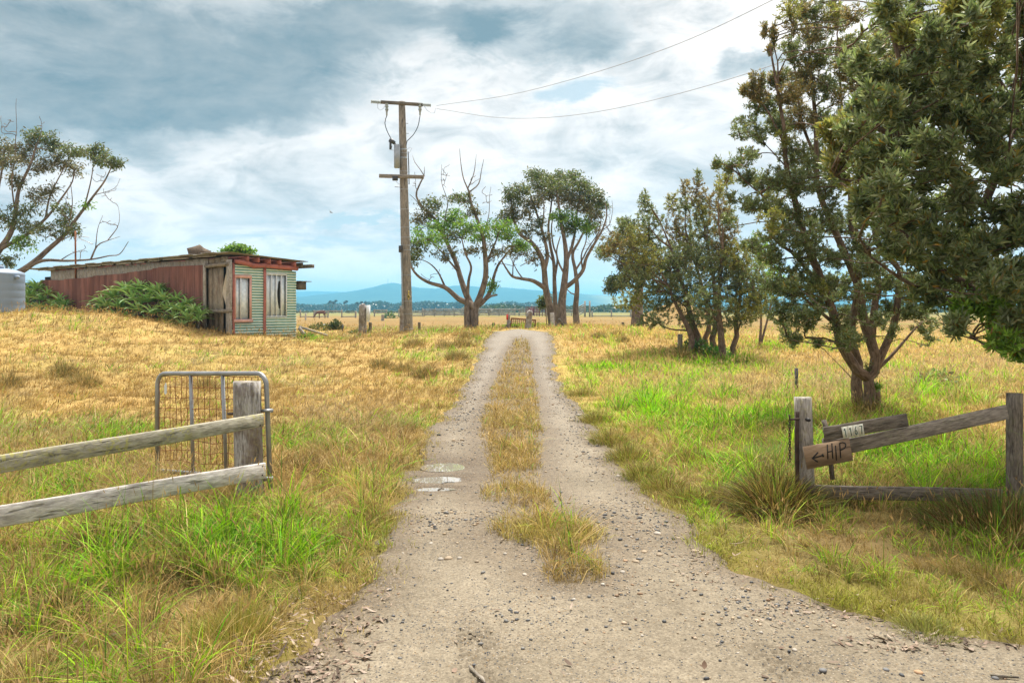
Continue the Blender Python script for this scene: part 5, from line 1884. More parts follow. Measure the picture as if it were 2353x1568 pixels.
poly = [c4(1010, -40), c4(1080, 150), c4(930, 320), c4(980, 460), c4(1000, 570), c4(830, 690), c4(840, 800), c4(880, 960), c4(960, 1080), c4(1120, 1200), c4(1180, 1330), c4(1300, 1420), c6(1120, 70), c6(1200, 190), c6(1300, 290), c6(1420, 380), c6(1560, 400), c6(1660, 480), (2430, 830), (2480, 300), (2460, -60)]
cl = []
for (a, b_, rx, ry) in auto_clumps(poly, 225, 28, 46, 4):
    hu = 0
    if b_ < 330 and random.random() < .15:
        hu = 1
    if a < 1990 and 280 < b_ < 470 and random.random() < .6:
        hu = 1
    if b_ > 690 and a > 2180 and random.random() < .5:
        hu = 3
    cl.append((a, b_, rx, ry, int(rx * ry / 43), hu, random.gauss(-.45, .6)))
for (a, b_, rx, ry) in auto_clumps([(2440, -80), (2440, 760), (2650, 780), (2900, 600), (3000, 250), (2800, -80)], 60, 44, 66, 9):
    cl.append((a, b_, rx, ry, int(rx * ry / 95), 0, random.gauss(.0, .9)))
r9 = np.random.default_rng(31)
for k in range(110):  # canopy out of view, added to shade the ground at lower right
    y = r9.uniform(5.2, 8.0)
    x = r9.uniform(2.7, 7.0)
    z = 1.6 + .4 * y + .45 + r9.uniform(0, 1.3)
    if CX + F * x / y < 2390:
        continue
    cl.append((CX + F * x / y, HY + F * (CH - z) / y, 60 * 8.2 / y, 44 * 8.2 / y, 26, 0, y - D))
cl += [(*c6(1440, 200), 46, 30, 26, 3, -.8), (*c6(1560, 230), 50, 36, 30, 3, -.9), (*c6(1650, 170), 44, 36, 30, 3, -.9), (*c6(1690, 300), 36, 30, 22, 3, -.7), (*c6(1600, 120), 50, 30, 22, 3, -.6), (*c4(840, 700), 22, 16, 12, 1, -.4), (*c4(860, 840), 24, 20, 14, 1, -.5)]
NEAR_BANKSIA = banksia('banksia_tree', D, stems, br, cl, 'large dark leathery leaved banksia overhanging the fence at the right edge', 'tree', 17, .088, .018, .0028, M['bark_bank'], .06, spread=1.0, rise=.3)

# ---- small things growing near the shed and field
T = Tree(45.0, None)
T.limb([(548, 640), (545, 600), (540, 575)], .05, .02, root=True, drift=(0, 0))
T.frame = list(range(len(T.pos)))
for a in [(530, 574, 16, 9, 22), (555, 572, 18, 9, 22), (573, 577, 12, 8, 14), (515, 578, 10, 6, 10), (545, 568, 14, 6, 12)]:
    T.clump(*a, col=1, rise=.2)
r_ = thing('small_tree', (P(548, 0, 45).x, 45, tz(P(548, 0, 45).x, 45)), 'bright green tree top showing just above the shed roof', 'tree')
T.wood(r_, M['bark_euc'], .008)
T.leaves(r_, 'hang', EUC, 24, .17, .07)


def bush(px, py, w, h, d, pal_, label, n=900, L=.05, name='bush', group='low bushes'):
    x0 = (px - CX) / F * d
    z0 = tz(x0, d)
    R = np.array([w, w * .8, h])
    q = unit(rng.normal(size=(n, 3)) * np.array([1, 1, .8]) + np.array([0, 0, .35])) * (.55 + .45 * rng.random((n, 1)))
    lump = 1 + .5 * (fbm(q[:, 0] * 2.5 + x0, q[:, 1] * 2.5 + q[:, 2] * 2, 500, 2) - .5)[:, None]
    p = q * R * lump
    p[:, 2] = np.maximum(p[:, 2], 0)
    dr = unit(q + rng.normal(0, .6, (n, 3)) + np.array([0, 0, .3]))
    sd = unit(np.cross(dr, rng.normal(size=(n, 3))))
    V = leaf_arrays(p, dr, sd, L * rng.uniform(.7, 1.6, n), L * .45 * rng.uniform(.7, 1.3, n))
    c = np.array(pal_)[rng.integers(0, len(pal_), n)] * rng.uniform(.7, 1.3, (n, 1))
    o = build_leaves(name, V, c, M['leaf'])
    o.location = (x0, d, z0 - .03)
    return tag(o, label, 'bush', group)


bush(700, 776, .42, .22, 28.2, EUC[1], 'bright green low bush at the right corner of the shed', 700, .09)
bush(829, 763, .55, .2, 31.5, [(.10, .13, .03), (.16, .17, .05)], 'low green weeds round the thick meter post', 500, .1)
bush(772, 760, .32, .42, 33, [(.05, .08, .03), (.08, .11, .04)], 'small dark round bush by a thin steel picket', 600, .09)
bush(742, 765, .7, .25, 33, [(.10, .10, .035), (.13, .14, .05)], 'olive weedy bush between the shed and a dark round bush', 500, .1)
bush(2150, 815, .5, .42, 16, BNK[0] + DK, 'small dark banksia seedling bush in the pale grass under the big banksia', 500, .09)
bush(1598, 828, .5, .5, 23.2, [(.05, .12, .02), (.09, .2, .025)], 'dark green weeds between the leftmost banksia stems', 500, .09)
bush(1645, 838, .45, .28, 22.9, [(.06, .2, .02), (.1, .28, .03)], 'bright green weeds at the foot of the pale banksia stem', 500, .09)
bush(925, 744, .7, .4, 150, [(.05, .12, .02)], 'green bush far off by the yard rails left of the pole', 200, .3)
bush(895, 730, 1.2, 1.1, 140, [(.05, .12, .02), (.08, .15, .03)], 'green bush beside the far yard rails left of the meter post', 300, .3)
bush(1600, 716, 3.5, 1.6, 120, [(.14, .2, .03), (.2, .25, .04)], 'sunlit green bush on the mound behind the banksia thicket', 900, .3)
#PART5
# ------------------------------------------------------------------ shed
def frame_m(o, xd, yd, zd=(0, 0, 1)):
    xd, yd, zd = Vector(xd), Vector(yd), Vector(zd)
    m_ = Matrix(((xd.x, yd.x, zd.x, o[0]), (xd.y, yd.y, zd.y, o[1]), (xd.z, yd.z, zd.z, o[2]), (0, 0, 0, 1)))
    return m_


SA = Vector(((525 - CX) / F * 26, 26.0, 0.0))
SU = Vector((-.785, .6195, 0)).normalized()     # along the long red wall
SVv = Vector((.6195, .785, 0)).normalized()     # along the teal end wall
WL = frame_m(SA, SU, -SVv)       # long wall: x along wall, y outward (towards camera left)
WE = frame_m(SA, SVv, -SU)       # end wall: x along wall, y outward (to the right)


def on_long(px):
    k = (px - CX) / F
    return (k * SA.y - SA.x) / (SU.x - k * SU.y)


def on_end(px):
    k = (px - CX) / F
    return (k * SA.y - SA.x) / (SVv.x - k * SVv.y)


def z_long(px, py):
    d = SA.y + SU.y * on_long(px)
    return CH + (HY - py) / F * d


def z_end(px, py):
    d = SA.y + SVv.y * on_end(px)
    return CH + (HY - py) / F * d


shed = thing('farm_shed', (SA.x, SA.y, tz(SA.x, SA.y)), 'old shed with faded red corrugated long wall and teal end wall with two windows', 'shed')


def corrugated(name, Mx, x0, x1, z0, z1, pitch, amp, vertical, mat_, parent, y0=0.0, tint=None, topf=None, holes=()):
    """corrugated sheet in wall frame; vertical ribs run up, else along x. holes: (x0,x1,z0,z1) openings"""
    V, Fc, C_ = [], [], []
    per = 8
    if vertical:
        xs = np.arange(x0, x1 + 1e-6, pitch / per)
        zs = np.linspace(0, 1, 5)
        for x in xs:
            sh = int((x - x0) / .78)
            off = .012 * ((sh * 7919) % 5) / 5
            tp = (topf(x) if topf else z1) + .03 * (((sh * 37) % 7) / 7 - .5)
            for f_ in zs:
                V.append((x, y0 + off + amp * math.cos(2 * math.pi * x / pitch), z0 + (tp - z0) * f_))
                tn = tint(sh) if tint else (1, 1, 1)
                rib = .80 + .34 * ((int((x - x0) / pitch) * 7907 % 13) / 13) + .12 * math.cos(2 * math.pi * x / pitch)  # tone per rib, with crest and trough shading painted in
                tn = tuple(q * rib for q in tn)
                C_.append(tn)
        nz = len(zs)
        for i in range(len(xs) - 1):
            for j in range(nz - 1):
                Fc.append((i * nz + j, (i + 1) * nz + j, (i + 1) * nz + j + 1, i * nz + j + 1))
    else:
        zs = np.arange(z0, z1 + 1e-6, pitch / per)
        cuts = sorted(set([x0, x1] + [c for h in holes for c in h[:2]] + list(np.linspace(x0, x1, 9))))
        for z in zs:
            lap = int((z - z0) / .76)
            for x in cuts:
                ph = 2 * math.pi * z / pitch
                dent = .012 * (fbm(np.array([x * 2.2]), np.array([z * 2.2]), 600, 2)[0] - .5)
                zz_ = min(z, topf(x)) if topf else z
                V.append((x, y0 + amp * math.cos(ph) + .010 * (1 - ((z - z0) / .76 - lap)) + dent, zz_))
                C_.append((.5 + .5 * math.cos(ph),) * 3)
        nx = len(cuts)
        for i in range(len(zs) - 1):
            for j in range(nx - 1):
                cx_, cz_ = (cuts[j] + cuts[j + 1]) / 2, (zs[i] + zs[i + 1]) / 2
                if any(h[0] < cx_ < h[1] and h[2] < cz_ < h[3] for h in holes):
                    continue
                Fc.append((i * nx + j, i * nx + j + 1, (i + 1) * nx + j + 1, (i + 1) * nx + j))
    loc = np.array(V)
    W_ = [tuple(Mx @ Vector(v)) for v in V]
    loops = [i for f in Fc for i in f]
    me = np_mesh(name, W_, loops, np.arange(len(Fc)) * 4, np.array(C_), loc, True)
    return link(name, me, mat_, parent)


ZB = .25
S_R0, S_R1 = on_long(472), on_long(93)


def red_top(x):
    px = np.interp(x, [S_R0, S_R1], [472, 93])
    # traced top edge of the sheets
    py = np.interp(px, [95, 150, 235, 238, 325, 370, 372, 472], [643, 642, 635, 633, 624, 617, 614, 607])
    return z_long(float(px), float(py))


tints = [(1, 1, 1), (.85, .82, .8), (1.1, 1.08, 1.05), (.9, .85, .85), (.72, .68, .66), (1.15, 1.15, 1.12), (.95, .9, .9)]
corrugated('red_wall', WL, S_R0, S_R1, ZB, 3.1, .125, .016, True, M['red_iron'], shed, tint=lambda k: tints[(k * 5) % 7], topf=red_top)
# grey plank strip above the red sheets
mb = MB()
x = S_R0 - .02
while x < S_R1 - 1.0:
    w = random.uniform(.28, .5)
    if True:
        zt = min(z_long(np.interp(x, [0, S_R1], [525, 95]), np.interp(np.interp(x, [0, S_R1], [525, 95]), [95, 525], [622, 588])), 9)
        mb.box((x, x + w + .004), (-.10 - .004 * (int(x * 10) % 2), -.07 - .004 * (int(x * 10) % 2)), (red_top(x) - .35, zt - random.uniform(.0, .06)), WL)
    x += w
mb.build('plank_strip', M['wood_grey'], shed)
mb = MB()
mb.box((.1, S_R1 - .1), (-2.55, -.14), (ZB, 3.02), WL)
mb.build('dark_interior', M['dark'], shed)  # solid near-black block stands in for the unlit inside
# recess of tall boards between the red wall and the corner
ZT = z_long(500, 610)
mb = MB()
xa, xb = on_long(509), on_long(470)
xs = np.linspace(xa, xb, 4)
for i in range(3):
    mb.box((xs[i] + .008, xs[i + 1] - .008), (-.09 - .012 * (i % 2), -.06 - .012 * (i % 2)), (ZB, ZT + .02 * i), WL)
mb.build('board_cladding', M['wood_plank'], shed)
mb = MB()
xs = np.linspace(on_long(516), on_long(471), 4)
for i in range(3):
    mb.box((xs[i] + .01, xs[i + 1] - .01), (-.13, -.10), (ZT - .04, z_long(495, 590 + i * 1.5)), WL)
mb.build('upper_boards', M['wood_plank'], shed)
mb = MB()
mb.box((on_long(476), on_long(471) + .02), (0.02, .07), (ZB, z_long(472, 604)), WL, .008, .012)
mb.build('edge_board', M['wood_grey'], shed)
mb = MB()
mb.tube([WL @ Vector((on_long(529), .03, z_long(529, 606))), WL @ Vector((on_long(500), .035, z_long(500, 609))), WL @ Vector((on_long(474), .03, z_long(474, 612)))], [.075, .065, .06], 8)
mb.build('top_rail', M['wood_brown'], shed, True)
mb = MB()
mb.tube([WL @ Vector((on_long(534), .05, z_long(534, 714))), WL @ Vector((on_long(505), .05, z_long(505, 715))), WL @ Vector((on_long(477), .05, z_long(477, 715)))], [.06, .07, .065], 8)
mb.build('middle_rail', M['wood_brown'], shed, True)
mb = MB()
mb.box((on_long(531.5), on_long(522)), (-.04, .05), (ZB, z_long(526, 596)), WL, .015, .012)
mb.build('corner_post', M['wood_grey'], shed)
# rag of curtain hanging in the gap
V, Fc = [], []
for j in range(13):
    t_ = j / 12
    zc = z_long(515, 625 + t_ * 92)
    x0_ = on_long(521.5)
    wd = (.06 + .30 * min(1, t_ * 2.0)) * (1 if t_ < .5 else max(.22, 1 - (t_ - .5) * 2.2))
    for i in range(6):
        s__ = i / 5
        V.append(tuple(WL @ Vector((x0_ + wd * s__, -.02 + .03 * math.sin(s__ * 9 + t_ * 4), zc - .03 * s__))))
for j in range(12):
    for i in range(5):
        Fc += [j * 6 + i, j * 6 + i + 1, j * 6 + i + 7, j * 6 + i + 6]
me = np_mesh('hanging_cloth', V, Fc, np.arange(len(Fc) // 4) * 4, None, V, True)
tag(link('curtain', me, M['cloth'], shed), 'torn pale cloth hanging in the dark gap')

# end wall
E1 = on_end(680)


def e_rect(pa, pb, ya, yb):
    """wall-frame rectangle from photo positions (average heights)"""
    xa, xb = on_end(pa), on_end(pb)
    return xa, xb, (z_end(pa, yb[0]) + z_end(pb, yb[1])) / 2, (z_end(pa, ya[0]) + z_end(pb, ya[1])) / 2


W1 = e_rect(540.5, 572, (637.5, 640), (734, 732))
W2 = e_rect(612.5, 655.5, (631, 633), (725.5, 725.5))


def end_top(x):
    return float(np.interp(x, [0, E1], [z_end(537, 605), z_end(680, 624)]))


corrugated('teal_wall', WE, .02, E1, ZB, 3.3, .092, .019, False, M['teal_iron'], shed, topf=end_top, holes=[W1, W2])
xm = on_end(606.5)
for (pa, pb, tp, nm) in [(532.5, 537.5, 603, 'corner_trim'), (604, 609.5, 614, 'middle_trim')]:
    mb = MB()
    mb.box((on_end(pa), on_end(pb)), (.015, .06), (ZB, z_end((pa + pb) / 2, tp)), WE, .008, .006)
    mb.build(nm, M['red_paint'], shed)


def window(rect, mat_, nm, fw, div, proud, sill=None, dark=None):
    x0, x1, z0, z1 = rect
    mb = MB()
    mb.box((x0 - fw, x1 + fw), (.012, proud), (z1, z1 + fw * 1.3), WE)
    mb.box((x0 - fw, x0), (.012, proud - .003), (z0, z1), WE)
    mb.box((x1, x1 + fw), (.012, proud - .003), (z0, z1), WE)
    if not sill:
        mb.box((x0 - fw, x1 + fw), (.012, proud), (z0 - fw, z0), WE)
    f = mb.build('window', mat_, shed)
    if sill:
        mb = MB()
        mb.box((x0 - fw - .02, x1 + fw + .02), (.012, proud + .04), (z0 - .11, z0), WE)
        mb.build('sill', mat_, f)
    for a, b_ in zip(div[:-1], div[1:]):
        xa, xb = x0 + (x1 - x0) * a, x0 + (x1 - x0) * b_
        mb = MB()
        mb.box((xa + .012, xb - .012), (-.035, -.028), (z0, z1), WE)
        mb.build('pane', M['pane'], f)
    mb = MB()
    for a in div[1:-1]:
        xa = x0 + (x1 - x0) * a
        mb.box((xa - .022, xa + .022), (-.02, proud - .012), (z0, z1), WE)
    mb.build('mullion', M['white_paint'], f)
    if dark:
        V = []
        mb = MB()
        xa, xb = x0 + (x1 - x0) * dark[0], x0 + (x1 - x0) * dark[1]
        zs = [z1 - (z1 - z0) * q for q in (.14, .2, .45, .7, .82)]
        ws = [.35, .5, .8, .5, .3]
        pts = [(xb, zz_) for zz_ in zs] + [(xb - (xb - xa) * w_, zz_) for zz_, w_ in zip(zs[::-1], ws[::-1])]
        vs = [WE @ Vector((a, -.024, b_)) for a, b_ in pts]
        mb.add(vs, [tuple(range(len(vs)))])
        mb.build('painted_hole', M['dark'], f)  # flat near-black patch painted for the darkness behind the pane
    return f


window(W1, M['pink_paint'], 'w', .075, [0, .36, 1.0], .05, sill=True)
window(W2, M['white_paint'], 'w', .04, [0, .24, .5, .76, 1.0], .045, dark=(.54, .72))
# log beam under the eaves, rafters, roof
mb = MB()
pts = []
for px, py in [(536, 600), (560, 604), (580, 610.5), (600, 610), (622, 611.5), (650, 614), (679, 617)]:
    pts.append(WE @ Vector((on_end(px), .09 + random.uniform(-.01, .01), z_end(px, py))))
mb.tube(pts, [.075, .085, .085, .078, .08, .085, .08], 10)
mb.build('eaves_log', M['red_paint'], shed, True)


def roof_z(s_, w_):
    """top of roof at s along the long wall, w back along the end wall"""
    return 3.42 - .004 * s_ - .055 * w_


for px in (562, 586, 612, 636, 670, 686):
    mb = MB()
    w_ = on_end(min(px, 690))
    zt = roof_z(0, w_) - .03
    mb.box((-.22, S_R1), (-w_ - .03, -w_ + .03), (zt - .17, zt), WL)
    mb.build('rafter', M['red_paint'] if px < 680 else M['wood_dark'], shed)
V, Fc, ks = [], [], 0
mbr = []
xs = np.arange(-.28, S_R1 + .3, .095 / 4)
sheets = []
mb = MB()
s0 = -.28
k = 0
while s0 < S_R1 + .2:
    s1 = s0 + .80
    lift = .018 * (k % 2) + random.uniform(0, .012)
    wf_ = -.20 + random.uniform(-.07, .05)
    wb = 2.85 + random.uniform(-.05, .12)
    n_ = 34
    vs, fs = [], []
    for i in range(n_ + 1):
        s_ = s0 + (s1 - s0) * i / n_
        for w_ in (wf_, wb):
            for th_ in (0, .006):
                vs.append((s_, -w_, roof_z(s_, w_) + lift + .014 * math.cos(2 * math.pi * s_ / .095) + th_))
    for i in range(n_):
        a = i * 4
        fs += [(a + 1, a + 3, a + 7, a + 5), (a, a + 4, a + 6, a + 2), (a, a + 1, a + 5, a + 4), (a + 2, a + 6, a + 7, a + 3)]
    mb.add([WL @ Vector(v) for v in vs], fs, vs)
    s0 += .72
    k += 1
mb.build('roof', M['roof'], shed)
mb = MB()
x = .6
while x < S_R1:
    L_ = random.uniform(.7, 1.8)
    zt = roof_z(x, 0) - .05
    mb.box((x, x + L_), (.08, .105), (zt - random.uniform(.02, .04), zt + random.uniform(0, .02)), WL, 0, .008)
    x += L_ + random.uniform(.02, .3)
mb.build('eaves_board', M['wood_grey'], shed)
mb = MB()
mb.box((-.55, -.2), (-2.75, -2.62), (roof_z(0, 2.7) - .02, roof_z(0, 2.7)), WL)
mb.box((-.50, 1), (-3.05, -2.9), (roof_z(0, 3) - .2, roof_z(0, 3) - .08), WL)
mb.build('loose_roof_batten', M['wood_dark'], shed)
# small box hung behind the far corner
mb = MB()
q = WE @ Vector((E1, 0, 0))
mb.box((E1 + .12, E1 + .42), (-.35, .02), (z_end(685, 665), z_end(685, 647)), WE)
mb.box((E1 + .05, E1 + .6), (-.4, .10), (z_end(685, 646.5), z_end(685, 645)), WE)
mb.build('wooden_box', M['wood_dark'], shed)
mb = MB()
a = WE @ Vector((E1 + .05, .1, z_end(683, 752)))
b_ = WE @ Vector((E1 + .35, .25, z_end(690, 782)))
mb.tube([a, b_], [.06, .07], 7)
mb.tube([WE @ Vector((E1 + .1, .05, z_end(683, 750))), WE @ Vector((E1 + 1.2, .25, z_end(700, 772)))], .045, 6)
mb.build('leaning_prop', M['wood_grey'], shed)

# lump and antenna on the roof
s_ = on_long(425)
q = IV2 * (1 + 1.1 * (fbm(IV2[:, 0] * 3 + 5, IV2[:, 1] * 3 + IV2[:, 2] * 3, 610, 3)[:, None] - .45)) * np.array([.48, .32, .27])
vx = [tuple(WL @ Vector((v[0] + s_, v[1] - .55, v[2] + roof_z(s_, .5) + .16))) for v in q]
me = np_mesh('roof_rubble', vx, IF2.ravel(), np.arange(len(IF2)) * 3, None, q * 3, False)
tag(link('rough_lump', me, M['soil']), 'rough brown lump of debris lying on the shed roof', 'lump')
s_ = on_long(397)
mb = MB()
mb.box((s_ - .25, s_ + .25), (-.5, -.3), (roof_z(s_, .3) + .035, roof_z(s_, .3) + .12), WL)
tag(mb.build('timber_offcut', M['wood_grey']), 'grey timber offcut lying on the shed roof beside the brown lump', 'timber')
an = thing('television_antenna', P(173, 618, 33), 'thin rusty mast with a bent television antenna behind the shed roof', 'antenna')
mb = MB()
mb.tube([P(174, 640, 33), P(173, 530, 33)], .035, 6)
mb.build('mast', M['rust'], an)
mb = MB()
a, b_ = P(176, 545, 33), P(214, 561, 32.4)
mb.tube([a, b_], .014, 4)
for k in range(9):
    c = a.lerp(b_, (k + .5) / 9)
    mb.tube([c + Vector((-.12, .3, .07)), c + Vector((.12, -.3, -.07))], .007, 4)
mb.tube([P(178, 542, 33), P(205, 545, 33)], .012, 4)
mb.build('yagi_rods', M['metal_galv'], an)
# low green fence and neighbouring roof behind the tank
mb = MB()
for k in range(14):
    x0 = (46 + k * 3.6 - CX) / F * 36
    mb.box((x0, x0 + .065), (36, 36.03), (.6, CH + (HY - 656) / F * 36))
mb.box((P(44, 0, 36).x, P(97, 0, 36).x), (35.95, 36.4), (CH + (HY - 655) / F * 36, CH + (HY - 649) / F * 36))
tag(mb.build('low_outbuilding', mat_plain('dark_green_iron', (.05, .11, .09), .7)), 'dark green low outbuilding between the tank and the red wall', 'outbuilding')

# water tank
tk_c = Vector(((-13 - CX) / F * 27, 27, 0))
tk = thing('water_tank', (tk_c.x, 27, tz(tk_c.x, 27)), 'blue grey round plastic water tank at the left edge', 'water tank')
z0 = tz(tk_c.x, 27) - .2
zt = CH + (HY - 629) / F * 27
prof = [(.0, z0), (.895, z0), (.9, z0 + .2)]
for k in range(5):
    zc = z0 + .2 + (zt - z0 - .25) * (k + 1) / 5
    prof += [(.9, zc - .06), (.895, zc - .03), (.9, zc)]
prof += [(.9, zt), (.87, zt + .05), (.62, zt + .15), (.30, zt + .2), (.0, zt + .21)]
V, Fc = [], []
for r, z in prof:
    for j in range(40):
        a = 2 * math.pi * j / 40
        V.append((tk_c.x + r * math.cos(a), 27 + r * math.sin(a), z))
for i in range(len(prof) - 1):
    for j in range(40):
        Fc += [i * 40 + j, i * 40 + (j + 1) % 40, (i + 1) * 40 + (j + 1) % 40, (i + 1) * 40 + j]
me = np_mesh('tank_body', V, Fc, np.arange(len(Fc) // 4) * 4, None, V, True)
link('tank_body', me, M['tank'], tk)
mb = MB()
mb.tube([(tk_c.x + .86, 26.75, zt - .12), (tk_c.x + .99, 26.75, zt - .12)], [.06, .06], 8)
mb.build('inlet', M['tank'], tk)
mb = MB()
mb.tube([(tk_c.x + .2, 26.8, zt + .17), (tk_c.x + .2, 26.8, zt + .27)], .22, 14)
mb.build('lid', M['tank'], tk)


# aloes along the red wall
def aloe(rosettes, label):
    """rosettes: (px, py, radius px, facing)"""
    x0 = on_long(rosettes[0][0])
    b0 = WL @ Vector((x0, 1.0, 0))
    root = thing('aloe_bush', (b0.x, b0.y, tz(b0.x, b0.y)), label, 'aloe', 'aloes along the red wall')
    for (px, py, rp, off) in rosettes:
        s_ = on_long(px)
        yo = .55 + off
        bw = WL @ Vector((s_, yo, 0))
        d = bw.y
        c = np.array(P(px, py, d))
        R = rp / F * d
        n = int(17 + rng.integers(0, 7))
        g_ = tz(c[0], c[1])
        stems = MB()
        stems.tube([(c[0] + random.uniform(-.1, .1), c[1] + .1, g_ - .05), (c[0] + random.uniform(-.05, .05), c[1] + .05, (g_ + c[2]) / 2), tuple(c)], [.05, .045, .04], 6)
        Vv, ff, cc = [], [], []
        for i in range(n):
            t_ = i / n
            a = i * 2.399 + random.uniform(-.2, .2)
            up = 1.25 - 1.15 * t_ + random.uniform(-.15, .15)
            L_ = R * (.75 + .5 * t_) * random.uniform(.85, 1.2) * 1.5
            W_ = R * .26 * random.uniform(.8, 1.15)
            hd = np.array([math.cos(a), math.sin(a), 0])
            sd = np.array([-math.sin(a), math.cos(a), 0])
            cbase = np.array([(.30, .54, .18), (.40, .64, .24), (.19, .38, .12), (.50, .68, .30)][rng.integers(0, 4)])
            ctip = np.array([.30, .21, .08]) if random.random() < .35 else cbase * 1.25
            k0 = len(Vv)
            ns = 6
            for j in range(ns + 1):
                u_ = j / ns
                th_ = up - u_ * u_ * .75
                if j == 0:
                    p = c + hd * .02
                else:
                    p = p + (hd * math.cos(th_) + np.array([0, 0, math.sin(th_)])) * L_ / ns
                w_ = W_ * (1 - u_ ** 1.6) * .5 + .002
                nr = np.array([0, 0, 1]) * math.cos(th_) - hd * math.sin(th_)
                Vv += [p - sd * w_ + nr * w_ * .5, p - nr * w_ * .25, p + sd * w_ + nr * w_ * .5]
                q_ = cbase * (1 - u_ ** 5) + ctip * u_ ** 5
                cc += [q_, q_ * .9, q_]
            for j in range(ns):
                a0 = k0 + j * 3
                ff += [(a0, a0 + 1, a0 + 4, a0 + 3), (a0 + 1, a0 + 2, a0 + 5, a0 + 4)]
        me = np_mesh('rosette', np.array(Vv), np.array(ff).ravel(), np.arange(len(ff)) * 4, np.array(cc), None, True)
        ro = link('rosette', me, M['aloe'], root)
        stems.build('stem', M['wood_dark'], ro, True)


random.seed(3)
aloe([(85, 665, 26, .3), (70, 680, 24, .7), (98, 690, 24, .5), (62, 700, 26, .9), (92, 712, 22, 1.0), (78, 724, 20, 1.2), (55, 672, 22, .2), (110, 676, 18, .3)], 'aloe bush between the tank and the red wall')
aloe([(136, 692, 22, .5), (128, 706, 22, .8), (146, 716, 20, .9), (122, 722, 18, 1.0), (150, 700, 18, .4)], 'smaller aloe bush beside the left end of the red wall')
aloe([(322, 667, 30, .2), (290, 672, 30, .3), (355, 674, 28, .3), (262, 684, 30, .5), (305, 690, 32, .7), (340, 694, 30, .8), (375, 690, 28, .5), (235, 698, 26, .5), (275, 708, 30, .9), (318, 714, 30, 1.1), (225, 716, 24, .8), (258, 726, 24, 1.1), (295, 735, 24, 1.3),
      (350, 722, 28, 1.2), (385, 712, 26, .9), (335, 742, 22, 1.4), (245, 705, 24, .7), (285, 665, 22, .1), (365, 668, 22, .2)], 'big spreading aloe bush in the middle of the red wall')
aloe([(405, 690, 24, .3), (430, 700, 24, .5), (415, 714, 26, .8), (448, 716, 24, .7), (400, 730, 24, 1.0), (432, 734, 26, 1.1), (455, 736, 20, 1.0), (385, 742, 22, 1.2), (462, 722, 20, .6), (420, 748, 22, 1.4)], 'dark green aloe bush at the right end of the red wall')

# ------------------------------------------------------------------ power pole
D = 31.0
pb, pt = P(936.6, 757, D), P(923, 234, D)
pole = thing('power_pole', (pb.x, D, tz(pb.x, D)), 'tall grey brown timber power pole with two crossarms beside the track', 'power pole')
mb = MB()
bb = Vector((pb.x, D, tz(pb.x, D) - .3))
n = 24
mb.tube([bb.lerp(pt, k / n) for k in range(n + 1)], [.215 - .085 * k / n for k in range(n + 1)], 16)
mb.build('pole_shaft', M['pole'], pole, True)


def c2(x, y):
    return (604.8 + .3858 * x, 201.6 + .3858 * y)


def P2(x, y, d=D):
    return P(*c2(x, y), d)


def ax_at(py):
    t_ = (757 - py) / (757 - 234)
    return pb.lerp(pt, t_), .212 - .083 * t_


for yy in (370, 392, 420, 500, 527, 607, 725, 833, 892, 940, 968, 1117, 1245, 1270, 1345, 1435):
    c, r = ax_at(201.6 + .3858 * yy)
    h_ = .035 if yy in (420, 527, 370) else .014
    mb = MB()
    mb.tube([c - Vector((0, 0, h_)), c + Vector((0, 0, h_))], r + .006, 16)
    mb.build('band', M['metal_grey'] if h_ > .02 else M['metal_galv'], pole, True)
mb = MB()
a, b_ = P2(700, 86, D - .17), P2(950, 102, D - .17)
dv = (b_ - a).normalized()
Mx = frame_m(a, dv, Vector((0, 1, 0)), dv.cross(Vector((0, 1, 0))))
mb.box((0, (b_ - a).length), (-.05, .05), (-.06, .06), Mx, .01)
mb.build('crossarm', M['wood_dark'], pole)
for (xa, ya, xb, yb) in [(645, 82, 700, 87), (950, 101, 996, 104)]:
    mb = MB()
    p, q = P2(xa, ya, D - .17), P2(xb, yb, D - .17)
    for k in range(11):
        t_ = k / 10
        mb.tube([p.lerp(q, t_ - .03), p.lerp(q, t_ + .03)], .075 if k % 2 == 0 else .045, 10)
    mb.build('strain_insulator', M['insul'], pole)
for xa in (735, 933):
    mb = MB()
    p, q = P2(xa, 95, D - .2), P2(xa, 165, D - .2)
    for k in range(9):
        t_ = k / 8
        mb.tube([p.lerp(q, max(0, t_ - .05)), p.lerp(q, min(1, t_ + .05))], (.07 if k % 2 == 0 else .05) if k < 6 else .035, 8)
    mb.build('surge_arrester', M['insul'], pole)


def cable(pts, r, name, mat_, d=D - .2):
    mb = MB()
    mb.tube([Vector(q) for q in catmull([np.array(P2(x, y, d)) for x, y in pts], .12)], r, 5)
    return mb.build(name, mat_, pole, True)


cable([(736, 165), (724, 210), (740, 265), (766, 312)], .016, 'cable', M['black_rubber'])
cable([(933, 168), (920, 232), (890, 285), (856, 318), (850, 345)], .016, 'cable', M['black_rubber'])
cable([(780, 325), (800, 362)], .03, 'cable', M['black_rubber'])
cable([(682, 90), (680, 120), (695, 135), (715, 125), (728, 100)], .008, 'jumper', M['wire'])
cable([(955, 105), (975, 135), (1000, 152), (1020, 150), (1026, 120)], .008, 'jumper', M['wire'])
cable([(852, 370), (875, 355), (885, 360), (870, 388), (858, 392)], .007, 'jumper', M['wire'])
cable([(792, 540), (792, 560), (812, 577)], .007, 'jumper', M['wire'])
cable([(768, 345), (760, 368), (776, 374)], .012, 'jumper', M['wire'])
cable([(862, 380), (866, 470), (868, 575)], .02, 'conduit', M['metal_dark'], D - .25)
cable([(820, 955), (826, 1120), (832, 1300)], .03, 'conduit', M['metal_grey'], D - .22)
mb = MB()
p, q = P2(753, 310, D - .25), P2(782, 330, D - .25)
mb.tube([p, q], [.09, .07], 8)
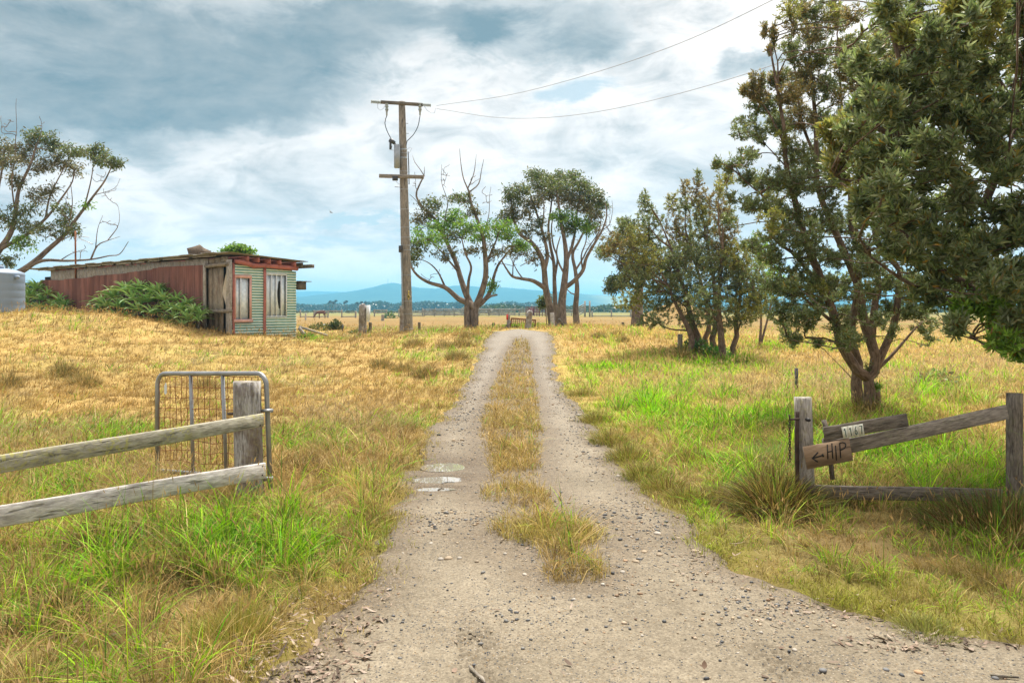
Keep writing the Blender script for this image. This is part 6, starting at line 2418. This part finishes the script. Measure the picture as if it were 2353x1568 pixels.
mb.tube([P2(757, 320, D - .25), P2(757, 368, D - .25)], .045, 8)
mb.build('fuse_holder', M['metal_dark'], pole)
mb = MB()
c = P2(797, 408, D - .22)
mb.box((c.x - .11, c.x + .11), (c.y - .1, c.y + .1), (c.z - .45, c.z + .45), None, .02)
mb.build('switch_box', M['metal_grey'], pole)
mb = MB()
c = P2(816, 960, D - .2)
mb.box((c.x - .06, c.x + .06), (c.y - .06, c.y + .06), (c.z - .13, c.z + .13), None, .01)
mb.build('junction_box', M['metal_dark'], pole)
for yy, xo in ((210, 852), (270, 855), (590, 812)):
    mb = MB()
    mb.tube([P2(xo - 30, yy, D), P2(xo + 10, yy + 3, D)], .012, 5)
    mb.build('step_bolt', M['metal_dark'], pole)
mb = MB()
a, b_ = P2(690, 525, D - .23), P2(955, 532, D - .23)
dv = (b_ - a).normalized()
Mx = frame_m(a, dv, Vector((0, 1, 0)), dv.cross(Vector((0, 1, 0))))
mb.box((0, (b_ - a).length), (-.045, .045), (-.07, .07), Mx, .01)
mb.build('crossarm', M['wood_brown'], pole)
mb = MB()
c = P2(785, 540, D - .25)
mb.box((c.x - .1, c.x + .1), (c.y - .06, c.y + .06), (c.z - .08, c.z + .08))
mb.build('clamp', M['metal_dark'], pole)
mb = MB()
for yy, w_ in ((1213, .05), (1228, .05), (1240, .09), (1243, .12), (1256, .03)):
    c = P2(870, yy, D - .215)
    mb.box((c.x - w_ / 2 - .03, c.x + w_ / 2 - .03), (c.y - .012, c.y), (c.z - .04, c.z + .04))
mb.build('marker_plate', mat_plain('yellow_marker', (.6, .48, .12), .5), pole)

for pts, lb in [([(1003, 243, 31), (1200, 212, 27.5), (1480, 130, 23), (1775, 0, 18), (2600, -450, 12)], 'upper thin overhead power line running from the pole top to the upper right'),
                ([(1003, 250, 31), (1175, 272, 28), (1400, 252, 24.5), (1775, 150, 19.5), (2500, -150, 12)], 'lower sagging overhead power line from the pole top into the big tree')]:
    mb = MB()
    mb.tube([Vector(q) for q in catmull([np.array(P(*p)) for p in pts], .5)], .0085, 5)
    tag(mb.build('power_line', M['wire'], None, True), lb, 'power line', 'overhead power lines')


# ------------------------------------------------------------------ posts
def wood_post(px, ytop, wpx, d, mat_, label, lean=0, name='wooden_post', group='old fence posts', ratio=.9, sink=.3, parent=None, jag=.0, cat='post'):
    x = (px - CX) / F * d
    w = wpx / F * d
    zt = CH + (HY - ytop) / F * d
    zb = tz(x, d) - sink
    n_, k = 10, 14
    V, Fc, TC = [], [], []
    ph = random.random() * 9
    for i in range(n_ + 1):
        t_ = i / n_
        for j in range(k):
            a = 2 * math.pi * j / k
            sq = 1 / max(abs(math.cos(a)), abs(math.sin(a))) ** .45
            r = w / 2 * sq * (1.04 - .08 * t_) * (1 + .05 * math.sin(a * 3 + ph + t_ * 2) + .03 * math.sin(a * 7 + ph * 2))
            zz_ = zb + (zt - zb) * t_
            if i == n_:
                zz_ += jag * math.sin(a * 2 + ph) + jag * .5 * math.sin(a * 5)
            V.append((x + r * math.cos(a) + lean * t_, d + r * math.sin(a) * ratio, zz_))
            TC.append((zz_, r * math.cos(a), r * math.sin(a)))
    for i in range(n_):
        for j in range(k):
            Fc.append((i * k + j, i * k + (j + 1) % k, (i + 1) * k + (j + 1) % k, (i + 1) * k + j))
    m0 = n_ * k
    V.append((x + lean, d, zt - jag * .6))
    TC.append((zt, 0, 0))
    for j in range(k):
        Fc.append((m0 + j, m0 + (j + 1) % k, m0 + k))
    mb = MB()
    mb.add(V, Fc, TC)
    o = mb.build(name, mat_, parent)
    if parent is None:
        # put the origin on the ground
        b0 = Vector((x, d, tz(x, d)))
        o.data.transform(Matrix.Translation(-b0))
        o.location = b0
        tag(o, label, cat, group)
    return o


wood_post(833, 700, 18, 30.4, M['wood_post'], 'thick grey timber post with a white meter box on its side', jag=.05)
mb = MB()
c = P(846, 717.5, 30.3)
mb.box((c.x - .055, c.x + .055), (c.y - .12, c.y + .12), (c.z - .28, c.z + .28), None, .012)
mb.box((c.x - .03, c.x + .03), (c.y - .1, c.y + .1), (c.z - .36, c.z - .28))
tag(mb.build('meter_box', M['white_paint']), 'white electricity meter box fixed to the thick grey post', 'meter box')
wood_post(850.5, 740, 7, 33, M['wood_dark'], 'short dark post just right of the thick meter post')
wood_post(922.5, 702, 9, 30.6, M['wood_post'], 'grey post standing against the foot of the power pole')
wood_post(963, 740, 6.5, 34, M['wood_dark'], 'short dark post between the power pole and the first eucalypt')
wood_post(1133.5, 741, 6, 37, M['wood_dark'], 'short dark post right of the first eucalypt trunk')
wood_post(1168, 720, 8, 37, M['wood_grey'], 'upright grey post on the left side of the rusty field gate')
wood_post(1211, 715, 14, 36, M['wood_post'], 'leaning fat grey post in front of the rusty field gate', lean=.12, jag=.06)
wood_post(1270, 718, 10, 39, M['wood_pale'], 'pale post standing before the eucalypt trunks', lean=-.05)
wood_post(1562, 767, 11.5, 23.8, M['wood_grey'], 'round grey post left of the banksia thicket')
wood_post(1431, 740, 7, 46, M['wood_dark'], 'low dark stump post on the far right of the track end')
wood_post(775, 748, 4, 36, M['wood_grey'], 'thin grey post in the weeds left of the thick meter post')
mb = MB()
for px, dx in ((1286, .0),):
    mb.tube([P(1284, 733, 38.6), P(1300, 757, 39.2)], .07, 6)
tag(mb.build('fallen_rail', M['wood_dark']), 'dark broken rail leaning at the foot of the pale post', 'rail')
mb = MB()
mb.tube([P(1159, 758, 36.6), P(1172, 738, 36.9)], .06, 6)
tag(mb.build('leaning_stay', M['wood_dark']), 'dark leaning stay against the grey gate post', 'stay')


def picket(px, ytop, ybot, d, label, w=.035):
    x = (px - CX) / F * d
    zt = CH + (HY - ytop) / F * d
    zb = tz(x, d) - .2
    mb = MB()
    for a in (0, 2.1, 4.2):
        c_, s_ = math.cos(a), math.sin(a)
        Mx = frame_m((x, d, zb), (c_, s_, 0), (-s_, c_, 0))
        mb.box((.003, w), (-.004, .004), (0, zt - zb), Mx)
    o = mb.build('star_picket', M['metal_dark'])
    return tag(o, label, 'picket', 'steel star pickets')


picket(1829, 845, 905, 14.6, 'grey steel picket in pale grass beyond the sign post')
picket(787, 745, 772, 32, 'thin steel picket beside the small dark round bush', .03)
# rusty field gate by the eucalypts
fg = thing('field_gate', P(1203, 757, 37.5), 'low rusty mesh field gate hanging open near the eucalypt trunks', 'gate')
mb = MB()
g4 = [P(1175, 731, 37.6), P(1230, 735, 38.6), P(1228, 757, 38.6), P(1172, 757, 37.6)]
for a, b_ in zip(g4, g4[1:] + g4[:1]):
    mb.tube([a, b_], .04, 6)
mb.build('gate_frame', M['rust'], fg)
mb = MB()
for k in range(1, 12):
    mb.tube([g4[0].lerp(g4[1], k / 12), g4[3].lerp(g4[2], k / 12)], .012, 4)
for k in range(1, 6):
    mb.tube([g4[0].lerp(g4[3], k / 6), g4[1].lerp(g4[2], k / 6)], .012, 4)
mb.build('wire_mesh', M['rust'], fg)
mb = MB()
c = P(1165, 728, 36.8)
mb.box((c.x - .04, c.x + .04), (c.y - .02, c.y + .02), (c.z - .12, c.z + .12))
tag(mb.build('red_marker', mat_plain('red_plastic', (.55, .03, .03), .4)), 'small red marker tied on the grey gate post', 'marker')

# ------------------------------------------------------------------ stockyards far off
def yard(pts, d0, rows, h, step, label, mat_=M['wood_grey'], gap=0.1):
    x0 = (pts[0] - CX) / F * d0
    x1 = (pts[1] - CX) / F * d0
    f = thing('stockyard_fence', (x0, d0, 0), label, 'fence', 'timber stockyard fences')
    x = x0
    k = 0
    while x <= x1 + .01:
        mb = MB()
        hh = h * random.uniform(.95, 1.2)
        z0 = tz(x, d0)
        w_ = random.uniform(.09, .15)
        mb.box((x - w_, x + w_), (d0 - w_, d0 + w_), (z0 - .2, z0 + hh), None, .02, .01)
        mb.build('post', mat_, f)
        if x + step <= x1 + .01:
            for r in range(rows):
                if random.random() < gap:
                    continue
                zc = z0 + h * (.16 + .8 * r / max(1, rows - 1))
                mb = MB()
                mb.box((x - .1, x + step + .1), (d0 - .2 - .02 * (k % 2), d0 - .15 - .02 * (k % 2)), (zc - .09, zc + .09), None, 0, .03)
                mb.build('rail', mat_, f)
        x += step
        k += 1


random.seed(21)
yard((975, 1100), 185, 5, 1.65, 2.3, 'main run of grey stockyard rails behind the first eucalypt')
yard((1100, 1256), 190, 5, 1.6, 2.4, 'grey stockyard rails right of the first eucalypt trunk')
yard((860, 975), 170, 3, 1.5, 2.6, 'broken grey yard rails behind the power pole', gap=.3)
yard((690, 830), 150, 2, 1.3, 2.6, 'low grey yard rails right of the shed', gap=.25)
yard((940, 1200), 205, 4, 1.7, 3.4, 'back row of grey stockyard rails farther off', gap=.15)
yard((1270, 1320), 185, 4, 1.5, 2.2, 'short run of grey rails between the eucalypt trunks')
yard((1360, 1460), 165, 1, 1.25, 4.0, 'sparse posts with one rail right of the loading ramp')
# red steel cattle crush
cr_ = thing('cattle_crush', ((1226 - CX) / F * 180, 180, 0), 'rusty red steel cattle crush in the stockyards', 'cattle crush')
mb = MB()
x0, x1 = (1208 - CX) / F * 180, (1252 - CX) / F * 180
zt = CH + (HY - 704) / F * 180
for y_ in (179.4, 180.6):
    for k in range(8):
        mb.box((x0 + (x1 - x0) * k / 7 - .05, x0 + (x1 - x0) * k / 7 + .05), (y_ - .05, y_ + .05), (-.1, zt + random.uniform(-.1, .15)))
mb.build('upright', M['rust_red'], cr_)
mb = MB()
for y_ in (179.3, 180.5):
    for k in range(6):
        zc = .3 + (zt - .4) * k / 5
        mb.box((x0 + .06, x1 - .06), (y_ - .04, y_ + .04), (zc - .07, zc + .07))
mb.build('side_rails', M['rust_red'], cr_)
mb = MB()
mb.box((x0 + .5, x0 + 1.8), (179.2, 179.25), (.2, zt - .3))
mb.build('gate_sheet', M['rust_red'], cr_)
# loading ramp
lr = thing('loading_ramp', ((1340 - CX) / F * 165, 165, 0), 'grey timber loading ramp with two tall posts and sloping rails', 'loading ramp')
for px in (1343.5, 1354.5):
    mb = MB()
    x = (px - CX) / F * 165
    mb.box((x - .17, x + .17), (164.8, 165.15), (-.2, CH + (HY - 691) / F * 165), None, .03)
    mb.build('post', M['wood_grey'], lr)
for k in range(5):
    mb = MB()
    a = P(1322, 727 - k * 4.6, 166)
    b_ = P(1343, 716 - k * 4.6, 165.3)
    mb.tube([a, b_], .1, 4)
    mb.build('sloping_rail', M['wood_grey'], lr)
mb = MB()
mb.box(((1343 - CX) / F * 165, (1356 - CX) / F * 165), (165.2, 166.6), (.95, 1.1))
mb.build('deck', M['wood_dark'], lr)
for px, h in ((1255, 1.9), (1262, 2.3), (1268, 1.7)):
    wood_post(px, HY - (h - CH) / 182 * F, 3, 182, M['wood_pale'], 'pale tall yard post beside the red crush', group='pale yard posts')
wood_post(702, 719, 4, 118, M['wood_pale'], 'pale post by the low yard rails near the horse', group=None)
wood_post(879, 722, 7, 110, M['wood_grey'], 'small dark stump between the meter post and the pole', group=None)

# tall thin trees far out on the plain
for px, py in ((758, 693), (765.4, 695), (771.4, 691), (791.4, 695.5), (796.4, 692), (821, 696), (830, 694.5), (839, 695)):
    d = 520.0
    x = (px - CX) / F * d
    zt = CH + (HY - py) / F * d
    t_ = thing('thin_tree', (x, d, 0), 'thin bare stemmed tree with a small tufted top on the far plain', 'tree', 'thin tufted trees on the plain')
    mb = MB()
    mb.tube([(x, d, -.5), (x + random.uniform(-.3, .3), d, zt * .5), (x, d, zt)], [.16, .13, .08], 5)
    mb.build('trunk', M['bark_euc'], t_)
    n = 110
    q = unit(rng.normal(size=(n, 3))) * rng.random((n, 1)) ** .4 * np.array([1.05, 1.05, .6]) + np.array([x, d, zt])
    dr = unit(rng.normal(size=(n, 3)))
    sd = unit(np.cross(dr, rng.normal(size=(n, 3))))
    V = leaf_arrays(q, dr, sd, rng.uniform(.4, .8, n), rng.uniform(.2, .4, n))
    build_leaves('crown', V, np.tile(np.array([.05, .05, .03]), (n, 1)) * rng.uniform(.7, 1.3, (n, 1)), M['leaf'], t_)

# ------------------------------------------------------------------ horse, bird
def skinned(name, pts, edges_, radii, mat_, sub=2):
    me = bpy.data.meshes.new(name)
    me.from_pydata([tuple(p) for p in pts], edges_, [])
    o = link(name, me, mat_)
    me.attributes.new('tc', 'FLOAT_VECTOR', 'POINT')
    sk = o.modifiers.new('skin', 'SKIN')
    sk.use_smooth_shade = True
    for i, r in enumerate(radii):
        r = r if hasattr(r, '__len__') else (r, r)
        me.skin_vertices[0].data[i].radius = r
    me.skin_vertices[0].data[0].use_root = True
    ss = o.modifiers.new('sub', 'SUBSURF')
    ss.levels = ss.render_levels = sub
    return o


# grazing horse side on, head down to the left: x forward = -x
hp = [(0, 0, 1.18), (-.35, 0, 1.13), (-.72, 0, 1.12), (-1.0, 0, 1.05), (-1.3, 0, .80), (-1.5, 0, .48), (-1.62, 0, .22), (-1.66, 0, .08),      # 0-7 spine neck head
      (.32, 0, 1.16), (.50, 0, 1.08), (.60, 0, .8), (.60, 0, .5),                                                                    # 8-11 rump, tail
      (.34, .14, .85), (.30, .15, .62), (.42, .15, .44), (.36, .15, .06), (.30, .15, .0),                                              # 12-16 hind
      (.24, -.14, .85), (.18, -.15, .62), (.30, -.15, .44), (.26, -.15, .06), (.20, -.15, .0),                                         # 17-21 hind
      (-.72, .13, .82), (-.73, .14, .48), (-.72, .14, .06), (-.78, .14, 0),                                                            # 22-25 fore
      (-.62, -.13, .82), (-.60, -.14, .48), (-.58, -.14, .06), (-.64, -.14, 0)]                                                        # 26-29 fore
he = [(0, 1), (1, 2), (2, 3), (3, 4), (4, 5), (5, 6), (6, 7), (0, 8), (8, 9), (9, 10), (10, 11), (8, 12), (12, 13), (13, 14), (14, 15), (15, 16), (8, 17), (17, 18), (18, 19), (19, 20), (20, 21), (2, 22), (22, 23), (23, 24), (24, 25), (2, 26), (26, 27), (27, 28), (28, 29)]
hr = [(.27, .30), (.26, .30), (.24, .30), (.17, .22), (.12, .17), (.11, .14), (.075, .085), (.06, .06), (.25, .27), (.06, .06), (.05, .05), (.03, .03),
      (.12, .14), (.075, .09), (.05, .06), (.035, .035), (.045, .045), (.12, .14), (.075, .09), (.05, .06), (.035, .035), (.045, .045),
      (.085, .10), (.055, .06), (.035, .035), (.045, .045), (.085, .10), (.055, .06), (.035, .035), (.045, .045)]
horse = skinned('horse', hp, he, hr, M['horse'])
horse.location = ((742 - CX) / F * 140, 140, tz((742 - CX) / F * 140, 140) - .02)
tag(horse, 'brown horse grazing head down by the far yard rails', 'horse')
bird = skinned('bird', [(0, 0, 0), (.12, 0, .02), (.2, 0, .04), (-.15, 0, -.01), (-.02, .22, .10), (-.08, .42, .06), (-.02, -.22, .10), (-.08, -.42, .06)],
               [(0, 1), (1, 2), (0, 3), (0, 4), (4, 5), (0, 6), (6, 7)], [(.05, .05), (.035, .035), (.02, .02), (.02, .03), (.05, .012), (.02, .008), (.05, .012), (.02, .008)], M['black_rubber'], 1)
bird.location = P(760, 488, 80)
bird.rotation_euler = (.5, .2, .8)
tag(bird, 'small dark bird flying in the clouded sky', 'bird')

# ------------------------------------------------------------------ left fence and farm gate
D = 6.6
lf = thing('timber_fence', (P(580, 0, D).x, D, 0), 'pale weathered two rail timber fence with thick post left of the gateway', 'fence')
wood_post(576, 876, 62, D + .1, M['wood_post'], '', parent=lf, name='post', jag=.003, lean=-.03)
wood_post(-44, 1074, 66, 4.95, M['wood_dark'], '', parent=lf, name='post')


def plank(a, b_, h, th, mat_, parent, name='rail', up=(0, 0, 1), jit=.004):
    """board from a to b (centre line)"""
    a, b_ = Vector(a), Vector(b_)
    dv = (b_ - a).normalized()
    side = Vector(up).cross(dv).normalized()
    u_ = dv.cross(side)
    Mx = frame_m(a, dv, side, u_)
    mb = MB()
    mb.box((0, (b_ - a).length), (-th / 2, th / 2), (-h / 2, h / 2), Mx, .006, jit)
    return mb.build(name, mat_, parent)


dl_, dr_ = 4.75, 6.42
a, b_ = P(0, 1066, dl_), P(603, 965, dr_)
e = (a - b_).normalized()
plank(b_, a + e * 1.3, .108, .024, M['wood_lichen'], lf)
a, b_ = P(0, 1185, dl_), P(608, 1079.5, dr_)
e = (a - b_).normalized()
plank(b_, a + e * 1.3, .128, .026, M['wood_pale'], lf)
mb = MB()
for (px, py) in ((597, 957), (598, 976), (603, 1070), (603, 1090), (590, 1072)):
    c = P(px, py, dr_ - .03)
    mb.tube([c, c + Vector((0, -.012, 0))], .007, 6)
mb.build('nail', M['iron'], lf)

gate = thing('farm_gate', (P(617, 0, 6.8).x, 6.8, 0), 'open galvanised pipe farm gate with rusty mesh behind the thick left post', 'gate')
dA, dB = 7.45, 6.78
TLc, TRc = P(361.5, 857.5, dA), P(612, 857.5, dB)
BL, BR = P(361.5, 1095, dA), P(621, 1122, dB)
ex = (TRc - TLc).normalized()
r_c = .11
pts = [BL, TLc + Vector((0, 0, -r_c))]
for k in range(1, 6):
    a = math.pi / 2 * k / 6
    pts.append(TLc + Vector((0, 0, -r_c)) + ex * r_c * (1 - math.cos(a)) + Vector((0, 0, r_c * math.sin(a))))
pts += [TLc + ex * r_c, TRc - ex * r_c]
for k in range(1, 6):
    a = math.pi / 2 * k / 6
    pts.append(TRc - ex * r_c + ex * r_c * math.sin(a) + Vector((0, 0, -r_c * (1 - math.cos(a)))))
pts += [TRc + Vector((0, 0, -r_c)), BR]
mb = MB()
mb.tube(pts, .0205, 12)
mb.tube([BL + Vector((0, 0, .06)), BR + Vector((0, 0, .08))], .0195, 10)
mb.build('gate_frame', M['metal_galv'], gate, True)


def gp(u_, v_):
    """point on gate: u 0..1 left-right, v 0..1 top-bottom"""
    t_ = TLc.lerp(TRc, u_)
    b2 = BL.lerp(BR, u_)
    return t_.lerp(b2, v_)


for u_ in (.325, .62):
    mb = MB()
    mb.tube([gp(u_, 0.01), gp(u_ + .015, .98)], .0165, 10)
    mb.build('stay', M['metal_galv'], gate, True)
mb = MB()
nv_ = 18
wob = lambda: random.uniform(-.006, .006)
grid_ = {}
for i in range(nv_ + 1):
    for j in range(0, 9):
        grid_[i, j] = gp(.02 + .96 * i / nv_, .03 + .1 * j + .012 * math.sin(i * .9 + j) * (j > 3)) + Vector((wob(), wob(), wob()))
for i in range(nv_ + 1):
    mb.tube([grid_[i, j] for j in range(9)], .003, 5)
for j in range(9):
    mb.tube([grid_[i, j] for i in range(nv_ + 1)], .003, 5)
mb.build('wire_mesh', M['rust'], gate)
mb = MB()
c = P(382, 890, 7.38)
Mx = frame_m(c, ex, ex.cross(Vector((0, 0, 1))))
vs = [Mx @ Vector(v) for v in [(-.016, .01, -.05), (.0, .01, -.065), (.018, .01, -.05), (.02, .012, .02), (.004, .01, .05), (-.014, .012, .02)]]
mb.add(vs + [v + Vector((0, .004, 0)) for v in vs], [(0, 1, 2, 3, 4, 5), (11, 10, 9, 8, 7, 6)])
mb.build('tag', M['white_paint'], gate)
for py in (943, 1098):
    mb = MB()
    mb.tube([P(600, py, 6.72), P(623, py, 6.72)], .014, 8)
    mb.tube([P(619, py - 4, 6.77), P(619, py + 4, 6.77)], .03, 10)
    mb.build('hinge', M['metal_galv'], gate)
mb = MB()
mb.tube([P(524, 950, 6.8), P(538, 950, 6.66)], .012, 8)
mb.build('bolt', M['iron'], lf)

# ------------------------------------------------------------------ right fence, signs, chain
D = 6.45
rf = thing('timber_fence', (P(1855, 0, D).x, D, 0), 'broken dark timber fence with sagging rails right of the gateway', 'fence')
wood_post(1853, 912, 39, D + .08, M['wood_grey'], '', parent=rf, name='post', jag=.003, lean=-.035)
wood_post(2331, 903, 34, D + .05, M['wood_dark'], '', parent=rf, name='post')
plank(P(1893, 996, 6.31), P(2083, 963, 6.31), .105, .028, M['wood_dark'], rf)
plank(P(1890, 1020.5, 6.41), P(1958, 1020, 6.41), .10, .035, M['wood_dark'], rf)
plank(P(1935, 1027, 6.37), P(2313, 945, 6.35), .115, .028, M['wood_brown'], rf)
plank(P(1848, 1128, 6.4), P(2300, 1138, 6.4), .105, .045, M['wood_dark'], rf)
mb = MB()
c = P(1856.5, 964, D - .075)
mb.tube([c + Vector((0, .03, 0)), c + Vector((0, -.018, 0))], [.016, .013], 10)
mb.build('knot', M['black_ink'], rf)
mb = MB()
mb.tube([P(1836, 962, 6.4), P(1814, 963, 6.38), P(1813.5, 952, 6.38)], .009, 8)
mb.build('hook', M['iron'], rf, True)
mb = MB()
mb.box((P(1831, 0, 6.47).x - .013, P(1831, 0, 6.47).x + .013), (6.45, 6.48), (-.1, CH + (HY - 945) / F * 6.47), None, 0, .004)
tag(mb.build('rusty_stake', M['iron']), 'dark brown steel stake standing against the left side of the sign post', 'stake')
mb = MB()
mb.tube([P(1892, 964, 6.6), P(1902, 1000, 6.57), P(1912, 1100, 6.57)], .02, 7)
tag(mb.build('wooden_stake', M['wood_dark']), 'short dark brown stake poking up behind the number board', 'stake')
ch = thing('chain', P(1813, 962, 6.38), 'dark rusty steel chain hanging from the bent hook on the sign post', 'chain')
n = 15
for k in range(n):
    c = P(1814, 966 + (1062 - 966) * k / n, 6.375)
    mb = MB()
    ring = []
    L_, W_ = .017, .0085
    for j in range(15):
        a = 2 * math.pi * j / 14
        v = Vector((W_ * math.cos(a), 0, L_ * math.sin(a)))
        if k % 2:
            v = Vector((0, v.x, v.z))
        ring.append(c + v)
    mb.tube(ring, .0032, 6, cap=False)
    mb.build('chain_link', M['iron'], ch, True)


def board(corners_px, d, th, mat_, name, parent=None):
    """flat board facing the camera through four photo corners tl, tr, br, bl; returns object and frame"""
    tl, tr, br, bl = [P(x, y, d) for x, y in corners_px]
    ex_ = ((tr - tl) + (br - bl)).normalized()
    ez_ = ((tl - bl) + (tr - br)).normalized()
    w_ = ((tr - tl).length + (br - bl).length) / 2
    h_ = ((tl - bl).length + (tr - br).length) / 2
    ez_ = (ez_ - ex_ * ez_.dot(ex_)).normalized()
    nrm = ex_.cross(ez_)
    Mx = Matrix(((ex_.x, ez_.x, nrm.x, 0), (ex_.y, ez_.y, nrm.y, 0), (ex_.z, ez_.z, nrm.z, 0), (0, 0, 0, 1)))
    c = (tl + tr + br + bl) / 4
    Mx.translation = c
    mb = MB()
    mb.box((-w_ / 2, w_ / 2), (-h_ / 2, h_ / 2), (-th, 0), Mx)
    return mb.build(name, mat_, parent), Mx, w_, h_


sg = thing('plywood_sign', P(1902, 1040, 6.28), 'plywood sign with a hand painted left arrow and the letters HIP nailed on the post', 'sign')
o, Mx, w_, h_ = board([(1847, 1025), (1953, 1007), (1957, 1056), (1853, 1079)], 6.28, .012, M['ply'], 'board', sg)


def spx(cx, cy):
    """photo crop position (sign close-up) to sign plane"""
    v = P(1780.8 + .1929 * cx, 873.6 + .1929 * cy, 6.28)
    q = Mx.inverted() @ v
    return (q.x, q.y)


mb = MB()
for st_ in ([(440, 925), (570, 888)], [(505, 855), (440, 925), (500, 965)]):
    mb.ribbon([spx(*p) for p in st_], .0105, Mx, .001)
for p in ([(560, 880), (570, 900)],):
    mb.ribbon([spx(*q) for q in p], .014, Mx, .0015)
mb.build('arrow', M['black_ink'], sg)
mb = MB()
for st_ in ([(618, 765), (625, 930)], [(672, 750), (684, 925)], [(622, 850), (678, 838)], [(716, 775), (728, 945)], [(766, 745), (778, 918)],
            [(766, 745), (800, 735), (828, 742), (838, 765), (832, 792), (812, 812), (775, 825)]):
    mb.ribbon([spx(*p) for p in st_], .0085, Mx, .001)
mb.build('lettering', M['black_ink'], sg)

nb = thing('house_number', P(1959, 991, 6.27), 'four cream tiles reading 1167 on the short upper board', 'house number')
cs_ = [(795, 555), (1050, 512), (1058, 645), (803, 695)]
for k in range(4):
    a0, a1 = k / 4 + .006, (k + 1) / 4 - .006
    L2 = lambda p, q, t_: (p[0] + (q[0] - p[0]) * t_, p[1] + (q[1] - p[1]) * t_)
    tl, tr, br, bl = L2(cs_[0], cs_[1], a0), L2(cs_[0], cs_[1], a1), L2(cs_[3], cs_[2], a1), L2(cs_[3], cs_[2], a0)
    pxs = [(1780.8 + .1929 * x, 873.6 + .1929 * y) for x, y in (tl, tr, br, bl)]
    o, Mx, w_, h_ = board(pxs, 6.278, .004, M['plate'], 'number_tile', nb)
    mb = MB()
    dg = '1167'[k]
    if dg == '1':
        sts = [[(-.12, .22), (.06, .34), (.06, -.34)]]
    elif dg == '6':
        sts = [[(.16, .36), (-.05, .16), (-.2, -.08), (-.16, -.26), (0, -.35), (.16, -.27), (.2, -.1), (.1, .03), (-.05, .03), (-.18, -.06)]]
    else:
        sts = [[(-.24, .33), (.24, .33), (.08, 0), (0, -.36)]]
    for s__ in sts:
        mb.ribbon([(x * w_, y * h_) for x, y in s__], .0058, Mx, .0008, .001)
    mb.build('numeral', M['ink_green'], o)

# a twig on the track and other bits
mb = MB()
d = CH * F / (1530 - HY)
tw = []
for px, py in ((1078, 1517), (1084, 1528), (1096, 1540), (1108, 1552), (1114, 1562)):
    dd_ = CH * F / (py - HY)
    x = (px - CX) / F * dd_
    tw.append((x, dd_, float(track_z(np.array([x]), np.array([dd_]))[0]) + .012))
mb.tube(tw, [.006, .009, .007, .009, .005], 6)
tag(mb.build('twig', M['wood_brown'], None, True), 'short curled grey twig lying on the sand', 'twig')
mb = MB()
tw = []
for px, py in ((2275, 1543), (2300, 1545), (2340, 1548)):
    dd_ = CH * F / (py - HY)
    x = (px - CX) / F * dd_
    tw.append((x, dd_, float(track_z(np.array([x]), np.array([dd_]))[0]) + .01))
mb.tube(tw, [.004, .007, .004], 6)
tag(mb.build('twig', M['wood_dark'], None, True), 'dark straight stick on the sand at the lower right', 'twig')
mb = MB()
tw = []
for px, py in ((1006, 1118), (1012, 1113), (1020, 1114)):
    dd_ = CH * F / (py - HY)
    x = (px - CX) / F * dd_
    tw.append((x, dd_, float(track_z(np.array([x]), np.array([dd_]))[0]) + .02))
mb.tube(tw, [.006, .01, .006], 6)
tag(mb.build('twig', M['wood_dark'], None, True), 'dark bit of wood lying in the nearest puddle', 'twig')
